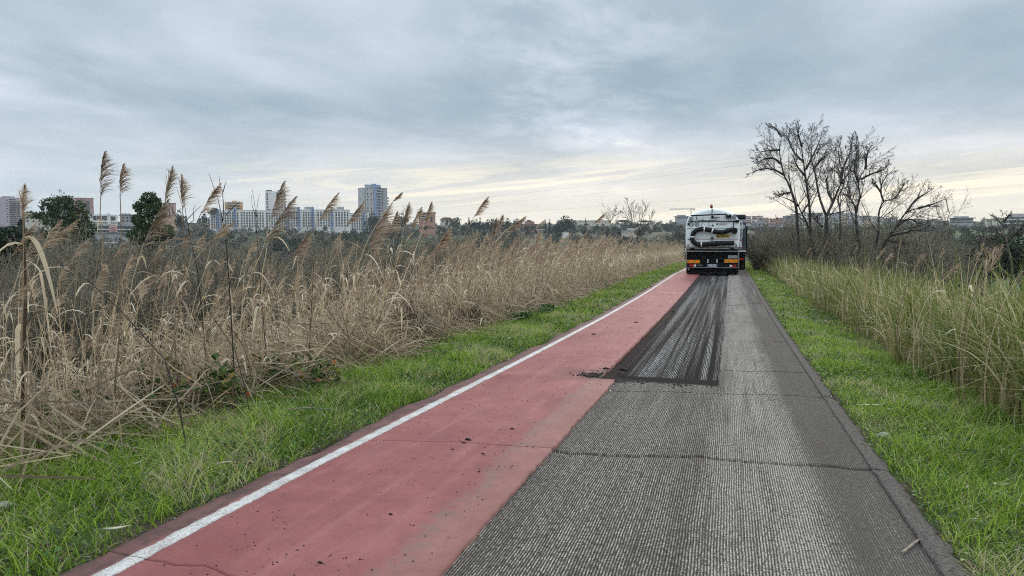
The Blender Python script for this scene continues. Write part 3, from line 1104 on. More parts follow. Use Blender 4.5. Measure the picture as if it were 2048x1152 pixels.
def stem_curve(h, r_, K=7, lean0=None, bend=None):
    lean = r_.normal(-.14, .17) if lean0 is None else lean0
    lean2 = r_.normal(0, .13)
    bend = r_.normal(.15, .12) if bend is None else bend
    t_ = np.linspace(0, 1, K)
    x_ = h * (lean * t_ + bend * t_ ** 2.6) + r_.normal(0, .006, K) * h
    y_ = h * (lean2 * t_) + r_.normal(0, .006, K) * h
    z_ = h * t_ * math.cos(min(.6, abs(lean)))
    return np.stack([x_, y_, z_], 1)


def plume(tip0, axis, L, r_, n=60, wid=.0035, K=4, flag=1.0, stiff=.5):
    """nodding one-sided tassel; axis curve runs from tip0 along axis"""
    u_ = r_.random(n) ** .85
    ax_pts = tip0 + axis[None, :] * (u_ * L)[:, None] + WIND * (u_ ** 2 * L * .22 * flag)[:, None]
    sl = L * (.16 + .42 * np.sin(np.clip(u_ * 1.05 + .05, 0, 1) * PI) ** .8 * r_.uniform(.5, 1.1, n)) * (.8 + .2 * flag)
    sl *= (1.15 - .6 * u_)
    spread = r_.normal(0, .30, (n, 3))
    d0 = unit(axis * (1.1 + .6 * u_[:, None]) + WIND * (flag * .55) + spread)
    d1 = unit(WIND * (flag * 1.0) + axis * (.55 * stiff) + np.array([0, 0, -.40 * flag]) + spread * .8)
    t_ = np.linspace(0, 1, K + 1)[None, :, None]
    Cn = ax_pts[:, None, :] + sl[:, None, None] * (d0[:, None, :] * (t_ - .45 * t_ ** 2) + d1[:, None, :] * (.62 * t_ ** 2))
    Wd = unit(np.cross(d1, r_.normal(0, 1, (n, 3))))
    prof_ = np.array([.35, 1.0, .9, .6, .1])[:K + 1] if K == 4 else np.linspace(1, .15, K + 1)
    wd = wid * r_.uniform(.5, 1.25, n)[:, None] * prof_[None, :]
    V, Q_ = ribbons(Cn, Wd, wd)
    return V, Q_, np.repeat(r_.random(n), 2 * (K + 1))


def leaf_blade(p0, heading, L, w, r_, K=5, up_=.6, droop=1.0):
    t_ = np.linspace(0, 1, K + 1)[:, None]
    H = np.array([math.cos(heading), math.sin(heading), 0.0])
    Cn = p0 + H * L * (t_ * .75) + np.array([0, 0, 1.0]) * L * (up_ * t_ - droop * t_ ** 2.1)
    if r_.random() < .14:                   # snapped leaf
        k_ = r_.integers(2, K)
        Cn[k_:] = Cn[k_] + (Cn[k_:] - Cn[k_]) * np.array([.35, .35, 1.0]) + np.array([0, 0, -1.0]) * (t_[k_:] - t_[k_]) * L * .7
    Sd = unit(np.array([-math.sin(heading), math.cos(heading), r_.normal(0, .5)]))
    wd = w * np.sin(np.clip(np.linspace(.12, 1, K + 1), 0, 1) * PI * .97 + .05) ** .7 + .0006
    V, Q_ = ribbons(Cn[None], Sd[None], wd[None])
    return V, Q_


def reed_geo(h, r_, lod=0, with_plume=True, lean0=None, bend=None, curve=None, nleaf=None):
    """-> stem (V,Q,R), leaves [(V,Q,R)], plume (V,Q,R)|None"""
    K = (8, 5, 4)[lod]
    c_ = stem_curve(h, r_, K, lean0, bend) if curve is None else curve
    rr = np.linspace(.0052, .0022, len(c_)) * (1.35, 1.65, 1.7)[lod]
    V, Q_ = frusta(c_[:-1], c_[1:], rr[:-1], rr[1:], (5, 3, 3)[lod])
    tone = r_.uniform(.32, 1.0)
    st = (V, Q_, tone)
    lv = []
    for k in range((5, 3, 2)[lod] if nleaf is None else nleaf):
        s_ = r_.uniform(.15, .88)
        i = s_ * (len(c_) - 1)
        p0 = c_[int(i)] + (c_[min(int(i) + 1, len(c_) - 1)] - c_[int(i)]) * (i - int(i))
        hd_ = r_.normal(.2, 1.1) if r_.random() < .65 else r_.uniform(0, 2 * PI)
        V, Q_ = leaf_blade(p0, hd_, r_.uniform(.16, .50), r_.uniform(.004, .013) * (1, 1, 1.1)[lod], r_, (6, 4, 3)[lod], r_.uniform(.3, 1.1), r_.uniform(.3, 1.35))
        lv.append((V, Q_, np.full(len(V), min(1, max(0, tone + r_.normal(.08, .2))))))
    pl = None
    if with_plume:
        ax_ = unit(c_[-1] - c_[-2])
        L = r_.uniform(.26, .44)
        n = (120, 60, 30)[lod]
        pl = plume(c_[-1] - ax_ * .02, unit(ax_ + WIND * .12), L, r_, n, (.0029, .0046, .0085)[lod], (4, 3, 2)[lod], r_.uniform(.6, 1.2))
    return st, lv, pl


def reed_object(root, geo, leaf_parts=True):
    st, lv, pl = geo
    link('stem', mesh_np('stem', st[0], st[1], mat=M_STRAW, rnd=np.full(len(st[0]), st[2])), root)
    if leaf_parts:
        for V, Q_, R_ in lv:
            link('leaf', mesh_np('leaf', V, Q_, mat=M_STRAW, rnd=R_), root)
    elif lv:
        V, Q_, R_ = merge(lv)
        link('leaves', mesh_np('leaves', V, Q_, mat=M_STRAW, rnd=R_), root, kind='stuff')
    if pl is not None:
        link('plume', mesh_np('plume', pl[0], pl[1], mat=M_PLUME, rnd=pl[2]), root)


def copy_tree(o, loc, rz=0.0, sc=1.0):
    c_ = o.copy()
    COL.objects.link(c_)
    c_.location = loc
    c_.rotation_euler = (0, 0, rz)
    c_.scale = (sc,) * 3 if np.isscalar(sc) else sc
    for ch in CH.get(o.name, o.children):
        k = ch.copy()
        COL.objects.link(k)
        k.parent = c_
    return c_


CH = {}

# the reeds that stand out one by one: tip and foot of the plume in the photograph, depth, label
SIG = [
    (198, 296, 202, 384, 5.2, 1.0, 'tallest reed of all, its fresh brown plume standing high against the sky'),
    (237, 321, 240, 388, 5.4, 1.0, 'second tallest reed, narrow plume on a thin bare stem beside the tallest one'),
    (47, 362, 46, 432, 4.8, .25, 'upright narrow-plumed reed with two drooping pale leaves below its plume'),
    (343, 329, 331, 398, 5.8, .35, 'slim reed with a closed spear-like plume above the round dark tree'),
    (357, 345, 365, 412, 5.9, .6, 'reed with a lumpy twisted plume just beside the closed spear-like one'),
    (433, 365, 404, 422, 6.2, 1.1, 'reed with a broad comb-shaped plume leaning over the orange apartment block'),
    (322, 398, 288, 486, 5.6, 1.2, 'arching reed with a wide feathered plume hanging low over the grey scrub'),
    (560, 360, 543, 432, 7.0, .9, 'tall dense reed plume covering the narrow white tower'),
    (577, 396, 530, 486, 6.8, 1.0, 'long brown reed plume leaning in front of the white blocks and small tower'),
    (667, 386, 640, 438, 7.4, 1.2, 'comb-like reed plume over the roofs of the long white blocks'),
    (722, 402, 696, 446, 7.8, 1.1, 'reed plume overlapping the near side of the big blue and grey tower'),
    (770, 408, 738, 500, 7.6, 1.0, 'very long shaggy plume crossing the foot of the blue and grey tower'),
    (804, 382, 788, 400, 8.6, .9, 'short windblown plume on a slanting bare stem right of the big tower'),
    (789, 420, 779, 470, 8.2, .9, 'drooping plume just right of the tower above a curled white leaf'),
    (816, 403, 808, 452, 8.4, .4, 'pointed upright plume between the big tower and the terracotta house'),
    (839, 412, 824, 452, 8.8, .8, 'soft plume in front of the left wall of the terracotta house'),
    (861, 401, 850, 440, 9.0, .6, 'slender plume rising above the roof of the terracotta house'),
    (970, 393, 950, 430, 10.2, 1.2, 'lone plume flagging in open sky above the cypress row'),
    (1006, 427, 994, 462, 10.8, .2, 'thin spear-like closed plume in front of the cypress row'),
    (990, 434, 985, 474, 10.5, .5, 'oval upright plume in front of the middle of the cypress row'),
    (1045, 433, 1014, 462, 11.0, 1.3, 'plume bent flat by the wind beside the arched villa'),
    (1206, 427, 1188, 447, 16.5, 1.2, 'small comb-shaped plume alone against the sky left of the bare willow'),
    (1078, 460, 1068, 500, 12.0, .5, 'upright plume rising just in front of the arched villa'),
    (614, 462, 585, 515, 7.0, 1.1, 'pale fluffy plume in front of the grey scrub below the white blocks'),
    (893, 455, 868, 512, 8.6, 1.0, 'broad plume against grey scrub below the dark round tree'),
]
for (tx, ty, bx, by, dep, flag, lab) in SIG:
    r_ = np.random.default_rng(int(tx * 13 + ty))
    T, B = P(tx, ty, dep), P(bx, by, dep + r_.normal(0, .05))
    L = float(np.linalg.norm(T - B))
    ax_ = unit(T - B)
    fx, fy = B[0] - r_.uniform(.05, .35), B[1] + r_.uniform(-.2, .2)
    if fx > -4.25:
        fx = -4.25 - r_.random() * .3
    zb = gz(fx, fy)
    root = empty('reed', (fx, fy, zb), label=lab, cat='reed', group='reeds standing out above the left bank')
    K = 10
    t_ = np.linspace(0, 1, K)[:, None]
    foot = np.zeros(3)
    Bl = B - np.array([fx, fy, zb])
    ctrl = Bl - ax_ * (np.linalg.norm(Bl) * .45)
    curve = foot * (1 - t_) ** 2 + 2 * ctrl * t_ * (1 - t_) + Bl * t_ ** 2
    curve[1:-1] += r_.normal(0, .006, (K - 2, 3))
    geo = list(reed_geo(1.0, r_, 0, False, curve=curve))
    n = int(110 + L * 160)
    axp = unit(ax_ - WIND * .10 * flag)
    geo[2] = plume(Bl - axp * .03, axp, L * 1.02, r_, int(n * 1.15), .0028 + .0008 * (dep > 8), 4, flag, .6)
    reed_object(root, geo, True)

# broad broken leaves on the leftmost cane
r_ = np.random.default_rng(5)
T = P(48, 430, 4.9)
T2 = P(47, 380, 4.9)
fx, fy = T[0] - .1, T[1]
zb = gz(fx, fy)
root = empty('cane', (fx, fy, zb), label='thick weathered brown cane with hanging broken leaves at the far end of the reeds', cat='reed')
top = T2 - np.array([fx, fy, zb])
cv = np.array([[0, 0, 0], top * .3, top * .6 + [.02, 0, 0], top * .85, top])
V, Q_ = frusta(cv[:-1], cv[1:], [.014, .012, .011, .009], [.012, .011, .009, .004], 6)
link('stem', mesh_np('stem', V, Q_, mat=M_STRAW, rnd=np.full(len(V), .05)), root)
for k, (hd_, s_, L, up_) in enumerate([(-2.4, .80, .42, .35), (-.2, .82, .46, .45), (.3, .74, .34, .1), (2.8, .5, .3, .2)]):
    V, Q_ = leaf_blade(top * s_, hd_, L, .017, r_, 7, up_, 1.5)
    link('leaf', mesh_np('leaf', V, Q_, mat=M_STRAW, rnd=np.full(len(V), .8)), root)

# anonymous reeds: prototypes shared by copies
PROTO_N = 18
protos = []
for k in range(PROTO_N):
    r_ = np.random.default_rng(100 + k)
    root = empty('reed', (0, 0, -50), label='dry tan reed among the many crowding the left bank', cat='reed', group='dry reeds crowding the left bank')
    reed_object(root, reed_geo(r_.uniform(1.7, 2.5), r_, 0, k % 5 in (0, 2)), False)
    protos.append(root)
    CH[root.name] = list(root.children)

r_ = np.random.default_rng(77)
spots = []
while len(spots) < 250:
    yy = 3.0 + 17 * r_.random() ** 1.25
    xx = -4.35 - 4.2 * r_.random() ** 1.5
    if xx < -1.25 * yy - .3:
        continue
    if yy < 5.5 and r_.random() < .45:
        continue
    spots.append((xx, yy))
for i, (xx, yy) in enumerate(spots):
    o_ = protos[i % PROTO_N]
    sc = r_.uniform(.55, 1.0) ** 1.0 * (1 + .05 * max(0, -xx - 5))
    zt_ = gz(xx, yy) + 2.75 * sc
    dep_ = yy * math.cos(YAW) - xx * math.sin(YAW)
    lim = CAM_H + dep_ * (478 - (418 + 75 * r_.random())) / F
    if zt_ > lim:
        sc = max(.4, (lim - gz(xx, yy)) / 2.75)
    if i < PROTO_N:
        o_.location = (xx, yy, gz(xx, yy))
        o_.rotation_euler = (0, 0, r_.normal(0, .45))
        o_.scale = (sc,) * 3
    else:
        o_ = copy_tree(o_, (xx, yy, gz(xx, yy)), r_.normal(0, .45), sc)
    o_['label'] = ('short' if sc < .7 else 'tall') + (' plumed' if (i % PROTO_N) % 5 in (0, 2) else ' leafy') + ' dry reed ' + ('close to the verge ' if xx > -5.2 else 'deep in the bed ') + where(xx, yy)


def scatter(geos, pos, rz, sc, shift):
    """bake many transformed copies of small (V,Q,R) geometries into one"""
    out_ = []
    which = np.arange(len(pos)) % len(geos)
    for g, (V, Q_, R_) in enumerate(geos):
        ids = np.where(which == g)[0]
        if not len(ids):
            continue
        c_, s_ = np.cos(rz[ids])[:, None], np.sin(rz[ids])[:, None]
        Vx = V[None, :, 0] * c_ - V[None, :, 1] * s_
        Vy = V[None, :, 0] * s_ + V[None, :, 1] * c_
        Vz = np.broadcast_to(V[None, :, 2], Vx.shape)
        VV = np.stack([Vx, Vy, Vz], -1) * sc[ids][:, None, None] + pos[ids][:, None, :]
        n = len(V)
        QQ = (Q_[None] + (np.arange(len(ids)) * n)[:, None, None]).reshape(-1, 4)
        RR = np.clip(np.broadcast_to(R_, (len(ids), n)) + shift[ids][:, None], 0, 1)
        out_.append((VV.reshape(-1, 3), QQ, RR.ravel()))
    return merge(out_)


def full(R_, V):
    return np.full(len(V), R_) if np.isscalar(R_) else R_


# the rest of the reed bed, past counting
def bed(n, lod, y0, y1, pw, x0, xd, seed, hs, thin=.4):
    r_ = np.random.default_rng(seed)
    gs, gp = [], []
    for k in range(14):
        rr_ = np.random.default_rng(seed * 50 + k)
        st, lv, pl = reed_geo(rr_.uniform(1.6, 2.4), rr_, lod, k % (3 if lod < 2 and n < 1000 else 2) == 0)
        V, Q_, R_ = merge([(st[0], st[1], st[2])] + lv)
        gs.append((V, Q_, R_))
        gp.append(pl if pl is not None else (np.zeros((4, 3)), np.array([[0, 1, 2, 3]]), np.zeros(4)))
    Y = y0 + (y1 - y0) * r_.random(n) ** pw
    X = x0 - xd * r_.random(n) ** 1.5
    k_ = X > -1.6 * Y - 1.6
    k_ &= (nz(X, Y, .7, seed) > thin * .6) | (r_.random(n) < .4)
    X, Y = X[k_], Y[k_]
    pos = np.stack([X, Y, terrain(X, Y)], 1)
    rz = r_.normal(0, .5, len(X))
    sc = r_.uniform(.65, 1.0, len(X)) * hs(X, Y)
    dep_ = Y * math.cos(YAW) - X * math.sin(YAW)
    pxy = r_.normal(488, 36, len(X)) if y0 < 5 else r_.normal(452, 18, len(X))
    sc = np.minimum(sc, np.clip((CAM_H + dep_ * (478 - np.maximum(pxy, 432)) / F - pos[:, 2]) / 2.5, .3, 2))
    sh = r_.normal(0, .12, len(X))
    return scatter(gs, pos, rz, sc, sh), scatter(gp, pos, rz, sc, sh)


hs_near = lambda X, Y: .68 + .05 * np.clip(-X - 5, 0, 5)
hs_far = lambda X, Y: np.interp(Y, [11, 16, 24, 40, 60], [.74, .80, .83, .80, .78]) * (1 + .05 * np.clip(-X - 5, 0, 5))
A = bed(950, 1, 2.8, 13, .9, -4.30, 5.5, 3, hs_near)
B_ = bed(2900, 1, 11, 30, 1.0, -4.25, 6.0, 4, hs_far)
D_ = bed(4600, 2, 24, 78, 1.0, -4.2, 6.5, 5, hs_far)
V, Q_, R_ = merge([A[0], B_[0], D_[0]])
o_ = link('reed_bed', mesh_np('reed_bed', V, Q_, mat=M_STRAW, rnd=R_), kind='stuff')
tag(o_, 'dense mass of dry reed stems and leaves along the left bank')
V, Q_, R_ = merge([A[1], B_[1], D_[1]])
o_ = link('reed_plumes', mesh_np('reed_plumes', V, Q_, mat=M_PLUME, rnd=R_), kind='stuff')
tag(o_, 'mass of brown feathery plumes over the far reeds')


# broken stems and dead leaves lying tangled at the foot of the reeds
def tangle(n, x0, xd, y0, y1, pw, hmax, L0, L1, w, K, seed, tilt=.45, biasx=-.5, xp=1.3):
    r_ = np.random.default_rng(seed)
    Y = y0 + (y1 - y0) * r_.random(n) ** pw
    X = x0 - xd * r_.random(n) ** xp
    k_ = X > -1.6 * Y - 1.6
    X, Y = X[k_], Y[k_]
    n = len(X)
    hh = hmax * r_.random(n) ** 1.6 * (.4 + .9 * nz(X, Y, 1.2, seed)) * np.clip((x0 - X) / .5 + .25, 0, 1)
    base_ = np.stack([X, Y, terrain(X, Y) + hh], 1)
    L = r_.uniform(L0, L1, n)
    dr = np.stack([r_.normal(biasx, .7, n), r_.normal(0, .55, n), r_.normal(.35, tilt, n)], 1)
    dr = unit(dr)
    sag = r_.normal(0, .18, n)
    t_ = np.linspace(-.5, .5, K + 1)[None, :, None]
    sd = unit(np.cross(dr, np.array([0, 0, 1.0])))
    Cn = base_[:, None, :] + dr[:, None, :] * L[:, None, None] * t_ + np.array([0, 0, 1.0]) * (L * -.3 * np.abs(sag))[:, None, None] * (4 * t_ ** 2) + sd[:, None, :] * (L * sag)[:, None, None] * (4 * t_ ** 2)
    wd = (w * r_.uniform(.5, 1.4, n))[:, None] * np.array([.55] + [1.0] * (K - 1) + [.3])[None, :]
    a_ = unit(np.cross(dr, r_.normal(0, 1, (n, 3))))
    V, Q_ = ribbons(Cn, a_, wd)
    return V, Q_, np.repeat(np.clip(r_.beta(1.9, 1.8, n), 0, 1), 2 * (K + 1))


parts = [tangle(4200, -4.15, 3.8, 3.0, 9, 1.0, .55, .20, .75, .0050, 4, 41),
         tangle(2300, -4.0, 3.6, 3.0, 9, 1.0, .7, .6, 1.5, .0060, 5, 42, .6, -1.0),
         tangle(11000, -4.15, 3.8, 8, 22, 1.0, .75, .3, 1.1, .0062, 3, 43),
         tangle(15000, -4.15, 3.2, 20, 72, 1.0, .9, .3, .9, .010, 2, 44)]
V, Q_, R_ = merge(parts)
o_ = link('dead_reed_litter', mesh_np('dead_reed_litter', V, Q_, mat=M_STRAW, rnd=R_), kind='stuff')
tag(o_, 'tangled broken stems and dead leaves at the foot of the reeds')


# ------------------------------------------------------------------ brambles and dark bare shrubs in the reeds
M_BRLEAF = leafy("bramble_leaf", [(0.0, C3(.025, .05, .012)), (.5, C3(.07, .12, .022)), (.82, C3(.16, .19, .03)), (.93, C3(.28, .15, .03)), (1.0, C3(.38, .09, .025))], .35, .55)
M_BARK = leafy("dark_twigs", [(0.0, C3(.022, .018, .015)), (.6, C3(.05, .042, .036)), (1.0, C3(.10, .085, .07))], .0, .9)
M_BRDEAD = leafy("dead_bramble", [(0.0, C3(.035, .020, .015)), (.5, C3(.085, .050, .036)), (1.0, C3(.19, .12, .085))], .15, .9)


def bramble(px, py, rx, ry, h, nleaf, nstem, lab, seed, dead=False, leafsize=.035, lm=None):
    g = G(px, py, -.08)
    g[0] += .15
    r_ = np.random.default_rng(seed)
    zb = gz(g[0], g[1])
    root = empty('bramble', (g[0], g[1], zb), label=lab, cat='bramble', group='brambles at the foot of the reeds')
    n = nstem
    a = r_.random(n) * 2 * PI
    q = r_.random(n) ** .5
    h *= 1.1
    nleaf = int(nleaf * 2.2)
    n = n if dead else n // 2
    a, q = a[:n], q[:n]
    st = np.stack([np.cos(a) * rx * q * .6, np.sin(a) * ry * q * .6, np.zeros(n)], 1)
    en = np.stack([np.cos(a) * rx * r_.uniform(.6, 1.1, n), np.sin(a) * ry * r_.uniform(.6, 1.1, n), r_.uniform(0, .5, n) * h], 1)
    t_ = np.linspace(0, 1, 6)[None, :, None]
    Cn = st[:, None, :] * (1 - t_) + en[:, None, :] * t_ + np.array([0, 0, 1.0]) * (h * r_.uniform(.5, 1.3, n))[:, None, None] * 4 * t_ * (1 - t_)
    Cn += r_.normal(0, .012, Cn.shape)
    gx_ = g[0] + Cn[..., 0]
    gy_ = g[1] + Cn[..., 1]
    Cn[..., 2] += terrain(gx_, gy_) - zb
    P0, P1 = Cn[:, :-1].reshape(-1, 3), Cn[:, 1:].reshape(-1, 3)
    V, Q_ = frusta(P0, P1, np.full(len(P0), .0032), np.full(len(P0), .0026), 3)
    link('stems', mesh_np('stems', V, Q_, mat=M_BRDEAD, rnd=np.repeat(r_.random(len(P0)), 6)), root, kind='stuff')
    idx = r_.integers(0, len(P0), nleaf)
    c_ = P0[idx] + r_.normal(0, .035, (nleaf, 3))
    V, Q_ = leaf_quads(c_, leafsize, r_, .7, .8)
    link('leaves', mesh_np('leaves', V, Q_, mat=lm or (M_BRDEAD if dead else M_BRLEAF), rnd=np.repeat(r_.random(nleaf) ** 1.2, 6)), root, kind='stuff')


bramble(350, 835, .55, .5, .30, 330, 90, 'green bramble with yellowing and orange leaves at the near foot of the reeds', 1, leafsize=.055)
bramble(60, 860, .6, .5, .25, 420, 80, 'low dark green bramble spreading beside the nearest broken stems', 2, leafsize=.05)
bramble(560, 790, .5, .4, .22, 260, 60, 'leafy green bramble patch at the grass edge, right of the orange-leaved one', 3, leafsize=.05)
bramble(760, 690, .65, 1.0, .42, 1500, 320, 'brown dead bramble heaped at the edge of the green verge', 4, True, .03)
bramble(900, 665, .4, .8, .30, 700, 160, 'smaller brown dead bramble just beyond the big one', 5, True, .03)
bramble(1040, 636, .55, 1.7, .13, 1100, 60, 'dark green leafy bramble clump halfway along the left verge', 6, leafsize=.06, lm=M_WEED)


def traced_shrub(lines, dep, r0, lab, seed, cat='shrub', tone=.2):
    """bare stems followed from the photograph, each a tapering limb at its own depth"""
    r_ = np.random.default_rng(seed)
    pts3 = []
    for ln in lines:
        dd = dep + r_.normal(0, .12)
        pts3.append(np.array([P(a, b_, dd + r_.normal(0, .03)) for a, b_ in ln]))
    lo = min(pts3, key=lambda q: q[0][2])[0]
    zb = gz(lo[0], lo[1])
    root = empty('bare_shrub', (lo[0], lo[1], zb), label=lab, cat=cat)
    org = np.array([lo[0], lo[1], zb])
    for k, q in enumerate(pts3):
        q = q - org
        if k == 0:
            q0 = q[0]
            dq = unit(q[0] - q[1]) * q0[2] * .45
            ft = np.array([q0[0] + dq[0] * .8, q0[1], gz(q0[0] + org[0] + dq[0] * .8, q0[1] + org[1]) - zb])
            q = np.concatenate([[ft, (ft + q0) / 2 + dq * .12], q])
        rr = np.linspace(r0 * (1 if k == 0 else .7), r0 * .25, len(q))
        V, Q_ = frusta(q[:-1], q[1:], rr[:-1], rr[1:], 5)
        link('branch', mesh_np('branch', V, Q_, mat=M_BARK, rnd=np.full(len(V), tone + .3 * r_.random())), root)


traced_shrub([[(395, 540), (380, 470), (372, 430), (368, 400), (372, 372)], [(378, 465), (350, 430), (338, 405), (335, 394)], [(373, 440), (388, 425), (395, 418), (403, 410)],
              [(372, 432), (352, 450), (340, 430), (332, 412)], [(375, 450), (388, 440), (386, 420), (391, 408)]], 6.4, .0055,
             'dark leafless shrub with forked black twigs near the round evergreen', 1)
traced_shrub([[(458, 560), (452, 480), (443, 430), (436, 398), (425, 368), (418, 347)], [(446, 442), (447, 410), (445, 385), (440, 372), (438, 352)], [(446, 384), (450, 370), (453, 363)], [(452, 430), (470, 410), (481, 402)]], 6.6, .0065,
             'tallest dark bare shrub, its fork reaching into the sky over the orange block', 2)
traced_shrub([[(520, 560), (514, 470), (512, 430), (508, 400), (504, 376)], [(511, 432), (504, 410), (503, 390)], [(513, 434), (514, 415), (519, 388)]], 7.2, .005,
             'three thin black twigs in a trident left of the narrow white tower', 3)
traced_shrub([[(470, 700), (430, 640), (380, 560), (330, 500), (300, 460)], [(330, 500), (325, 470)]], 6.0, .0045, 'long dark slanting stem crossing the middle of the reeds', 4)
traced_shrub([[(330, 720), (240, 620), (175, 560), (130, 540), (103, 508)], [(130, 540), (120, 520)]], 5.2, .006, 'brown leaning stalk with pointed tip crossing in front of the left scrub', 5)
traced_shrub([[(628, 520), (632, 450), (634, 408)]], 7.4, .004, 'single thin black twig upright over the white blocks', 6)


# ------------------------------------------------------------------ tall grass on the right bank
def tall(n, y0, y1, pw, x0, xd, h0, h1, w, K, seed):
    r_ = np.random.default_rng(seed)
    Y = y0 + (y1 - y0) * r_.random(n) ** pw
    X = x0 + .25 * (nz(Y, Y * 0, .8, seed) - .5) + xd * r_.random(n) ** 1.15
    k_ = X < .56 * Y + 1.5
    X, Y = X[k_], Y[k_]
    n = len(X)
    h = r_.uniform(h0, h1, n) * (.70 + .5 * nz(X, Y, .9, seed)) * np.clip(.55 + (X - x0) / .9, .55, 1.05)
    hd_ = r_.random(n) * 2 * PI
    H = np.stack([np.cos(hd_), np.sin(hd_), 0 * hd_], 1)
    ln = np.abs(r_.normal(.42, .34, n))
    t_ = np.linspace(0, 1, K + 1)[None, :, None]
    Cn = np.stack([X, Y, terrain(X, Y)], 1)[:, None, :] + np.array([0, 0, 1.0]) * (h[:, None, None] * (t_ - .45 * ln[:, None, None] * t_ ** 3)) + H[:, None, :] * (h * ln)[:, None, None] * t_ ** 2.2
    a_ = r_.random(n) * PI
    Wd = np.stack([np.cos(a_), np.sin(a_), 0 * a_], 1)
    wd = (w * r_.uniform(.5, 1.4, n))[:, None] * (1.02 - t_[:, :, 0] ** 2)
    V, Q_ = ribbons(Cn, Wd, wd)
    g_ = nz(X, Y, .35, seed + 3)
    c_ = np.where(r_.random(n) < .38 + .25 * (g_ - .5), r_.uniform(.6, 1.0, n), r_.uniform(0.08, .58, n))
    # foot of the stand is dead and brown
    R_ = np.repeat(c_, 2 * (K + 1)).reshape(n, K + 1, 2)
    tt = np.linspace(0, 1, K + 1)[None, :, None]
    R_ = np.where((tt < .4), np.maximum(R_, .62 + .2 * (c_[:, None, None] - .5)), R_)
    return V, Q_, R_.ravel()


V, Q_, R_ = merge([tall(10500, 3.6, 10, 1.0, 2.48, 4.0, 1.05, 2.10, .0085, 7, 51), tall(15000, 9, 22, 1.0, 2.36, 4.8, .95, 1.78, .0098, 6, 52),
                   tall(16000, 20, 75, 1.0, 2.22, 4.4, .90, 1.62, .013, 4, 53)])
o_ = link('tall_grass', mesh_np('tall_grass', V, Q_, mat=M_TALL, rnd=R_), kind='stuff')
tag(o_, 'tall olive and tan grass covering the right bank')
V, Q_, R_ = merge([tangle(8500, 5.6, 2.95, 3.8, 11, 1.0, .95, .2, .8, .0034, 4, 61, .5, -.2, .8), tangle(9000, 5.6, 2.95, 10, 40, 1.0, .9, .25, .9, .006, 3, 62, .5, -.2, .8)])
o_ = link('dead_grass_litter', mesh_np('dead_grass_litter', V, Q_, mat=M_STRAW, rnd=R_), kind='stuff')
tag(o_, 'dry fallen stalks tangled in the foot of the right bank grass')

# plumed stalks over the tall grass
SIGR = [(2005, 488, 1975, 548, 7.0, 'tall narrow brown plume leaning right at the outer end of the right bank'),
        (1993, 490, 1962, 555, 7.1, 'second narrow plume parallel to and just left of the outermost one'),
        (1967, 484, 1953, 524, 8.2, 'upright brown spike in front of the dark ivy tree'),
        (1974, 491, 1972, 530, 8.0, 'thin pale upright spike right beside the brown spike'),
        (1887, 496, 1880, 520, 9.5, 'single reddish plume over the white patch in the valley'),
        (1850, 504, 1832, 535, 10.0, 'paired plume tip leaning right near the white patch'),
        (1844, 508, 1828, 538, 10.2, 'slightly lower plume of the pair left of the white patch'),
        (1803, 472, 1799, 495, 11.5, 'pale slender plume high in front of the spreading tree'),
        (1770, 494, 1752, 522, 11.0, 'light tan plume bending right under the bare trees'),
        (1785, 505, 1768, 530, 11.5, 'thin plume just right of the light tan one'),
        (1920, 525, 1885, 560, 8.5, 'long arching pale stalk reaching across the dark bush'),
        (2046, 540, 2030, 565, 6.6, 'drooping pale tip at the outer edge of the tall grass'),
        (1716, 488, 1706, 512, 14, 'small plume below the fallen dark trunk'),
        (1655, 478, 1648, 498, 17, 'small tan plume at the foot of the first bare tree'),
        (1621, 494, 1612, 512, 19, 'faint plume over the grass near the undergrowth')]
for (tx, ty, bx, by, dep, lab) in SIGR:
    r_ = np.random.default_rng(int(tx * 3 + ty))
    T, B = P(tx, ty, dep), P(bx, by, dep)
    ax_ = unit(T - B)
    L = float(np.linalg.norm(T - B))
    fx, fy = B[0] - ax_[0] * .35, B[1]
    zb = gz(fx, fy)
    root = empty('grass_stalk', (fx, fy, zb), label=lab, cat='reed', group='plumed stalks over the right bank grass')
    Bl = B - np.array([fx, fy, zb])
    t_ = np.linspace(0, 1, 8)[:, None]
    ctrl = Bl - ax_ * np.linalg.norm(Bl) * .5
    curve = 2 * ctrl * t_ * (1 - t_) + Bl * t_ ** 2
    geo = list(reed_geo(1.0, r_, 1, False, curve=curve, nleaf=1))
    geo[2] = plume(Bl, unit(ax_), L * .95, r_, 70, .0028, 4, .12, 1.6)
    reed_object(root, geo, True)
prs = []
for k in range(8):
    r_ = np.random.default_rng(300 + k)
    root = empty('grass_stalk', (0, 0, -50), label='slim tan stalk with a narrow plume over the right bank grass', cat='reed', group='small plumed stalks in the right bank grass')
    st, lv, _ = reed_geo(r_.uniform(1.25, 1.5), r_, 1, False, lean0=.12, bend=.14, nleaf=1)
    c0 = st[0][-3:].mean(0)
    pl = plume(c0, unit(np.array([.35, .1, .9])), .17, r_, 40, .0028, 4, .15, 1.6)
    reed_object(root, (st, lv, pl), False)
    prs.append(root)
    CH[root.name] = list(root.children)
r_ = np.random.default_rng(9)
for i in range(40):
    yy = 7 + 26 * r_.random() ** 1.2
    xx = 3.3 + 1.9 * r_.random()
    if i < 8:
        prs[i].location = (xx, yy, gz(xx, yy))
        prs[i].scale = (.95,) * 3
    else:
        copy_tree(prs[i % 8], (xx, yy, gz(xx, yy)), r_.normal(0, .4), r_.uniform(.85, 1.05))

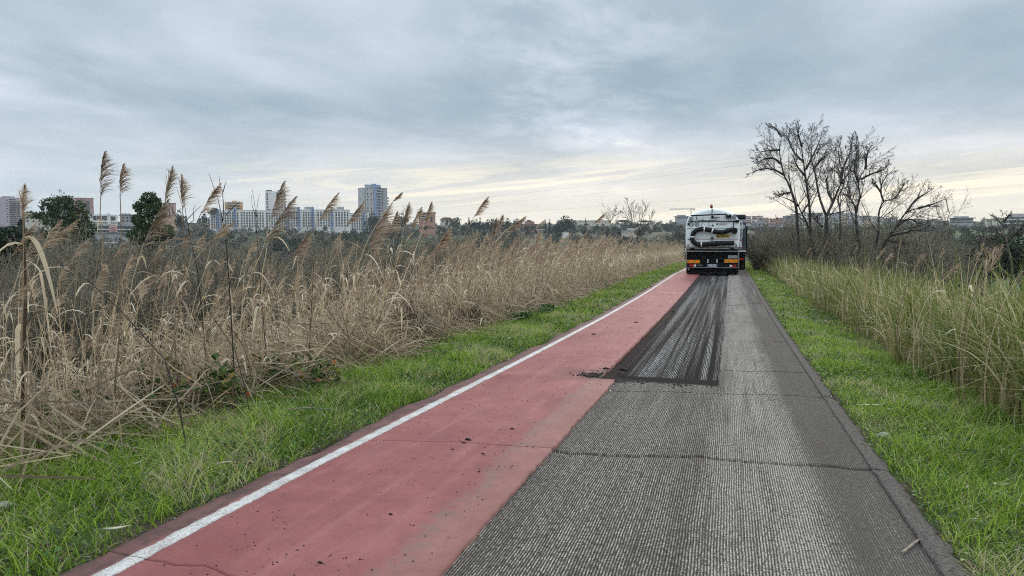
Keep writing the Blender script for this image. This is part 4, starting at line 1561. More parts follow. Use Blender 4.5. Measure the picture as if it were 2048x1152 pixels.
# ------------------------------------------------------------------ litter one can tell apart on the verges
M_PALE = principled("dead_leaf", C3(.42, .37, .27), .8, vary=.3, vscale=40)
M_STONE = principled("pale_stone", C3(.36, .34, .30), .9, vary=.35, vscale=25, bump=.5, bscale=120)
LF = [(1930, 958, .10, 1.1, 'curled pale reed leaf on the grass below the dark crack'), (2010, 947, .07, .1, 'short pale dead leaf lying right of the curled one'),
      (1740, 800, .22, -.5, 'long pale dead leaf lying slantwise by the kerb'), (1774, 770, .06, 1.0, 'small white leaf sliver in the right verge grass'),
      (1735, 868, .09, -.6, 'pale hooked dead leaf against the kerb edge'), (1925, 834, .08, .2, 'grey dead leaf under the edge of the tall grass'),
      (1522, 557, .40, -.9, 'white strip of dead leaf on the far right verge'), (1554, 575, .20, 1.3, 'tiny white scrap on the right verge below the strip'),
      (1020, 678, .14, .3, 'white folded leaf lying on the left verge past the bramble'), (1206, 612, .12, .8, 'white scrap at the edge of the red lane far along'),
      (275, 927, .10, 1.0, 'slanting pale leaf on the near left verge'), (455, 974, .12, 1.2, 'pale straight leaf pointing at the white line'),
      (450, 930, .14, .1, 'flat tan dead leaf on the left verge above the slanting one'), (640, 770, .14, 0.05, 'pair of pale leaves lying level on the left verge'),
      (232, 1052, .14, .05, 'pale broken leaf strip by the orange dead leaves'), (1375, 523, .2, .4, 'white fleck on the far left verge beside the truck')]
for k, (px, py, L, hd_, lab) in enumerate(LF):
    g = G(px, py, .03)
    r_ = np.random.default_rng(k)
    zb = gz(g[0], g[1]) + .055
    L *= 1.0
    t_ = np.linspace(-.5, .5, 9)[:, None]
    H = np.array([math.cos(hd_ + YAW), math.sin(hd_ + YAW), 0])
    Nn = np.array([-H[1], H[0], 0])
    curl = r_.uniform(-.12, .18) if k else .35
    Cn = H * L * t_ + Nn * L * curl * (4 * t_ ** 2 - .5) + np.array([0, 0, 1.0]) * (L * .10 * t_)
    V, Q_ = ribbons(Cn[None], unit(Nn + np.array([0, 0, .5]))[None], (L * .05 * np.array([.2, .6, .9, 1, 1, .9, .7, .45, .1]))[None])
    lo_ = link('dead_leaf', mesh_np('dead_leaf', V, Q_, mat=M_PALE), loc=(g[0], g[1], zb))
    sm = lo_.modifiers.new('thickness', 'SOLIDIFY')
    sm.thickness = .002
    tag(lo_, lab, 'dead leaf', 'pale dead leaves on the verges')
for px, py, r, lab in [(8, 1002, .045, 'pale rounded stone in the grass at the very edge of the view'), (1768, 862, .05, 'pale flat stone half sunk in the right verge beside the kerb'), (620, 832, .0, '')]:
    if r:
        g = G(px, py, .02)
        v, f = rock(12, r, int(px), (1.2, .9, .8))
        ob = link('stone', mesh_np('stone', v, None, f, M_STONE, smooth=True), loc=(g[0], g[1], gz(g[0], g[1]) + .035))
        sb = ob.modifiers.new('round', 'SUBSURF')
        sb.levels = sb.render_levels = 2
        tag(ob, lab, 'stone')
M_STICK = principled("grey_stick", C3(.24, .20, .15), .9, vary=.4, vscale=30)
for k, (a, b_, r, lab) in enumerate([((560, 830), (672, 826), .006, 'thin pale stick lying across the left verge grass'), ((1805, 1085), (1850, 1045), .008, 'short brown stick on the dead grass by the kerb corner'),
                                     ((70, 770), (200, 905), .007, 'fallen grey stem slanting down into the near bramble'), ((240, 700), (305, 925), .006, 'fallen pale stem leaning out of the near reeds')]):
    p0, p1 = G(*a, .03), G(*b_, .03)
    p0[2] = gz(p0[0], p0[1]) + .08
    p1[2] = gz(p1[0], p1[1]) + .06
    mid_ = (p0 + p1) / 2 + np.array([.01, 0, .015])
    mb = MB().tube([np.zeros(3), mid_ - p0, p1 - p0], [r, r * .9, r * .5], 6)
    tag(mb.build('stick', M_STICK, smooth=True, loc=tuple(p0)), lab, 'stick')

# ------------------------------------------------------------------ trees
M_TRUNK = leafy("bare_bark", [(0.0, C3(.030, .026, .022)), (.5, C3(.062, .053, .045)), (1.0, C3(.12, .10, .085))], 0.0, .9)
M_TWIG = leafy("grey_twigs", [(0.0, C3(.155, .138, .100)), (.5, C3(.275, .250, .185)), (1.0, C3(.40, .37, .28))], .28, .9, (C3(.85, .82, .8), C3(1.15, 1.12, 1.1)))
M_TWIGD = leafy("brown_twigs", [(0.0, C3(.055, .045, .033)), (.5, C3(.105, .087, .064)), (1.0, C3(.18, .15, .115))], .0, .9)
M_EVER = leafy("evergreen_leaves", [(0.0, C3(.014, .028, .010)), (.4, C3(.034, .058, .014)), (.75, C3(.070, .105, .022)), (1.0, C3(.13, .16, .045))], .25, .6)
M_DARKEV = leafy("dark_evergreen_leaves", [(0.0, C3(.010, .020, .012)), (.5, C3(.022, .038, .018)), (1.0, C3(.05, .07, .03))], .15, .7, (C3(.8, .85, .85), C3(1.2, 1.15, 1.0)))


def smooth_line(pts, n):
    pts = np.asarray(pts, float)
    if len(pts) < 3:
        t_ = np.linspace(0, 1, n)[:, None]
        return pts[0] * (1 - t_) + pts[-1] * t_
    P_ = np.concatenate([[2 * pts[0] - pts[1]], pts, [2 * pts[-1] - pts[-2]]])
    seg = len(pts) - 1
    out_ = []
    for u_ in np.linspace(0, seg - 1e-6, n):
        i = int(u_)
        f = u_ - i
        a, b_, c_, d_ = P_[i], P_[i + 1], P_[i + 2], P_[i + 3]
        out_.append(.5 * ((2 * b_) + (-a + c_) * f + (2 * a - 5 * b_ + 4 * c_ - d_) * f * f + (-a + 3 * b_ - 3 * c_ + d_) * f ** 3))
    return np.array(out_)


class Segs:
    def __init__(s):
        s.p0, s.p1, s.r0, s.r1, s.lv = [], [], [], [], []

    def line(s, pts, ra, rb, lv):
        rr = np.linspace(ra, rb, len(pts))
        for i in range(len(pts) - 1):
            s.p0.append(pts[i]); s.p1.append(pts[i + 1]); s.r0.append(rr[i]); s.r1.append(rr[i + 1]); s.lv.append(lv)


def grow(sg, pts, ra, rb, lv, maxlv, r_, dens, up_, zig, flat=None, lenf=(.35, .62), rmin=.004, start=.25):
    sg.line(pts, ra, rb, lv)
    if lv >= maxlv:
        return
    L = float(np.sum(np.linalg.norm(np.diff(pts, axis=0), axis=1)))
    nk = max(2, int(dens[min(lv, len(dens) - 1)] * (1 if lv else 1)))
    for k in range(nk):
        u_ = start + (1 - start) * (k + r_.random()) / nk
        i = min(int(u_ * (len(pts) - 1)), len(pts) - 2)
        p_ = pts[i] + (pts[i + 1] - pts[i]) * (u_ * (len(pts) - 1) - i)
        tg = unit(pts[i + 1] - pts[i])
        rnd_ = r_.normal(0, 1, 3)
        if flat is not None:
            rnd_ = rnd_ * flat
        side = unit(rnd_ - tg * np.dot(rnd_, tg))
        an = r_.uniform(.42, .95)
        d_ = unit(tg * math.cos(an) + side * math.sin(an) + np.array([0, 0, up_]))
        cl_ = L * r_.uniform(*lenf) * (1.2 - (.86 if lv == 0 else .75) * u_)
        m_ = 5 if lv < maxlv - 1 else 4
        q = [p_]
        dd = d_
        for j in range(m_):
            dd = unit(dd + r_.normal(0, zig, 3) + np.array([0, 0, up_ * .35]))
            q.append(q[-1] + dd * cl_ / m_)
        rr = max(rmin, (ra + (rb - ra) * u_) * .46)
        grow(sg, np.array(q), rr, max(rmin * .7, rr * .35), lv + 1, maxlv, r_, dens, up_, zig, flat, lenf, rmin, .15)


def segs_obj(sg, root, mat_t, mat_w, split=1, tone=(.3, .6)):
    p0, p1 = np.array(sg.p0), np.array(sg.p1)
    r0, r1, lv = np.array(sg.r0), np.array(sg.r1), np.array(sg.lv)
    r_ = np.random.default_rng(len(p0))
    for nm, msk, sides, mt in (('trunk', lv < split, 7, mat_t), ('twigs', lv >= split, 3, mat_w)):
        if msk.sum() == 0:
            continue
        V, Q_ = frusta(p0[msk], p1[msk], r0[msk], r1[msk], sides)
        rn = np.repeat(np.clip(r_.normal(*tone, msk.sum()) * (.6 if nm == 'trunk' else 1), 0, 1), 2 * sides)
        o_ = link(nm, mesh_np(nm, V, Q_, mat=mt, rnd=rn), root, kind='stuff' if nm == 'twigs' else None)


def crop(lines, ox=1450, oy=220, s=3.388):
    return [[(ox + a / s, oy + b_ / s) for a, b_ in l] for l in lines]


def traced_tree(lines, dep, r0, lab, seed, maxlv=4, dens=(11, 8, 5, 3), lenf=(.28, .50), spread=1.6, mats=None, zig=.085, up_=.09, rmin=.0048, group=None):
    """limbs follow the photograph in silhouette but fan out in depth; side branches are grown"""
    r_ = np.random.default_rng(seed)
    main = lines[0]
    ends = {}
    base3 = P(main[0][0], main[0][1], dep)
    zb = gz(base3[0], base3[1])
    org = np.array([base3[0], base3[1], zb])
    root = empty('bare_tree', tuple(org), label=lab, cat='tree', group=group)
    sg = Segs()
    done = []
    for k, ln in enumerate(lines):
        y0_, y1_ = ln[0][1], ln[-1][1]
        d0 = dep
        if k > 0:                                  # start where it leaves its parent
            best = min(((abs(ln[0][0] - a) + abs(ln[0][1] - b_), dd) for (a, b_, dd) in done), key=lambda q: q[0])
            d0 = best[1]
        d1 = d0 + r_.uniform(-spread, spread)
        m_ = len(ln)
        pts = []
        for i, (a, b_) in enumerate(ln):
            dd = d0 + (d1 - d0) * (i / (m_ - 1)) ** 1.2
            pts.append(P(a, b_, dd) - org)
            done.append((a, b_, dd))
        if k == 0 and pts[0][2] > .05:
            pts = [np.array([pts[0][0] * .3, 0, -.1])] + pts
        pts = pts[:max(4, int(len(pts) * .95))]
        ra = r0 * (.85 if k == 0 else .55)
        pts = smooth_line(pts, 4 * len(pts))
        pts[1:-1] += r_.normal(0, .004, (len(pts) - 2, 3)) * dep / 40
        grow(sg, pts, ra, rmin * 1.6, 0, maxlv, r_, dens, up_, zig, None, lenf, rmin, .30 if k == 0 else .2)
    m_ = mats or (M_TRUNK, M_TRUNK)
    segs_obj(sg, root, m_[0], m_[1])
    return root


GT = 'bare trees standing on the right bank'
T1 = crop([[(500, 960), (490, 780), (478, 640), (430, 500), (400, 440), (375, 330), (370, 240), (395, 160), (420, 120)],
           [(400, 440), (330, 405), (250, 400), (145, 440)], [(375, 360), (320, 325), (250, 340), (205, 400)], [(370, 270), (300, 275), (200, 290)],
           [(385, 180), (335, 120), (280, 105)], [(440, 560), (380, 570), (310, 600)]])
T2 = crop([[(585, 960), (578, 800), (570, 640), (548, 480), (532, 350), (520, 250), (545, 170), (600, 85)],
           [(532, 350), (470, 290), (430, 200), (440, 130)], [(550, 400), (600, 300), (645, 200), (660, 130)], [(522, 250), (495, 160), (500, 80)],
           [(545, 450), (490, 380), (455, 300)]])
T3 = crop([[(600, 960), (555, 770), (520, 700), (480, 600), (465, 470), (500, 380)], [(520, 700), (560, 640), (600, 560)], [(500, 650), (440, 610), (360, 580)]])
T4 = crop([[(682, 980), (688, 820), (690, 720), (735, 620), (785, 500), (840, 420), (870, 360), (940, 270), (1000, 215)],
           [(690, 730), (640, 590), (612, 440), (585, 330), (590, 220), (620, 150)], [(785, 500), (800, 400), (850, 280), (862, 190)],
           [(660, 790), (610, 740), (570, 690)], [(735, 620), (700, 560), (690, 470), (710, 410)], [(600, 400), (650, 340), (715, 290)]])
T5 = crop([[(782, 1000), (780, 820), (780, 680), (765, 600), (800, 520), (810, 440), (775, 360), (740, 270), (725, 230)],
           [(800, 500), (760, 420), (710, 410)], [(780, 370), (770, 280), (790, 190)]])
T6 = crop([[(912, 980), (895, 820), (888, 690), (915, 590), (905, 490), (950, 400), (1040, 320), (1120, 262)],
           [(905, 490), (880, 420), (885, 340), (900, 250), (940, 180)], [(890, 680), (850, 600), (800, 560)], [(920, 470), (1000, 430), (1080, 400), (1120, 350)],
           [(950, 400), (960, 320), (985, 240)]])
T7 = crop([[(1020, 980), (1040, 820), (1042, 700), (1075, 622), (1150, 600), (1220, 560), (1260, 520)],
           [(1075, 622), (1055, 540), (1085, 460), (1140, 405)], [(1058, 560), (1020, 500), (1000, 470)], [(1150, 600), (1200, 530), (1220, 480)]])
T8 = crop([[(1070, 960), (1110, 860), (1165, 785), (1225, 700), (1310, 665), (1390, 650), (1460, 680)],
           [(1225, 700), (1290, 610), (1370, 560), (1410, 530)], [(1165, 785), (1250, 740), (1320, 770), (1400, 740)], [(1310, 665), (1400, 640), (1500, 600)],
           [(1120, 850), (1220, 830), (1300, 815), (1400, 830)], [(1100, 880), (1180, 900), (1260, 900)]])
T9 = crop([[(1500, 900), (1505, 780), (1520, 700), (1560, 640), (1600, 600)], [(1520, 700), (1500, 620), (1520, 590)], [(1505, 780), (1440, 700), (1430, 600)]])
traced_tree(T1, 38, .115, 'bare tree nearest the trucks, its long limbs reaching out over the path', 1, group=GT)
traced_tree(T2, 40, .115, 'tall straight bare tree with the highest crown, second from the trucks', 2, group=GT)
traced_tree(T3, 37, .085, 'leaning bare tree with a black kinked trunk in front of the two tallest', 3, 4, (6, 5, 4, 3), group=GT)
traced_tree(T4, 38, .13, 'thick bare tree forking low into a wide V, left of the lattice pylon', 4, group=GT)
traced_tree(T5, 43, .085, 'slender bare tree standing between the V-forked tree and the pylon', 5, group=GT)
traced_tree(T6, 39, .11, 'bare tree whose crown opens right in front of the lattice pylon', 6, group=GT)
traced_tree(T7, 40, .10, 'crooked bare tree right of the pylon with a sharply bent trunk', 7, group=GT)
traced_tree(T8, 36, .11, 'low bare tree sprawling sideways with long near horizontal limbs', 8, 4, (7, 6, 4, 3), group=GT)
traced_tree(T9, 62, .07, 'thin bare tree at the outer end of the row of bare trees', 9, 4, (6, 5, 4), mats=(M_TWIG, M_TWIG), group=GT)
# bare willow left of the white truck
c4 = lambda l: [[(1080 + a / 6.827, 400 + b_ / 6.827) for a, b_ in q] for q in l]
traced_tree(c4([[(1320, 620), (1335, 500), (1355, 420), (1380, 300), (1345, 180), (1360, 40)], [(1370, 330), (1400, 220), (1440, 100), (1420, 30)],
                [(1350, 430), (1250, 350), (1200, 240), (1140, 130), (1100, 30)], [(1240, 330), (1250, 200), (1200, 60), (1190, 0)], [(1355, 430), (1450, 350), (1520, 260), (1560, 150)],
                [(1250, 340), (1280, 180), (1260, 30)]]), 85, .07, 'bare willow with fanning branches, alone left of the white truck', 11, 3, (9, 5, 4), (.3, .5), 3, (M_TWIGD, M_TWIGD), .07, .14, .009)
traced_tree(c4([[(960, 420), (955, 300), (965, 200), (975, 90)], [(958, 300), (920, 250), (870, 190)], [(960, 290), (1020, 200), (1035, 110)], [(1020, 220), (1080, 180), (1110, 150)]]),
            105, .09, 'fainter bare willow just left of the fanning one', 12, 3, (8, 5, 4), (.3, .5), 3, (M_TWIG, M_TWIG), .07, .14, .009)
# dark tree with ivy at the far right edge
c5 = lambda l: [[(1700 + a / 5.758, 400 + b_ / 5.758) for a, b_ in q] for q in l]
traced_tree(c5([[(1860, 760), (1830, 600), (1800, 450), (1760, 330), (1770, 200), (1775, 110)], [(1800, 450), (1700, 380), (1600, 350)], [(1770, 300), (1690, 220), (1630, 170)],
                [(1765, 260), (1820, 190), (1870, 150)], [(1810, 480), (1900, 400), (1960, 330), (2010, 300)], [(1830, 600), (1720, 520), (1560, 440), (1430, 400)],
                [(1800, 450), (1870, 360), (1900, 250)]]), 58, .16, 'dark spreading bare tree partly clad in ivy beyond the tall grass', 13, 4, (9, 6, 4, 3), (.28, .5), 3, (M_TWIGD, M_TWIGD), .12, .03, .012)


def twig_bush(seed, h=1.0, n=26, spread=.55, lvls=3, dens=(5, 4, 4), rmin=.010, upb=.12):
    r_ = np.random.default_rng(seed)
    sg = Segs()
    for k in range(n):
        a = r_.random() * 2 * PI
        q = r_.random() ** .6 * spread
        p0 = np.array([math.cos(a) * q * .25, math.sin(a) * q * .25, 0])
        hh = h * r_.uniform(.7, 1.0) * (1 - .35 * (q / spread) ** 2)
        p1 = np.array([math.cos(a) * q * h, math.sin(a) * q * h, hh])
        mid_ = (p0 + p1) / 2 + np.array([-math.cos(a), -math.sin(a), .3]) * q * h * .12
        pts = smooth_line([p0, mid_, p1], 6)
        pts[1:] += r_.normal(0, .012 * h, (5, 3))
        grow(sg, pts, .012 * h, rmin, 0, lvls, r_, dens, upb, .20, None, (.28, .5), rmin, .12)
    return sg


def leaf_cloud(blobs, n, size, r_, jag=.25, shell=.55):
    """leaf faces through the volume of several lobes"""
    blobs = np.array(blobs, float)
    w_ = (blobs[:, 3] * blobs[:, 4] * blobs[:, 5]) ** .66
    k_ = r_.choice(len(blobs), n, p=w_ / w_.sum())
    d_ = unit(r_.normal(0, 1, (n, 3)))
    q = (shell + (1 - shell) * r_.random(n)) ** .8 * (1 + jag * (nz(d_[:, 0] * 3 + k_, d_[:, 1] * 3 + d_[:, 2] * 2, 1.6, 5) - .5) * 2)
    C_ = blobs[k_, :3] + d_ * blobs[k_, 3:6] * q[:, None]
    keep_ = nz(C_[:, 0] * 1.3 + C_[:, 2], C_[:, 1] * 1.3 - C_[:, 2] * .7, 1.1, 7) > .28
    C_ = C_[keep_]
    n = len(C_)
    V, Q_ = leaf_quads(C_, size, r_, .8, .8)
    tone = np.clip(.25 + .5 * r_.random(n) + .3 * (nz(C_[:, 0], C_[:, 2], 1.3 / max(.3, size * 2), 3) - .5), 0, 1)
    return V, Q_, np.repeat(tone, 6)


def evergreen(px, ytop, dep, blobs_px, n, size, lab, seed, mat=None, group=None, cat='tree', trunk=True):
    """blobs given as (px, py, rx px, ry px); the tree stands on the ground below"""
    r_ = np.random.default_rng(seed)
    base3 = P(px, ytop, dep)
    zb = gz(base3[0], base3[1])
    org = np.array([base3[0], base3[1], zb])
    root = empty('evergreen_tree', tuple(org), label=lab, cat=cat, group=group)
    k_ = dep / F
    bl = []
    for (a, b_, rx, ry) in blobs_px:
        c_ = P(a, b_, dep + r_.uniform(-.4, .4) * rx * k_) - org
        bl.append((c_[0], c_[1], c_[2], rx * k_, rx * k_, ry * k_))
    V, Q_, R_ = leaf_cloud(bl, n, size, r_)
    link('crown', mesh_np('crown', V, Q_, mat=mat or M_EVER, rnd=R_), root, kind='stuff')
    if trunk:
        sg = Segs()
        for i, b_ in enumerate(bl[:7]):
            tgt = np.array(b_[:3])
            pts = smooth_line([[0, 0, 0], [tgt[0] * .25, tgt[1] * .25, tgt[2] * .5], tgt], 7)
            sg.line(pts, .16 if i == 0 else .09, .03, 0)
        V, Q_ = frusta(sg.p0, sg.p1, sg.r0, sg.r1, 6)
        link('trunk', mesh_np('trunk', V, Q_, mat=M_TRUNK, rnd=np.full(len(V), .5)), root)
    return root


evergreen(130, 480, 95, [(128, 425, 28, 16), (150, 412, 20, 14), (105, 405, 22, 9), (92, 415, 12, 9), (160, 432, 22, 14), (118, 445, 34, 14), (150, 455, 30, 18), (85, 432, 16, 8), (62, 430, 14, 8), (128, 399, 18, 8), (110, 420, 16, 12), (172, 458, 20, 18), (135, 470, 45, 22)],
          9500, .26, 'broad dark green tree with gaps of sky, beside the antenna building', 1)
evergreen(297, 480, 80, [(298, 395, 16, 11), (288, 408, 18, 12), (308, 410, 18, 16), (296, 420, 24, 14), (312, 428, 20, 14), (276, 415, 10, 8), (275, 440, 14, 12), (300, 448, 28, 16), (290, 470, 36, 20), (330, 465, 20, 18)],
          8000, .24, 'round topped dark green tree left of the salmon tower', 2)
evergreen(25, 520, 55, [(20, 475, 40, 22), (40, 500, 30, 28), (5, 510, 40, 34), (60, 480, 16, 14)], 5200, .22, 'low dark evergreen mass at the outer left edge of the valley', 3, M_DARKEV)
evergreen(41, 520, 57, [(41, 455, 5, 16), (41, 480, 6, 22), (41, 505, 6, 20)], 1400, .16, 'slim dark cypress in front of the pinkish tower', 4, M_DARKEV)
evergreen(1915, 560, 60, [(1915, 562, 20, 14), (1900, 575, 22, 16), (1932, 572, 18, 14)], 3000, .2, 'dark green round bush behind the right bank grass', 5, M_EVER, cat='bush')
evergreen(1960, 530, 70, [(1925, 515, 20, 20), (1955, 525, 30, 26), (1990, 505, 40, 34), (2030, 500, 30, 40), (2045, 525, 30, 36), (1985, 540, 50, 20)], 5200, .28, 'dark ivy covered thicket under the spreading bare tree', 6, M_DARKEV, cat='bush')
evergreen(1720, 460, 62, [(1740, 500, 60, 26), (1800, 505, 50, 22)], 900, .2, 'patch of brown leafed scrub behind the sprawling tree', 7, M_TWIGD, cat='bush', trunk=False)

# grey scrub of bare willows filling the valley: a few shapes, many individuals
bush_geo = []
for k in range(5):
    sg = twig_bush(500 + k, 7.0, 26 + 2 * k, .42 + .05 * k, 3, (5, 4, 4), .012)
    bush_geo.append(sg)
BG = []
for k, sg in enumerate(bush_geo):
    p0, p1 = np.array(sg.p0), np.array(sg.p1)
    r_ = np.random.default_rng(k)
    lv = np.array(sg.lv)
    V, Q_ = frusta(p0[lv < 1], p1[lv < 1], np.array(sg.r0)[lv < 1], np.array(sg.r1)[lv < 1], 4)
    m1 = mesh_np('stems', V, Q_, mat=M_TWIG, rnd=np.full(len(V), .3))
    V, Q_ = frusta(p0[lv >= 1], p1[lv >= 1], np.array(sg.r0)[lv >= 1], np.array(sg.r1)[lv >= 1], 3)
    m2 = mesh_np('twigs', V, Q_, mat=M_TWIG, rnd=np.repeat(r_.random((lv >= 1).sum()), 6))
    BG.append((m1, m2))


def put_bush(k, x, y, h, rz, label, group, dark=False):
    root = empty('bare_bush', (x, y, gz(x, y) - .1), rz, label, 'bush', group)
    root.scale = (h / 7.0 * 1.1, h / 7.0 * 1.1, h / 7.0)
    a = link('stems', BG[k][0], root, kind='stuff')
    b_ = link('twigs', BG[k][1], root, kind='stuff')
    return root


def skyline(px):
    """height in the photograph that the scrub tops reach"""
    return np.interp(px, [-200, 0, 60, 95, 150, 230, 300, 430, 520, 700, 800, 900, 1000, 1100, 1200, 1300, 1350, 1420, 1500, 1560, 1640, 1800, 1880, 1920, 2000, 2100],
                     [470, 470, 468, 452, 446, 478, 468, 466, 468, 462, 462, 452, 462, 470, 462, 458, 446, 446, 455, 440, 438, 436, 460, 480, 500, 500])


r_ = np.random.default_rng(4)
cnt = 0
for i in range(150):
    px = r_.uniform(-60, 1400)
    dep = 26 + 130 * r_.random() ** 1.3
    b3 = P(px, 480, dep)
    zb = gz(b3[0], b3[1])
    yt = skyline(px) + abs(r_.normal(0, 14)) + (10 if dep < 45 else 0)
    ztop = P(px, yt, dep)[2]
    h = ztop - zb
    if h < 2.0 or b3[0] > -9 or h > 12:
        continue
    put_bush(i % 5, b3[0], b3[1], h, r_.random() * 6, ('tall' if h > 7 else 'middling' if h > 5 else 'low') + ' grey leafless willow scrub ' + where(b3[0], b3[1]) + (', close behind the reeds' if dep < 60 else ', far back in the valley'), 'bare scrub in the valley behind the reeds')
    cnt += 1
for i, (px, yt, dep) in enumerate([(1540, 446, 52), (1575, 440, 48), (1610, 448, 60), (1650, 442, 56), (1690, 450, 50), (1730, 446, 62), (1770, 440, 58), (1810, 445, 52), (1845, 452, 60),
                                   (1880, 470, 66), (1520, 465, 58), (1600, 470, 46), (1680, 475, 44), (1750, 478, 46), (1820, 480, 48), (1560, 485, 44), (1640, 490, 42), (1790, 498, 42), (1860, 492, 50),
                                   (1720, 505, 40), (1530, 497, 47), (1555, 448, 44), (1590, 436, 41), (1625, 430, 45), (1665, 436, 40), (1700, 440, 43), (1740, 432, 47), (1780, 428, 44), (1815, 436, 41), (1850, 446, 46), (1880, 455, 50), (1515, 470, 45), (1610, 462, 37), (1690, 470, 36), (1760, 466, 38), (1835, 474, 39), (1905, 500, 48)]):
    b3 = P(px, 480, dep)
    zb = gz(b3[0], b3[1])
    h = P(px, yt - 16, dep)[2] - zb
    put_bush(i % 5, b3[0], b3[1], h, i * 1.3, ('tall' if h > 5 else 'low') + ' brown grey bare thicket bush ' + where(b3[0], b3[1]), 'bare thicket under the right bank trees')
for i in range(26):
    px = r_.uniform(1480, 2080)
    dep = r_.uniform(95, 230)
    b3 = P(px, 480, dep)
    zb = gz(b3[0], b3[1])
    h = P(px, np.interp(px, [1480, 1700, 1850, 1950, 2080], [462, 455, 462, 478, 480]) + abs(r_.normal(0, 12)), dep)[2] - zb
    put_bush(i % 5, b3[0], b3[1], min(h, 11), i * 1.7, 'distant grey bare scrub across the plain ' + where(b3[0], b3[1]), 'distant bare scrub on the right')

# ------------------------------------------------------------------ far trees on the hillside
def far_variant(kind, seed):
    r_ = np.random.default_rng(seed)
    if kind == 'round':
        bl = [(r_.normal(0, 1.2), r_.normal(0, 1.2), r_.uniform(3.5, 6.5), r_.uniform(1.6, 2.4), r_.uniform(1.6, 2.4), r_.uniform(1.4, 2.2)) for _ in range(6)]
        V, Q_, R_ = leaf_cloud(bl, 620, .75, r_)
    elif kind == 'umbrella':
        bl = [(r_.normal(0, 1.6), r_.normal(0, 1.6), r_.uniform(6.6, 7.4), 2.2, 2.2, .75) for _ in range(7)]
        V, Q_, R_ = leaf_cloud(bl, 700, .6, r_)
    else:
        bl = [(0, 0, 1.6 + k, 1.0 - .1 * k, 1.0 - .1 * k, 1.4) for k in range(7)]
        V, Q_, R_ = leaf_cloud(bl, 520, .55, r_)
    mc = mesh_np('crown', V, Q_, mat=M_DARKEV, rnd=R_)
    pts = smooth_line([[0, 0, -.5], [.1, 0, 3], [0, .1, 5.6 if kind != 'umbrella' else 6.8]], 5)
    V, Q_ = frusta(pts[:-1], pts[1:], [.22] * 4, [.15] * 4, 5)
    mt = mesh_np('trunk', V, Q_, mat=M_TRUNK, rnd=np.full(len(V), .4))
    return mc, mt


FV = {'round': [far_variant('round', 70 + k) for k in range(4)], 'umbrella': [far_variant('umbrella', 80 + k) for k in range(3)], 'cypress': [far_variant('cypress', 90 + k) for k in range(2)]}


def far_tree(kind, px, ytop, dep, wpx, label, group=None, k=0, hfix=None):
    b3 = P(px, 470, dep)
    zb = gz(b3[0], b3[1])
    h = max(3.0, P(px, ytop, dep)[2] - zb) if hfix is None else hfix
    full_h, full_w = (8.3, 6.4) if kind == 'round' else (8.1, 7.6) if kind == 'umbrella' else (8.8, 2.2)
    sx = (wpx * dep / F) / full_w if wpx else h / full_h
    mc, mt = FV[kind][k % len(FV[kind])]
    root = empty({'round': 'evergreen_tree', 'umbrella': 'umbrella_pine', 'cypress': 'cypress'}[kind], (b3[0], b3[1], zb), k * 1.1, label, 'tree', group)
    root.scale = (sx, sx, h / full_h)
    link('crown', mc, root, kind='stuff')
    link('trunk', mt, root)
    return root


far_tree('round', 1133, 430, 470, 36, 'large dark rounded pine on the hill between villa and bare willow', None, 1)
far_tree('round', 1120, 440, 465, 24, 'lower dark shoulder tree touching the large rounded pine', None, 2)
far_tree('umbrella', 1248, 439, 730, 34, 'flat dark umbrella pine over the small white house', None, 0)
far_tree('umbrella', 1291, 440, 740, 24, 'umbrella pine just right of the fanning bare willow', None, 1)
far_tree('round', 906, 431, 530, 26, 'dark pointed conifer clump left of the gap in the cypress row', None, 3)
for k, xx in enumerate(np.arange(938, 1036, 7.5)):
    far_tree('round' if k % 3 else 'cypress', xx, 434 + (k * 5 % 7), 540, 15 if k % 3 else 10, ['outermost', 'second', 'third', 'fourth', 'fifth', 'sixth', 'seventh', 'eighth', 'ninth', 'tenth', 'eleventh', 'twelfth', 'thirteenth', 'fourteenth'][k] + ' dark conifer of the hilltop row, counted toward the villa', 'close row of dark conifers on the hilltop', k)
far_tree('umbrella', 427, 416, 560, 24, 'umbrella pine at the outer end of the white block roofs', None, 2)
far_tree('round', 409, 421, 560, 20, 'rounded grey green tree beside the outer white block', None, 0)
far_tree('umbrella', 545, 419, 640, 40, 'wide umbrella pine showing over the white block below the narrow tower', None, 1)
far_tree('umbrella', 583, 417, 640, 22, 'umbrella pine tucked behind the blue stairwell of the white blocks', None, 0)
far_tree('round', 748, 424, 520, 28, 'dark tree in front of the foot of the big blue tower', None, 1)
far_tree('round', 740, 434, 518, 22, 'smaller dark tree at the corner where white block meets tower', None, 3)
far_tree('round', 805, 424, 540, 24, 'dark tree standing free between big tower and terracotta house', None, 2)
far_tree('round', 650, 448, 520, 10, 'narrow dark tree in front of the white blocks', None, 0)
far_tree('round', 362, 418, 480, 20, 'dark tree just right of the salmon tower', None, 2)
far_tree('cypress', 1091, 440, 560, 7, 'thin wispy tree right of the villa', None, 0)
far_tree('cypress', 1099, 438, 560, 7, 'second wispy tree right of the villa', None, 1)
far_tree('cypress', 1171, 436, 800, 6, 'tiny pointed conifer on the ridge left of the willow', None, 0)
n_ = 0
r_ = np.random.default_rng(21)
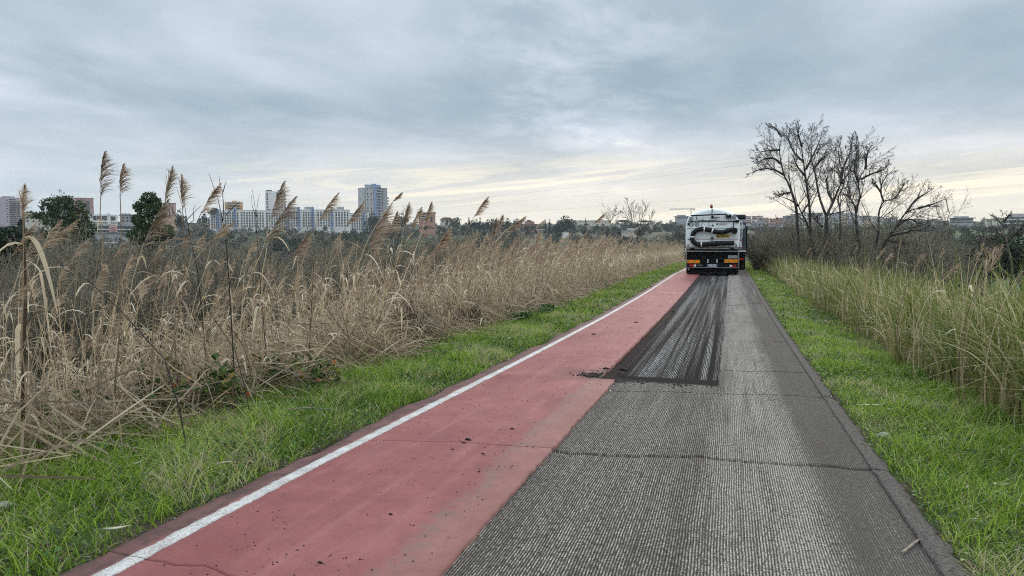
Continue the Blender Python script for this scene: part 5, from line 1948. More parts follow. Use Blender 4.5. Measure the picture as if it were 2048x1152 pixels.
for i in range(330):
    px = r_.uniform(-40, 2100) if i < 230 else r_.uniform(1080, 2060)
    dep = r_.uniform(250, 600) if i < 230 else r_.uniform(420, 860)
    b3 = P(px, 470, dep)
    yb = 576 - F * ((gz(b3[0], b3[1]) - CAM_H) / dep + math.sin(PITCH)) / math.cos(PITCH)
    hh = r_.uniform(5, 9)
    cap = np.interp(px, [0, 400, 760, 850, 1100, 1350, 1500, 1700, 1900, 2100], [462, 460, 460, 450, 448, 444, 478, 450, 450, 455])
    if yb - hh * F / dep < cap:
        hh = (yb - cap) * dep / F
        if hh < 3:
            continue
    far_tree('round' if r_.random() < .9 else 'umbrella', px, 0, dep, 0, ('big' if hh > 7 else 'small') + ' dark green hillside tree ' + where(b3[0], b3[1]), 'trees scattered over the far hillside', i, hh)
    n_ += 1
# woods one cannot count behind and between them
r_ = np.random.default_rng(33)
n = 2600
R2 = r_.uniform(170, 960, n)
PX = r_.uniform(-200, 2250, n)
pos = []
for a, b_ in zip(PX, R2):
    q = P(a, 470, b_)
    pos.append((q[0], q[1], gz(q[0], q[1]) - .3))
pos = np.array(pos)
gs = []
for k in range(5):
    rr_ = np.random.default_rng(k + 900)
    bl = [(rr_.normal(0, 1.3), rr_.normal(0, 1.3), rr_.uniform(1.0, 3.2), 1.9, 1.9, 1.7) for _ in range(4)]
    gs.append(leaf_cloud(bl, 150, .9, rr_))
M_WOOD = leafy("far_wood", [(0.0, C3(.014, .022, .014)), (.45, C3(.034, .042, .022)), (.6, C3(.07, .064, .05)), (1.0, C3(.13, .115, .095))], .1, .8)
V, Q_, R_ = scatter(gs, pos, r_.random(n) * 6, r_.uniform(.6, 1.2, n), np.where(r_.random(n) < .5, .25, -.25))
o_ = link('far_woodland', mesh_np('far_woodland', V, Q_, mat=M_WOOD, rnd=R_), kind='stuff')
tag(o_, 'mixed green and leafless woodland covering the far slopes')

# ------------------------------------------------------------------ town on the hills
def wallmat(name, c_, vary=.12):
    return principled(name, c_, .85, vary=vary, vscale=.6)


M_GLASSW = principled("window_glass", C3(.035, .040, .048), .25, spec=.6)
M_GLASSL = principled("pale_window_glass", C3(.62, .66, .68), .4, spec=.5)  # pale glass colour for a few scattered panes
M_WHITE = wallmat("white_render", C3(.74, .71, .66))
M_BLUE = wallmat("blue_render", C3(.23, .30, .44))
M_GREYW = wallmat("grey_concrete", C3(.34, .34, .34))
M_PINKG = wallmat("pinkish_concrete", C3(.44, .37, .39))
M_SALM = wallmat("salmon_render", C3(.52, .32, .26))
M_REDP = wallmat("brick_pink", C3(.36, .20, .19))
M_ORNG = wallmat("orange_render", C3(.58, .36, .17))
M_TERR = wallmat("terracotta_render", C3(.42, .22, .17))
M_ROOF = principled("roof_tiles", C3(.24, .12, .08), .9, vary=.3, vscale=2)
M_ROOFG = principled("flat_roof", C3(.16, .16, .165), .9, vary=.2, vscale=1)
M_CREAM = wallmat("cream_render", C3(.56, .50, .40))
M_METAL = principled("galvanised_steel", C3(.20, .21, .22), .5, .6)


class Bld:
    """a building whose front faces the camera side of the valley; local x right, y back, z up"""

    def __init__(s, name, label, px0, px1, ytop, dep, mat, group=None, yaw=0.0, deep=12.0, base_y=None, cat='building'):
        pc = (px0 + px1) / 2
        b3 = P(pc, 470, dep)
        s.zb = gz(b3[0], b3[1]) - 1.0
        if base_y is not None:
            s.zb = min(s.zb, P(pc, base_y, dep)[2])
        s.dep, s.pc = dep, pc
        s.k = dep / F
        s.w = (px1 - px0) * s.k
        s.h = P(pc, ytop, dep)[2] - s.zb
        s.deep = deep
        s.root = empty(name, (b3[0], b3[1], s.zb), YAW - math.atan((pc - 1024) / F) + yaw, label, cat, group)
        s.mat = mat
        s.body = MB().box(-s.w / 2, s.w / 2, 0, deep, 0, s.h).build('wall', mat, s.root)

    def X(s, px):
        return (px - s.pc) * s.k

    def Z(s, py):
        return P(s.pc, py, s.dep)[2] - s.zb

    def box(s, name, px0, px1, py0, py1, mat, y0=-.3, y1=.2, kind=None):
        return MB().box(s.X(px0), s.X(px1), y0, y1, s.Z(py1), s.Z(py0)).build(name, mat, s.root, kind=kind)

    def windows(s, xs, zs, ww, hh, name='windows', mat=None, y=-.06, frames=None):
        mb = MB()
        fr = MB()
        for x_ in xs:
            for z_ in zs:
                mb.box(x_ - ww / 2, x_ + ww / 2, y, .05, z_, z_ + hh)
                fr.box(x_ - ww / 2 - .12, x_ + ww / 2 + .12, y - .18, .04, z_ - .16, z_ - .005)
        mb.build(name, mat or M_GLASSW, s.root, kind='stuff')
        if frames:
            fr.build('sills', frames, s.root, kind='stuff')
        return s

    def roof(s, over=.4, th=.5, mat=None):
        MB().box(-s.w / 2 - over, s.w / 2 + over, -over, s.deep + over, s.h + .002, s.h + th).build('roof', mat or M_ROOFG, s.root)
        return s


def floors(b, py_top, py_bot, n):
    return [b.Z(v) for v in np.linspace(py_top, py_bot, n)]


# long white blocks with blue stair towers
GB = 'white apartment blocks with blue stairwells'
blocks = [(421, 447, 424, 'outermost white block, beside the umbrella pine'), (448, 480, 421, 'white block under the orange apartment house'), (481, 530, 421, 'white block with a plain parapet left of the narrow tower'),
          (531, 574, 422, 'white block at the foot of the narrow tower'), (575, 603, 420, 'white block with two blue stairwells side by side'), (604, 632, 420, 'white block with four close window columns, right of the twin stairwells'),
          (633, 668, 420, 'white block behind the comb-like reed plume'), (669, 700, 420, 'white block carrying the wide grey rooftop box'), (701, 738, 427, 'white block joined to the big tower')]
for k, (a, b_, yt, lab) in enumerate(blocks):
    b = Bld('apartment_block', lab, a, b_, yt, 560 + 6 * (k % 3), M_WHITE, GB, yaw=(-.05, .04, 0)[k % 3])
    b.roof(.2, .35, M_WHITE)
    cols = np.linspace(a + 4.5, b_ - 4.5, max(3, int((b_ - a) / 5.2)))
    zs = floors(b, yt + 7, yt + 33, 6)
    b.windows([b.X(c) for c in cols], zs, 1.15, 1.35, frames=M_WHITE)
    st = {1: [470], 4: [578, 598], 5: [626], 6: [664], 7: [], 8: [728], 2: [], 3: [572], 0: [437]}[k]
    for c in st:
        b.box('stair_tower', c - 2.7, c + 2.7, yt - 6, yt + 38, M_BLUE, -1.2, 3)
        mb = MB()
        for z_ in floors(b, yt + 2, yt + 32, 7):
            mb.box(b.X(c) - .45, b.X(c) + .45, -1.27, -1.1, z_, z_ + 1.0)
        mb.build('stair_windows', M_GLASSW, b.root, kind='stuff')
    if k in (4, 5, 7):
        b.box('roof_room', a + 6, a + 20, yt - 6, yt - .5, M_GREYW, 1, 6)
    if k % 2:
        mb = MB()
        for c in np.linspace(a + 5, b_ - 5, 4):
            mb.cyl((b.X(c), 3, b.h), (b.X(c), 3, b.h + 3.4), .06, 5)
            mb.cyl((b.X(c) - .6, 3, b.h + 3.1), (b.X(c) + .6, 3, b.h + 3.1), .05, 4)
        mb.build('aerials', M_METAL, b.root, kind='stuff')

# big blue and grey tower
b = Bld('tower_block', 'tallest tower, grey with a blue central strip and stepped roof', 721, 775, 376, 600, M_GREYW, deep=18)
b.box('wing', 718, 732, 377, 455, wallmat("pale_grey_panel", C3(.40, .40, .39)), -1.0, 10)
b.box('wing', 732.5, 748, 374, 455, wallmat("beige_grey_panel", C3(.42, .41, .38)), -2.2, 8)
b.box('blue_strip', 748.5, 754, 370, 455, M_BLUE, -2.6, 8)
b.box('wing', 754.5, 763, 374, 455, wallmat("bluish_panel", C3(.44, .46, .50)), -2.1, 8)
b.box('roof_room', 731, 762, 370, 375.5, M_BLUE, -1.5, 10)
b.box('roof_room', 744, 753, 367.8, 370.5, M_BLUE, 1, 8)
zs = floors(b, 379, 446, 13)
b.windows([b.X(736.5), b.X(743.5)], zs, 1.0, 1.15, mat=M_GLASSW, y=-2.32)
b.windows([b.X(736.5), b.X(743.5)], [zs[1], zs[3], zs[5], zs[6]], .7, .6, 'pale_windows', M_GLASSL, -2.42)
b.windows([b.X(757), b.X(760.5)], zs, 1.3, 1.5, y=-2.22)
b.windows([b.X(765.5)], zs[:9], .9, 1.1)
mb = MB()
for z_ in zs[3:10]:
    mb.box(b.w / 2 - .01, b.w / 2 + 1.2, 2, 6, z_ - .6, z_ + .6)
mb.build('balconies', M_GREYW, b.root, kind='stuff')
# narrow tower
b = Bld('tower_block', 'narrow white tower with dark roof edge, half hidden by a reed plume', 533, 572, 383, 720, M_WHITE, deep=14)
b.box('roof_room', 535, 546, 380.5, 383, M_ROOFG, 0, 6)
b.box('roof_room', 557, 563, 380, 383, M_ROOFG, 0, 6)
b.windows([b.X(c) for c in (537, 560, 565, 570)], floors(b, 390, 426, 8), 1.7, 1.6)
b.box('dark_strip', 554, 557.5, 385, 430, M_GLASSW, -.12, .1)
# orange block
b = Bld('apartment_house', 'orange apartment house with shadowed balconies behind the white blocks', 452, 486, 404, 640, M_ORNG, deep=12)
b.box('roof_room', 466, 476, 401.5, 404, M_ORNG, 1, 6)
for v in (408, 414, 419):
    b.box('balcony', 455, 482, v - .2, v + 1.5, M_CREAM if v == 408 else M_ORNG, -1.4, .1)
    b.box('balcony_opening', 457, 481, v - 2.4, v - .35, M_GLASSW, -.1, .1)
# salmon tower
b = Bld('tower_block', 'salmon coloured tower partly behind the round topped tree', 322, 352, 407, 620, M_SALM, deep=12)
b.roof(.2, .5, M_ROOFG)
b.windows([b.X(c) for c in (330, 334, 340, 346)], floors(b, 411, 436, 7), 1.0, 1.2)
# pinkish tower on the left edge
b = Bld('tower_block', 'broad pinkish grey tower at the outermost left of the town', -14, 42, 395, 560, M_PINKG, deep=16)
b.box('roof_room', 8, 30, 392.5, 395, M_GREYW, 1, 8)
b.box('glazed_strip', 20, 31, 402, 450, M_GLASSW, -.2, .2)
b.box('glazed_strip', 32.5, 37, 402, 450, M_GLASSW, -.2, .2)
mb = MB()
for v in np.linspace(405, 447, 11):
    mb.box(b.X(20), b.X(37), -.75, -.2, b.Z(v + .9), b.Z(v))
mb.build('balconies', M_PINKG, b.root, kind='stuff')
b.windows([b.X(16)], floors(b, 402, 444, 9), 1.0, .7)
b.windows([b.X(25)], [b.Z(400)], 4.4, .7, 'top_windows')
# pink brick tower
b = Bld('tower_block', 'dark pink brick tower rising behind the broad dark green tree', 154, 187, 397, 640, M_REDP, deep=14)
b.roof(.2, .5, M_REDP)
b.box('recess', 163.5, 166, 401, 428, principled("blue_glazing", C3(.06, .07, .13), .3), -.1, .1)
b.windows([b.X(c) for c in (175, 178.5)], floors(b, 405, 427, 8), 1.3, 1.3)
b.windows([b.X(170)], floors(b, 403, 424, 7), .7, .8)
b.windows([b.X(184)], [b.Z(425), b.Z(421)], .9, 1.0, 'pale_windows', M_GLASSL)
# antenna building
b = Bld('antenna_building', 'flat roofed grey building crowned with phone mast antennas behind the tree', 110, 148, 395, 600, M_GREYW, deep=12)
for px, yt in ((110, 388), (114, 390), (123, 379), (126, 380), (131, 384), (118, 391)):
    mb = MB().cyl((b.X(px), 2, b.h), (b.X(px), 2, b.Z(yt)), .12, 6)
    mb.box(b.X(px) - .35, b.X(px) + .35, 1.7, 2.0, b.Z(yt) - 1.8, b.Z(yt))
    mb.build('antenna', M_METAL, b.root)
b.windows([b.X(c) for c in (114, 122, 130, 138)], floors(b, 401, 430, 6), 1.4, 1.3)
b = Bld('low_house', 'reddish low roof between the outermost tower and the broad tree', 52, 105, 431, 500, M_CREAM, deep=10)
b.roof(.5, .6, M_ROOF)
b.windows([b.X(c) for c in (60, 70, 80, 92)], [b.Z(438), b.Z(444)], 1.3, 1.2)
# low grey complex with pillars
b = Bld('columned_building', 'low pale building with tall openings and piers beyond the tallest reed', 180, 233, 429, 420, M_WHITE, deep=12, base_y=449)
b.box('opening', 190, 196, 432, 441, M_GLASSW, -.1, .1)
b.box('opening', 197, 204, 432, 441, M_GLASSW, -.1, .1)
b.box('opening', 205, 214, 432, 441, M_GLASSW, -.1, .1)
b.box('opening', 221, 229, 432, 441, M_GLASSW, -.1, .1)
for c in (186, 217.5):
    b.box('pier', c - 2.6, c + 2.6, 427, 449, M_WHITE, -1.2, .1)
b.box('parapet', 179, 234, 443, 444.5, M_WHITE, -.8, .1)
b = Bld('terraced_slab', 'long grey terraced building with a pink portal below the columned one', 196, 285, 450, 380, M_GREYW, deep=12, base_y=470)
b.box('band', 197, 284, 458, 460, M_WHITE, -.6, .1)
b.box('band', 197, 284, 465, 466.5, M_GREYW, -.6, .1)
b.box('glazing', 198, 284, 452, 457.5, M_GLASSW, -.1, .1)
b.box('glazing', 198, 284, 460.5, 464.5, M_GLASSW, -.1, .1)
b.box('portal', 221, 236, 451, 464, M_SALM, -1.0, .1)
b.box('portal_opening', 225, 232, 454.5, 464, M_REDP, -1.08, -.95)
b = Bld('house', 'grey stepped house roof left of the round topped tree', 243, 275, 431, 430, M_GREYW, deep=10, base_y=450)
b.box('roof_room', 246, 262, 427, 431, M_GREYW, 1, 6)
b.roof(.4, .5)
b.windows([b.X(c) for c in (249, 256, 263, 270)], [b.Z(438), b.Z(444)], 1.1, 1.2)
b = Bld('shed', 'long low white roofed shed far down in the valley behind the tallest reed', 206, 232, 486, 345, M_WHITE, deep=8, base_y=492)
b.roof(.3, .3, M_WHITE)
b.windows([b.X(c) for c in (210, 216, 222, 228)], [b.Z(490.5)], .9, .45)
b = Bld('shed', 'small grey roofed shed just above the long white roofed one', 206, 228, 477, 375, M_GREYW, deep=8, base_y=484)
b.roof(.3, .3, M_GREYW)
b.windows([b.X(c) for c in (211, 220)], [b.Z(482)], .9, .6)
# terracotta building and low roofs
b = Bld('apartment_house', 'terracotta house with dark balconies right of the big tower', 838, 871, 426, 520, M_TERR, deep=12)
b.roof(.4, .5, M_TERR)
for v in (429, 433.5, 438):
    b.box('balcony', 841, 855, v + 1.2, v + 2.4, M_CREAM, -1.1, .1)
    b.box('balcony_opening', 842, 854, v - 1.2, v + 1.1, M_GLASSW, -.1, .1)
b.box('loggia', 861, 865, 434, 444, M_GLASSW, -.1, .1)
b.box('chimney', 867, 869, 422.5, 426, M_TERR, 2, 4)
b = Bld('low_house', 'low brown roofed house between the terracotta house and the conifers', 881, 906, 439, 560, M_CREAM, deep=10)
MB().prism([(-b.w / 2 - .5, b.h), (b.w / 2 + .5, b.h), (b.w / 4, b.h + 1.6), (-b.w / 4, b.h + 1.6)], -.6, 10.6).build('roof', M_ROOF, b.root)
b.windows([b.X(c) for c in (886, 893, 900)], [b.Z(444)], 1.2, 1.2)
# villa
b = Bld('villa', 'pink villa with arched ground floor and small roof turret on the hilltop', 1046, 1076, 449, 560, M_SALM, deep=9, base_y=459)
b.box('upper_floor', 1050, 1069, 443.8, 448.6, M_SALM, 1.0, 8)
b.box('turret', 1054, 1062, 440.5, 443.5, M_SALM, 2.5, 6)
MB().prism([(b.X(1045), b.h), (b.X(1077), b.h), (b.X(1070), b.h + .5), (b.X(1050), b.h + .5)], -.6, 9.6).build('roof', M_ROOF, b.root)
MB().prism([(b.X(1049), b.Z(443.8)), (b.X(1070), b.Z(443.8)), (b.X(1065), b.Z(442.4)), (b.X(1053), b.Z(442.4))], .5, 8.5).build('roof', M_ROOF, b.root)
MB().prism([(b.X(1053), b.Z(440.5)), (b.X(1063), b.Z(440.5)), (b.X(1058), b.Z(439.4))], 2.1, 6.4).build('roof', M_ROOF, b.root)
for c in (1049, 1054, 1059.5, 1065, 1070.5, 1074.5):
    n = 8
    r_a = .42
    zt = b.Z(453.2)
    prf = [(b.X(c) - r_a, b.Z(457.5)), (b.X(c) + r_a, b.Z(457.5))] + [(b.X(c) + r_a * math.cos(t_), zt + r_a * math.sin(t_)) for t_ in np.linspace(0, PI, n)]
    MB().prism(prf, -.08, .1).build('arch', M_GLASSW, b.root)
b.windows([b.X(c) for c in (1053, 1058, 1064)], [b.Z(447.6)], .5, .55, y=.92)
b.box('terrace_wall', 1044, 1092, 458.5, 459.6, M_CREAM, -3, -2.6)
# small white houses
b = Bld('house', 'small white house with brown roof under the flat umbrella pine', 1226, 1244, 448.5, 735, M_WHITE, deep=8, base_y=453.5)
MB().prism([(-b.w / 2 - .4, b.h), (b.w / 2 + .4, b.h), (b.w / 3, b.h + .55), (-b.w / 3, b.h + .55)], -.5, 8.5).build('roof', M_ROOF, b.root)
b.windows([b.X(c) for c in (1230, 1235, 1241)], [b.Z(452.2)], .8, .5)
b = Bld('house', 'whitewashed low house among trees behind the fanning willow', 1243, 1276, 461.5, 440, M_CREAM, deep=7, base_y=470)
b.roof(.4, .3, M_GREYW)
b.windows([b.X(c) for c in (1248, 1254, 1262, 1270)], [b.Z(466.5)], .7, .5)
b = Bld('house', 'pale roofed hut behind the willow, above the whitewashed low house', 1252, 1274, 457.5, 490, M_WHITE, deep=7, base_y=462)
b.roof(.3, .3, M_WHITE)
b.windows([b.X(c) for c in (1257, 1268)], [b.Z(461)], .6, .4)
b = Bld('wall', 'short white boundary wall among the dark trees right of the rounded pine', 1125, 1138, 465, 462, M_WHITE, deep=.4, base_y=467.5, cat='wall')
b = Bld('hilltop_building', 'flat modern building on the ridge just left of the truck roof', 1350, 1378, 433, 900, M_GREYW, deep=14)
b.box('upper_floor', 1353, 1371, 429.5, 432.6, M_GREYW, 1, 10)
b.box('roof_slab', 1347, 1380, 432.6, 433.6, M_ROOFG, -1.5, 12)
b.windows([b.X(c) for c in (1354, 1360, 1366, 1372)], [b.Z(437)], 2.0, 1.0)
b = Bld('long_house', 'long low pale building along the ridge left of the willow', 1150, 1222, 441.5, 860, M_CREAM, deep=10)
b.roof(.4, .4, M_GREYW)
b.windows([b.X(c) for c in np.linspace(1155, 1217, 11)], [b.Z(445)], 1.0, .8)

# dense quarter on the right, seen over the tall grass
r_ = np.random.default_rng(8)
mats = [M_CREAM, M_WHITE, M_SALM, M_GREYW, M_TERR, M_ORNG, M_PINKG]
RL = []
for row, (yt, dep) in enumerate([(434, 760), (441, 730), (448, 700), (455, 660), (463, 620), (472, 560)]):
    for c in np.arange(1486, 1536, 11):
        RL.append((c + r_.uniform(-2, 2), r_.uniform(8, 13), yt + r_.uniform(-2.5, 2.5), dep + r_.uniform(-10, 10), int(r_.integers(len(mats)))))
for k, c in enumerate(np.arange(1545, 1730, 15)):
    RL.append((c, r_.uniform(12, 18), np.interp(c, [1545, 1600, 1660, 1730], [440, 428, 424, 432]) + r_.uniform(-2, 2), 700 + r_.uniform(-20, 20), int(r_.integers(len(mats)))))
    RL.append((c + 6, r_.uniform(11, 17), np.interp(c, [1545, 1600, 1660, 1730], [448, 438, 436, 442]) + r_.uniform(-2, 2), 660 + r_.uniform(-10, 10), int(r_.integers(len(mats)))))
for c in np.arange(1740, 1900, 16):
    RL.append((c, r_.uniform(12, 18), np.interp(c, [1740, 1800, 1900], [432, 438, 442]) + r_.uniform(-2, 2), 720, 3 if r_.random() < .5 else 0))
for k, (c, w_, yt, dep, mi) in enumerate(RL):
    tone = ['cream', 'white', 'salmon', 'grey', 'terracotta', 'orange', 'pinkish'][mi]
    b = Bld('hill_house', 'small %s house in the dense quarter on the hill right of the trucks' % tone, c - w_ / 2, c + w_ / 2, yt, dep, mats[mi], '%s houses of the dense quarter right of the trucks' % tone, yaw=r_.uniform(-.3, .3), deep=9, base_y=yt + 12)
    if k % 3 == 0:
        b.roof(.4, .5, M_ROOF)
    else:
        b.roof(.3, .4, M_ROOFG)
    nf = 3
    b.windows(list(np.linspace(-b.w / 2 + 1.2, b.w / 2 - 1.2, 3)), [b.h - 2.6 - 3.1 * q for q in range(nf)], 1.2, 1.3)
    if k % 2:
        mb = MB()
        for q in range(nf):
            mb.box(-b.w / 2 + .3, b.w / 2 - .3, -1.1, -.02, b.h - 3.3 - 3.1 * q, b.h - 2.75 - 3.1 * q)
        mb.build('balconies', M_WHITE, b.root, kind='stuff')
b = Bld('industrial_hall', 'long pale blue grey hall roof at the foot of the hill right of the trucks', 1492, 1520, 476, 378, M_GREYW, deep=14, base_y=486)
b.roof(.4, .5, principled("zinc_roof", C3(.30, .34, .38), .5, .2))
b.windows([b.X(c) for c in (1497, 1504, 1511)], [b.Z(482)], 1.6, 1.2)
b = Bld('stepped_building', 'wide grey terraced building on the ridge right of the bare trees', 1902, 1942, 436, 640, M_GREYW, deep=14, base_y=452)
b.box('upper_floor', 1908, 1934, 432.5, 435.5, M_GREYW, 2, 10)
b.box('roof_slab', 1899, 1946, 435.5, 436.6, M_ROOFG, -1.5, 12)
b.windows([b.X(c) for c in np.linspace(1906, 1938, 7)], [b.Z(441), b.Z(446)], 2.2, 1.2)
b = Bld('stepped_building', 'pale grey stepped block at the very right edge behind the ivy tree', 2014, 2080, 434, 560, M_GREYW, deep=14, base_y=460)
b.box('upper_floor', 2024, 2072, 427, 433.5, M_PINKG, 2, 10)
b.box('band', 2012, 2082, 438, 439.5, M_WHITE, -1.2, .1)
b.box('band', 2012, 2082, 446, 447.5, M_WHITE, -1.2, .1)
b.windows([b.X(c) for c in np.linspace(2018, 2074, 9)], [b.Z(437.3), b.Z(445), b.Z(453)], 2.4, 1.4)
b = Bld('long_house', 'low pale roofline on the ridge between the two stepped buildings', 1972, 2012, 438.5, 600, M_CREAM, deep=10, base_y=450)
b.roof(.4, .4, M_GREYW)
b.windows([b.X(c) for c in np.linspace(1977, 2008, 6)], [b.Z(443)], 1.2, 1.0)

# white plastic tunnels in the valley, cars
M_PLASTIC = principled("white_plastic", C3(.82, .83, .85), .45)
for k, (a, b_, y, lab) in enumerate([(1834, 1846, 545.5, 'leftmost white hump of the crumpled plastic sheet in the valley'), (1846, 1857, 543.5, 'middle white hump of the plastic sheet in the valley'), (1857, 1869, 542, 'rightmost white hump of the plastic sheet in the valley')]):
    dep = 105
    p0 = P((a + b_) / 2, y, dep)
    zz_ = gz(p0[0], p0[1])
    w_ = (b_ - a) * dep / F
    prf = [(-w_ / 2, -.3), (w_ / 2, -.3)] + [(w_ / 2 * math.cos(t_), .35 * math.sin(t_) * (1 + .3 * math.sin(5 * t_ + k))) for t_ in np.linspace(.1, PI - .1, 10)]
    o_ = MB().prism(prf, -1.2, 1.2).build('plastic_sheet', M_PLASTIC, None, loc=(p0[0], p0[1], max(zz_ + .3, p0[2])))
    o_.rotation_euler = (0, 0, YAW - math.atan((a - 1024) / F))
    tag(o_, lab, 'plastic sheet')

# tower crane
dep = 900
b3 = P(1382, 440, dep)
zb = gz(b3[0], b3[1])
root = empty('tower_crane', (b3[0], b3[1], zb), YAW - math.atan(358 / F), 'thin tower crane with long jib above the ridge left of the truck', 'crane')
zt = P(1382, 418, dep)[2] - zb
k_ = dep / F
M_CRANE = principled("crane_steel", C3(.16, .155, .15), .6, .3)


def lattice(p0, p1, w, step, r, mb, up_=(0, 0, 1)):
    p0, p1 = Vector(p0), Vector(p1)
    ax_ = (p1 - p0).normalized()
    a = ax_.cross(Vector(up_) if abs(ax_.dot(Vector(up_))) < .9 else Vector((0, 1, 0))).normalized()
    b_ = ax_.cross(a)
    L = (p1 - p0).length
    cs = [(1, 1), (1, -1), (-1, -1), (-1, 1)]
    n = max(2, int(L / step))
    for i in range(4):
        o_ = a * (cs[i][0] * w / 2) + b_ * (cs[i][1] * w / 2)
        mb.cyl(p0 + o_, p1 + o_, r, 4)
        o2 = a * (cs[(i + 1) % 4][0] * w / 2) + b_ * (cs[(i + 1) % 4][1] * w / 2)
        for j in range(n):
            q0 = p0 + ax_ * (L * j / n)
            q1 = p0 + ax_ * (L * (j + 1) / n)
            mb.cyl(q0 + (o_ if j % 2 else o2), q1 + (o2 if j % 2 else o_), r * .6, 3)


mb = MB(); lattice((0, 0, 0), (0, 0, zt + 1.0), 1.6, 2.2, .16, mb); mb.build('mast', M_CRANE, root)
mb = MB(); lattice((-42 * k_, 0, zt), (6 * k_, 0, zt), 1.1, 2.2, .14, mb); mb.build('jib', M_CRANE, root)
MB().box(4.5 * k_, 6.8 * k_, -1, 1, zt - 1.6, zt + .6).build('counterweight', M_CRANE, root)

# lattice pylon among the bare trees
dep = 125
b3 = P(1703, 480, dep)
zb = gz(b3[0], b3[1])
root = empty('lattice_pylon', (b3[0], b3[1], zb), YAW - math.atan(680 / F) + .25, 'slim steel lattice pylon with a rounded top among the bare trees', 'pylon')
H_ = P(1703, 264, dep)[2] - zb
mb = MB()
NS = 26


def pw(u_):
    return .95 - .50 * u_ if u_ < .86 else (.52 * math.sqrt(max(0, 1 - ((u_ - .86) / .14) ** 2)) + .02)


for i in range(NS):
    u0, u1 = i / NS, (i + 1) / NS
    a0, a1 = pw(u0), pw(u1)
    cs = [(1, 1), (1, -1), (-1, -1), (-1, 1)]
    for k in range(4):
        c0, c1 = cs[k], cs[(k + 1) % 4]
        A0 = (c0[0] * a0, c0[1] * a0, u0 * H_)
        A1 = (c0[0] * a1, c0[1] * a1, u1 * H_)
        B0 = (c1[0] * a0, c1[1] * a0, u0 * H_)
        B1 = (c1[0] * a1, c1[1] * a1, u1 * H_)
        mb.cyl(A0, A1, .060, 4)
        mb.cyl(A0, B1, .032, 3)
        mb.cyl(B0, A1, .032, 3)
        mb.cyl(A1, B1, .032, 3)
mb.build('frame', M_METAL, root)
for u_ in (.90, .80, .66):
    mb = MB().cyl((-1.5, 0, u_ * H_), (1.5, 0, u_ * H_), .07, 5)
    mb.build('crossarm', M_METAL, root)
    for s_ in (-1.4, 1.4):
        MB().cyl((s_, 0, u_ * H_ - .05), (s_, 0, u_ * H_ - .55), .07, 6, .05).build('insulator', M_DARK, root)
for k, (hh, ex) in enumerate([(.90, 1345), (.80, 1330), (.66, 1310)]):
    p0 = np.array([b3[0], b3[1], zb + hh * H_ - .55])
    p1 = P(-250, 330 - 15 * k, 560)
    n = 40
    pts = []
    for j in range(n):
        u_ = j / (n - 1)
        q = p0 * (1 - u_) + p1 * u_
        q[2] -= 4 * 24 * u_ * (1 - u_)
        pts.append(q - p0)
    o_ = MB().tube(pts, .011, 4).build('power_line', M_METAL, None, loc=tuple(p0))
    tag(o_, ['uppermost', 'middle', 'lowest'][k] + ' of the three thin power cables running from the pylon', 'cable')

# ------------------------------------------------------------------ air
hz = MB().box(-1260, 1260, -340, 1360, -30, 62)
M_HAZE = bpy.data.materials.new("haze")
M_HAZE.use_nodes = True
t = NT(M_HAZE.node_tree)
t.n.clear()
v = t.new('ShaderNodeVolumePrincipled')
v.inputs['Color'].default_value = C3(.86, .91, .97)
v.inputs['Density'].default_value = 0.00015
v.inputs['Anisotropy'].default_value = 0.2
o = t.new('ShaderNodeOutputMaterial')
t.l.new(v.outputs[0], o.inputs['Volume'])
ho = hz.build('haze', M_HAZE, kind='stuff')
tag(ho, 'thin pale evening haze over the valley')

# ------------------------------------------------------------------ vacuum tanker
M_TWHITE = principled("white_truck_paint", C3(.80, .83, .82), .35, vary=.10, vscale=1.8, coat=.3)
M_TGREY = principled("grey_truck_paint", C3(.33, .35, .35), .5, vary=.2, vscale=3)
M_BLACK = principled("black_plastic", C3(.006, .006, .007), .6, spec=.15, vary=.3, vscale=8)
M_HOSE = principled("black_rubber_hose", C3(.006, .007, .007), .5, spec=.25, bump=.3, bscale=30)
M_TYRE = principled("tyre_rubber", C3(.016, .015, .015), .9, vary=.4, vscale=10)
M_STEEL = principled("dirty_steel", C3(.30, .29, .27), .45, .5, vary=.3, vscale=6)
M_RED = principled("red_lamp", C3(.45, .012, .012), .25, coat=.5)
M_WLAMP = principled("clear_lamp", C3(.75, .72, .68), .2, coat=.5)
M_ORANGE = principled("orange_reflective", C3(.98, .22, .012), .5)
M_YELLOW = principled("yellow_reflective", C3(.42, .27, .02), .5)
M_SIGNY = principled("yellow_sign", C3(.62, .42, .03), .5)
M_AMBER = principled("amber_lens", C3(.40, .07, .015), .25, coat=.5)
M_PLATE = principled("number_plate", C3(.62, .64, .64), .5)
M_PBLUE = principled("plate_blue", C3(.02, .05, .30), .5)
M_REDL = principled("red_stripe", C3(.33, .02, .03), .5)
M_LGREEN = principled("green_mark", C3(.03, .14, .09), .5)
M_INK = principled("dark_ink", C3(.03, .03, .04), .6)
M_REDINK = principled("red_ink", C3(.30, .05, .06), .6)
M_TGLASS = principled("cab_glass", C3(.02, .025, .03), .1, spec=.8)


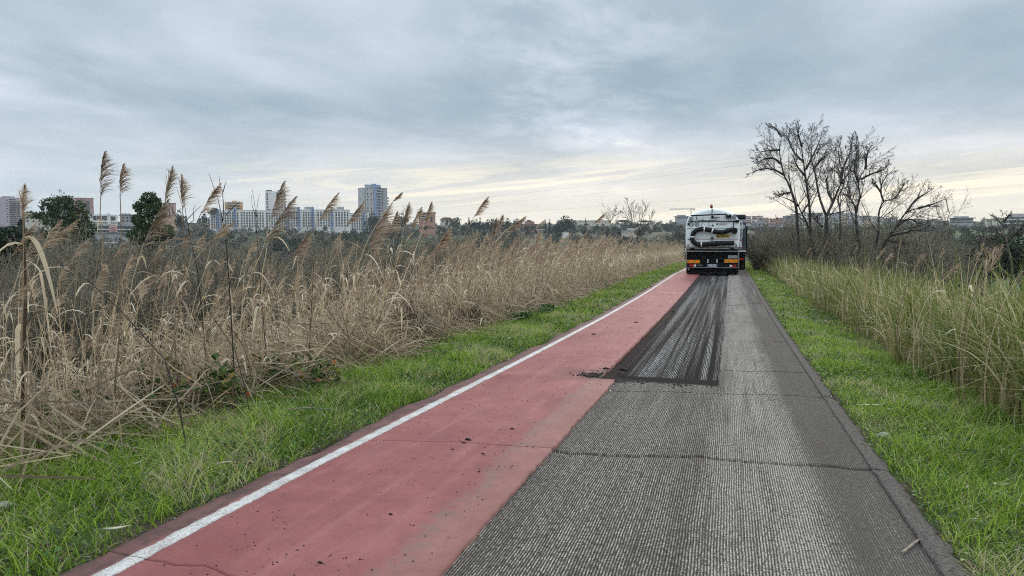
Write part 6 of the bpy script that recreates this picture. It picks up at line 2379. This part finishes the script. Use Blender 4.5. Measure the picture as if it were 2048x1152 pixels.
def text_part(name, txt, size, mat, parent, loc, width=None, align='CENTER'):
    cu = bpy.data.curves.new(name, 'FONT')
    cu.body = txt
    cu.size = size
    cu.align_x = align
    cu.align_y = 'CENTER'
    cu.extrude = .003
    tmp = bpy.data.objects.new(name + '_src', cu)
    COL.objects.link(tmp)
    bpy.context.view_layer.update()
    dg = bpy.context.evaluated_depsgraph_get()
    me = bpy.data.meshes.new_from_object(tmp.evaluated_get(dg))
    me.name = name
    COL.objects.unlink(tmp)
    bpy.data.objects.remove(tmp)
    me.materials.clear()
    me.materials.append(mat)
    o_ = link(name, me, parent)
    o_.rotation_euler = (PI / 2, 0, 0)
    o_.location = loc
    if width:
        w_ = max(v.co.x for v in me.vertices) - min(v.co.x for v in me.vertices)
        o_.scale = (width / w_, 1, 1)
    return o_


def wheel(parent, x0, x1, y, r=.50):
    w_ = MB()
    n = 28
    prf = [(x0, r - .04), (x0 + .03, r), (x1 - .03, r), (x1, r - .04), (x1, r * .6), (x0, r * .6)]
    vs, fs = [], []
    for i in range(n):
        a = 2 * PI * i / n
        for (xx, rr) in prf:
            rr2 = rr * (1 - (.012 if i % 2 and rr > r - .01 else 0))
            vs.append((xx, y + rr2 * math.cos(a), r + rr2 * math.sin(a)))
    m_ = len(prf)
    for i in range(n):
        j = (i + 1) % n
        for k in range(m_):
            l = (k + 1) % m_
            fs.append((i * m_ + k, i * m_ + l, j * m_ + l, j * m_ + k))
    w_.add(vs, fs)
    wo = w_.build('wheel', M_TYRE, parent)
    MB().cyl((x0 + .05, y, r), (x1 - .05, y, r), r * .6, 20).build('rim', M_STEEL, wo)
    return wo


ZT = float(prof(36.9)) - .0
tk = empty('vacuum_tanker_truck', (-.741, 36.77, ZT - .01), 0.0, 'white vacuum tanker truck seen from behind with a black hose looped on its tank door', 'truck')
prf = [(-1.24, 1.32), (1.235, 1.32), (1.262, 1.6), (1.265, 2.3), (1.245, 2.45), (1.20, 2.60), (1.10, 2.77), (.97, 2.89), (.83, 2.975), (.64, 3.06), (.40, 3.135), (.0, 3.175), (-.38, 3.14),
       (-.66, 3.065), (-.89, 2.96), (-1.03, 2.88), (-1.14, 2.77), (-1.21, 2.62), (-1.262, 2.42), (-1.268, 2.3), (-1.262, 1.6)]
MB().prism(prf, .06, 5.4).build('tank', M_TWHITE, tk, smooth=True)
cen = Vector((0, 0, 2.0))
door = MB()
n = len(prf)
rings = [(.055, 1.0), (0.0, 1.0), (-.06, .985), (-.10, .95), (-.115, .85), (-.12, .3)]
vs = []
for yy, sc in rings:
    for a, b_ in prf:
        vs.append((a * sc, yy, 2.0 + (b_ - 2.0) * sc))
fs = []
for i in range(len(rings) - 1):
    for k in range(n):
        l = (k + 1) % n
        fs.append((i * n + k, i * n + l, (i + 1) * n + l, (i + 1) * n + k))
fs.append(tuple(range((len(rings) - 1) * n, len(rings) * n)))
door.add(vs, fs)
dr = door.build('tank_door', M_TWHITE, tk, smooth=True)
YD = -.125
# seam, upper cover and gutters
MB().box(-1.17, 1.15, YD - .03, YD + .03, 2.545, 2.575).build('door_gutter', M_BLACK, tk, bevel=.005)
MB().box(-1.20, 1.20, YD - .012, YD + .03, 2.235, 2.25).build('door_rib', M_TGREY, tk)
MB().tube([(-1.02, YD - .16, 2.835), (0, YD - .16, 2.87), (.61, YD - .16, 2.895)], .030, 8).build('boom', M_BLACK, tk, smooth=True)
for x_ in (-.95, 0.0, .55):
    MB().cyl((x_, YD - .16, 2.84), (x_, YD + .03, 2.80), .02, 6).build('boom_bracket', M_BLACK, tk)
MB().tube([(0.0, YD - .10, 2.76), (.31, YD - .12, 2.745)], .017, 6).build('lever', M_BLACK, tk)
MB().cyl((-.02, YD - .10, 2.76), (-.02, YD + .02, 2.76), .065, 14).build('winch', M_BLACK, tk)
cl = MB()
cl.add([(.61, YD - .12, 2.92), (.61, YD - .12, 2.66), (.72, YD - .12, 2.76), (.72, YD - .12, 2.83), (.61, YD - .02, 2.92), (.61, YD - .02, 2.66), (.72, YD - .02, 2.76), (.72, YD - .02, 2.83)],
       [(0, 1, 2, 3), (7, 6, 5, 4), (0, 3, 7, 4), (1, 0, 4, 5), (2, 1, 5, 6), (3, 2, 6, 7)])
cl.box(.72, .84, YD - .12, YD, 2.70, 2.88)
cl.build('clamp', M_BLACK, tk)
for x_, z_, r in ((-1.03, 2.69, .088), (.985, 2.79, .098)):
    f_ = MB().cyl((x_, YD - .09, z_), (x_, YD + .06, z_), r, 20).build('work_lamp', M_BLACK, tk)
    MB().cyl((x_, YD - .10, z_), (x_, YD - .088, z_), r * .82, 20).build('lens', M_TGREY, f_)
# handle frame and cables
MB().tube([(-.76, YD - .03, 2.80), (-.75, YD - .03, 2.66), (-.65, YD - .03, 2.61), (.10, YD - .03, 2.60), (.12, YD - .03, 2.66)], .012, 6).build('handle_frame', M_BLACK, tk)
MB().tube([(.02, YD - .03, 2.74), (.16, YD - .04, 2.68), (.22, YD - .04, 2.58), (.5, YD - .05, 2.56), (1.05, YD - .05, 2.585)], .011, 6).build('cable', M_BLACK, tk, smooth=True)
MB().tube([(1.06, YD - .04, 2.58), (.95, YD - .04, 2.50), (.93, YD - .04, 2.38), (.99, YD - .04, 2.22)], .018, 6).build('cable', M_BLACK, tk, smooth=True)
MB().box(1.04, 1.20, YD - .06, YD + .02, 2.50, 2.62).build('hinge', M_BLACK, tk, bevel=.01)
MB().tube([(-.46, YD - .01, 2.75), (-.52, YD - .01, 2.30)], .008, 5).build('wire', M_INK, tk)
MB().tube([(-.20, YD - .01, 2.55), (-.16, YD - .01, 2.30)], .008, 5).build('wire', M_INK, tk)
# speed discs
for x_, tx in ((-.995, '70'), (-.735, '80')):
    dd = MB().cyl((x_, YD - .020, 2.43), (x_, YD + .01, 2.43), .105, 24).build('speed_disc', M_INK, tk)
    MB().cyl((x_, YD - .026, 2.43), (x_, YD - .018, 2.43), .078, 24).build('disc_face', M_PLATE, dd)
    text_part('number', tx, .11, M_INK, dd, (x_, YD - .030, 2.43))
MB().box(-1.18, -1.08, YD - .05, YD + .01, 2.40, 2.49).build('marker_box', M_BLACK, tk)
MB().prism([(-.07, 2.33), (.06, 2.33), (.0, 2.44)], YD - .012, YD + .004).build('green_emblem', M_LGREEN, tk)
# maker's mark
lg = MB()
lg.add([(.20, YD - .012, 2.49), (.15, YD - .012, 2.437), (.20, YD - .012, 2.385), (.25, YD - .012, 2.437), (.20, YD + .004, 2.49), (.15, YD + .004, 2.437), (.20, YD + .004, 2.385), (.25, YD + .004, 2.437)],
       [(0, 1, 2, 3), (0, 4, 5, 1), (1, 5, 6, 2), (2, 6, 7, 3), (3, 7, 4, 0)])
lo_ = lg.build('diamond_logo', M_INK, tk)
MB().add([(.20, YD - .016, 2.457), (.18, YD - .016, 2.437), (.20, YD - .016, 2.417), (.22, YD - .016, 2.437)], [(0, 1, 2, 3)]).build('logo_centre', M_PLATE, lo_)
text_part('lettering', 'SULEVO', .085, M_REDINK, tk, (.47, YD - .012, 2.437), .36)
# hose
hp = [(1.02, 2.11), (.88, 2.16), (.74, 2.13), (.55, 2.06), (.33, 2.04), (.10, 2.08), (-.12, 2.15), (-.50, 2.19), (-.74, 2.13), (-.88, 2.00), (-.925, 1.85), (-.92, 1.68), (-.84, 1.55), (-.68, 1.475), (-.35, 1.47), (0, 1.50), (.45, 1.525), (1.0, 1.535)]
hpts = smooth_line([(a, YD - .15, b_) for a, b_ in hp], 90)
rr = [.108 + (.005 if i % 2 else 0) for i in range(90)]
rr[0:3] = [.13, .135, .13]
ho_ = MB().tube(hpts, rr, 14).build('suction_hose', M_HOSE, tk, smooth=True)
MB().cyl((1.0, YD - .02, 2.10), (1.0, YD - .30, 2.10), .135, 18).build('hose_coupling', M_BLACK, ho_)
for i in (35, 29, 53, 71):
    a, b_ = Vector(hpts[i]), Vector(hpts[i + 1])
    dv = (b_ - a).normalized() * .03
    MB().cyl(a - dv, a + dv, .122, 16).build('hose_clamp', M_WLAMP, ho_)
MB().cyl((.16, YD - .15, 1.50), (.22, YD - .15, 1.505), .135, 16).build('hose_collar', M_BLACK, ho_)
# sign, stripe, valve
sg_ = MB().box(.17, .775, YD - .02, YD + .0, 1.79, 1.935).build('warning_sign', M_SIGNY, tk)
MB().prism([(.195, 1.805), (.315, 1.805), (.255, 1.92)], YD - .026, YD - .018).build('warning_triangle', M_INK, sg_)
for z_, x1 in ((1.895, .74), (1.86, .70), (1.825, .74)):
    MB().box(.36, x1, YD - .0235, YD - .0185, z_ - .006, z_ + .006).build('print_line', M_INK, sg_)
MB().box(-.76, 1.17, YD - .010, YD + .0, 1.712, 1.732).build('stripe', M_REDL, tk)
MB().box(-1.16, -.99, YD - .030, YD + .0, 1.70, 1.73).build('latch', M_BLACK, tk)
for x_, z_ in ((-.99, 2.10), (-.99, 1.52)):
    MB().tube([(x_, YD - .02, z_ + .05), (x_ + .07, YD - .06, z_ - .03)], .016, 5).build('latch', M_BLACK, tk)
vv = MB().cyl((-.02, YD - .05, 1.755), (-.02, YD, 1.755), .088, 18).build('valve_wheel', M_STEEL, tk)
MB().cyl((-.02, YD - .07, 1.755), (-.02, YD - .05, 1.755), .045, 12).build('valve_hub', M_BLACK, vv)
for x_ in (-1.13, 1.09):
    for z_ in (1.45, 1.40):
        MB().box(x_ - .05, x_ + .05, YD - .006, YD + .0, z_ - .018, z_ + .012).build('small_label', M_REDINK, tk)
# hinge rails and rear frame
MB().box(-1.24, 1.24, YD - .02, .05, 1.335, 1.37).build('door_sill', M_TGREY, tk)
MB().box(-1.22, 1.22, YD - .05, .10, 1.245, 1.315).build('cross_rail', M_STEEL, tk, bevel=.008)
MB().box(-1.20, 1.20, YD - .02, .08, 1.175, 1.235).build('cross_rail', M_BLACK, tk)
MB().box(-1.235, 1.235, YD - .08, .06, 1.115, 1.160).build('light_rail', M_STEEL, tk, bevel=.006)
for x_ in (-.92, .90):
    MB().box(x_ - .10, x_ + .10, YD - .10, YD - .03, 1.20, 1.30).build('hinge_lug', M_BLACK, tk, bevel=.01)
MB().box(-1.18, 1.18, .12, .20, .55, 1.11).build('rear_panel', M_BLACK, tk)
MB().box(-1.235, -1.195, -.1, .16, .36, 1.11).build('side_frame', M_STEEL, tk)
MB().box(1.195, 1.235, -.1, .16, .36, 1.11).build('side_frame', M_STEEL, tk)
MB().box(.72, 1.19, -.02, .10, .80, .955).build('control_box', M_TGREY, tk, bevel=.01)
bp = MB().box(-1.19, 1.19, -.12, .02, .375, .555).build('bumper', M_BLACK, tk, bevel=.015)
MB().box(-1.19, 1.19, -.135, -.05, .345, .372).build('underrun_bar', M_STEEL, tk)


def chevron(x0, x1, z0, z1, flip):
    pl_ = MB().box(x0, x1, -.135, -.122, z0, z1).build('chevron_plate', M_YELLOW, tk)
    n = 2
    step = (x1 - x0) / n
    sl = (z1 - z0) * .9
    for i in range(-1, n + 1):
        a0 = x0 + i * step + (.16 if flip else .04)
        prf_ = []
        w_ = step * .52
        if flip:
            q = [(a0 + sl, z0), (a0 + sl + w_, z0), (a0 + w_, z1), (a0, z1)]
        else:
            q = [(a0, z0), (a0 + w_, z0), (a0 + w_ + sl, z1), (a0 + sl, z1)]
        # clip against the plate's ends
        q = [(min(max(a, x0 + .005), x1 - .005), b_) for a, b_ in q]
        if max(a for a, _ in q) - min(a for a, _ in q) < .03:
            continue
        MB().prism(q, -.1405, -.1355).build('chevron_stripe', M_ORANGE, pl_)


chevron(-1.165, -.565, .56, .72, False)
chevron(.565, 1.165, .60, .765, True)
for x_ in (-.20, .22):
    MB().box(x_ - .022, x_ + .022, -.10, -.02, .58, .76).build('tow_post', M_WLAMP, tk)
for s_, xs in ((-1, (-1.07, -.86, -.85, -.74)), (1, (.92, 1.11, .81, .91))):
    h_ = MB().box(min(xs) - .015, max(xs) + .015, -.150, -.115, .395, .51).build('tail_lamp', M_BLACK, tk)
    MB().box(xs[0], xs[1], -.160, -.148, .41, .495).build('red_lens', M_RED, h_)
    MB().box(xs[2], xs[3], -.160, -.148, .405, .50).build('reversing_lens', M_WLAMP, h_)
for i in range(5):
    MB().box(-.66 + i * .045, -.63 + i * .045, -.128, -.118, .45, .485).build('maker_letter', M_TGREY, bp)
np_ = MB().box(-.24, .24, -.14, -.122, .405, .51).build('number_plate', M_PLATE, tk)
MB().box(-.236, -.20, -.1440, -.1395, .408, .507).build('plate_band', M_PBLUE, np_)
MB().box(.20, .236, -.1440, -.1395, .408, .507).build('plate_band', M_PBLUE, np_)
text_part('plate_text', 'EF 778CT', .085, M_INK, np_, (0, -.143, .457), .37)
MB().cyl((-1.10, -.02, .27), (-1.10, .02, .27), .035, 10).build('reflector', M_WLAMP, tk)
# flaps, axles, wheels, chassis
for x0, x1 in ((-1.22, -.60), (.58, 1.20)):
    MB().box(x0, x1, .24, .26, .07, .95).build('mud_flap_and_shade', M_BLACK, tk)
MB().box(-.58, .56, .30, .32, .10, .60).build('mud_flap_and_shade', M_BLACK, tk)  # black centre sheet added to stand for the shade between the wheels
for y_ in (.95, 2.30):
    for x0, x1 in ((-1.22, -.93), (-.90, -.61), (.61, .90), (.93, 1.22)):
        wheel(tk, x0, x1, y_)
    MB().cyl((-.62, y_, .5), (.62, y_, .5), .09, 10).build('axle', M_BLACK, tk)
for x0, x1 in ((-1.2, -.9), (.9, 1.2)):
    wheel(tk, x0, x1, 5.65)
MB().box(-.45, -.33, -.05, 7.2, .70, .95).build('chassis_rail', M_BLACK, tk)
MB().box(.33, .45, -.05, 7.2, .70, .95).build('chassis_rail', M_BLACK, tk)
MB().box(-1.18, 1.18, .1, 5.3, 1.0, 1.11).build('subframe', M_BLACK, tk)
for s_ in (-1, 1):
    MB().prism([(.30, .62), (.45, .98), (1.45, 1.06), (2.8, 1.06), (2.95, .62), (2.88, .62), (2.74, .99), (1.45, 1.0), (.5, .92), (.38, .62)], s_ * 1.22 if s_ < 0 else .60, -.60 if s_ < 0 else 1.22, axis='x').build('wing', M_BLACK, tk)
cab_ = MB().prism([(5.5, .75), (7.0, .75), (7.1, 1.5), (6.85, 2.75), (5.6, 2.75)], -1.16, 1.16, axis='x').build('cab', M_TWHITE, tk, bevel=.04)
MB().prism([(7.10, 1.62), (6.90, 2.60), (6.87, 2.60), (7.07, 1.62)], -1.05, 1.05, axis='x').build('windscreen', M_TGLASS, cab_)
for s_ in (-1.17, 1.155):
    MB().prism([(6.0, 1.65), (6.95, 1.65), (6.78, 2.5), (6.0, 2.5)], s_, s_ + .015, axis='x').build('side_window', M_TGLASS, cab_)
# rails and reflectors on the right flank
MB().tube([(1.22, YD - .02, 2.57), (1.30, YD, 2.54), (1.335, YD, 2.42), (1.34, YD, 1.80), (1.28, YD, 1.74)], .020, 8).build('grab_rail', M_WLAMP, tk, smooth=True)
rf = MB().box(1.262, 1.335, -.06, .02, 1.27, 1.72).build('side_marker', M_PLATE, tk)
MB().box(1.268, 1.33, -.068, -.058, 1.62, 1.70).build('red_patch', M_RED, rf)
MB().box(1.268, 1.33, -.068, -.058, 1.29, 1.35).build('red_patch', M_RED, rf)
# beacon
MB().tube([(-.05, YD - .14, 2.87), (-.04, YD - .14, 3.0), (-.045, YD - .12, 3.20)], .022, 8).build('beacon_pole', M_BLACK, tk)
bo = MB().cyl((-.075, YD - .12, 3.19), (-.075, YD - .12, 3.23), .06, 14).build('beacon_base', M_BLACK, tk)
MB().tube([(-.075, YD - .12, 3.23), (-.075, YD - .12, 3.27), (-.075, YD - .12, 3.32), (-.075, YD - .12, 3.36), (-.075, YD - .12, 3.375)], [.055, .064, .058, .036, .01], 14).build('beacon_lens', M_AMBER, bo, smooth=True)

# ------------------------------------------------------------------ second truck in front of the tanker
M_SLATE = principled("slate_body", C3(.060, .068, .082), .5, vary=.25, vscale=2)
M_PALEG = principled("pale_grey_body", C3(.34, .38, .38), .5, vary=.15, vscale=2)
M_TARP = principled("black_tarpaulin", C3(.013, .014, .014), .8, bump=.5, bscale=8)
Y2 = 46.0
t2 = empty('tipper_truck', (-.24, Y2, float(prof(Y2)) - .01), 0.0, 'dark grey tipper truck with rolled black cover standing just ahead of the white tanker', 'truck')
MB().box(-1.22, 1.22, 0, 4.6, 1.15, 2.82).build('tipper_body', M_SLATE, t2, bevel=.03)
for x_ in (-1.19, -.6, 0, .6, 1.16):
    MB().box(x_ - .05, x_ + .05, -.06, 0.0, 1.2, 2.80).build('body_rib', M_SLATE, t2)
MB().box(-1.24, 1.24, -.08, .10, 1.08, 1.15).build('tail_sill', M_WLAMP, t2)
MB().box(-1.15, 1.15, .2, 4.4, 2.825, 3.02).build('load_board', M_PALEG, t2)
MB().tube([(-1.15, .3, 3.12), (0, .3, 3.12), (1.18, .3, 3.12)], .16, 14).build('rolled_cover', M_TARP, t2, smooth=True)
for x_ in (-.6, 0.1, .55, .9):
    MB().cyl((x_ - .02, .3, 3.12), (x_ + .02, .3, 3.12), .172, 12).build('cover_strap', M_BLACK, t2)
MB().cyl((.42, .3, 3.26), (.42, .3, 3.36), .03, 8).build('cover_pin', M_BLACK, t2)
MB().box(1.225, 1.30, .1, .3, 1.25, 2.55).build('ladder_rail', M_BLACK, t2)
MB().cyl((1.02, -.10, 2.55), (1.02, -.02, 2.55), .14, 14).build('round_lamp', M_PALEG, t2)
MB().box(-1.2, 1.2, .2, .26, .15, 1.07).build('mud_flap_and_shade', M_BLACK, t2)
MB().box(-1.2, 1.2, -.02, .12, .55, .72).build('bumper', M_BLACK, t2, bevel=.01)
for x0, x1 in ((-1.1, -.85), (.85, 1.1)):
    MB().box(x0, x1, -.05, -.02, .58, .69).build('tail_lamp', M_RED, t2)
for y_ in (.9, 2.2):
    for x0, x1 in ((-1.22, -.93), (-.9, -.61), (.61, .9), (.93, 1.22)):
        wheel(t2, x0, x1, y_)
for x0, x1 in ((-1.2, -.9), (.9, 1.2)):
    wheel(t2, x0, x1, 5.6)
MB().box(-.45, .45, 0, 6.4, .70, 1.07).build('chassis', M_BLACK, t2)
c2 = MB().prism([(4.9, .75), (6.5, .75), (6.6, 1.5), (6.4, 2.8), (4.95, 2.8)], -1.15, 1.15, axis='x').build('cab', M_PALEG, t2, bevel=.04)
for s_ in (-1.165, 1.15):
    MB().prism([(5.4, 1.65), (6.4, 1.65), (6.25, 2.5), (5.4, 2.5)], s_, s_ + .015, axis='x').build('side_window', M_TGLASS, c2)
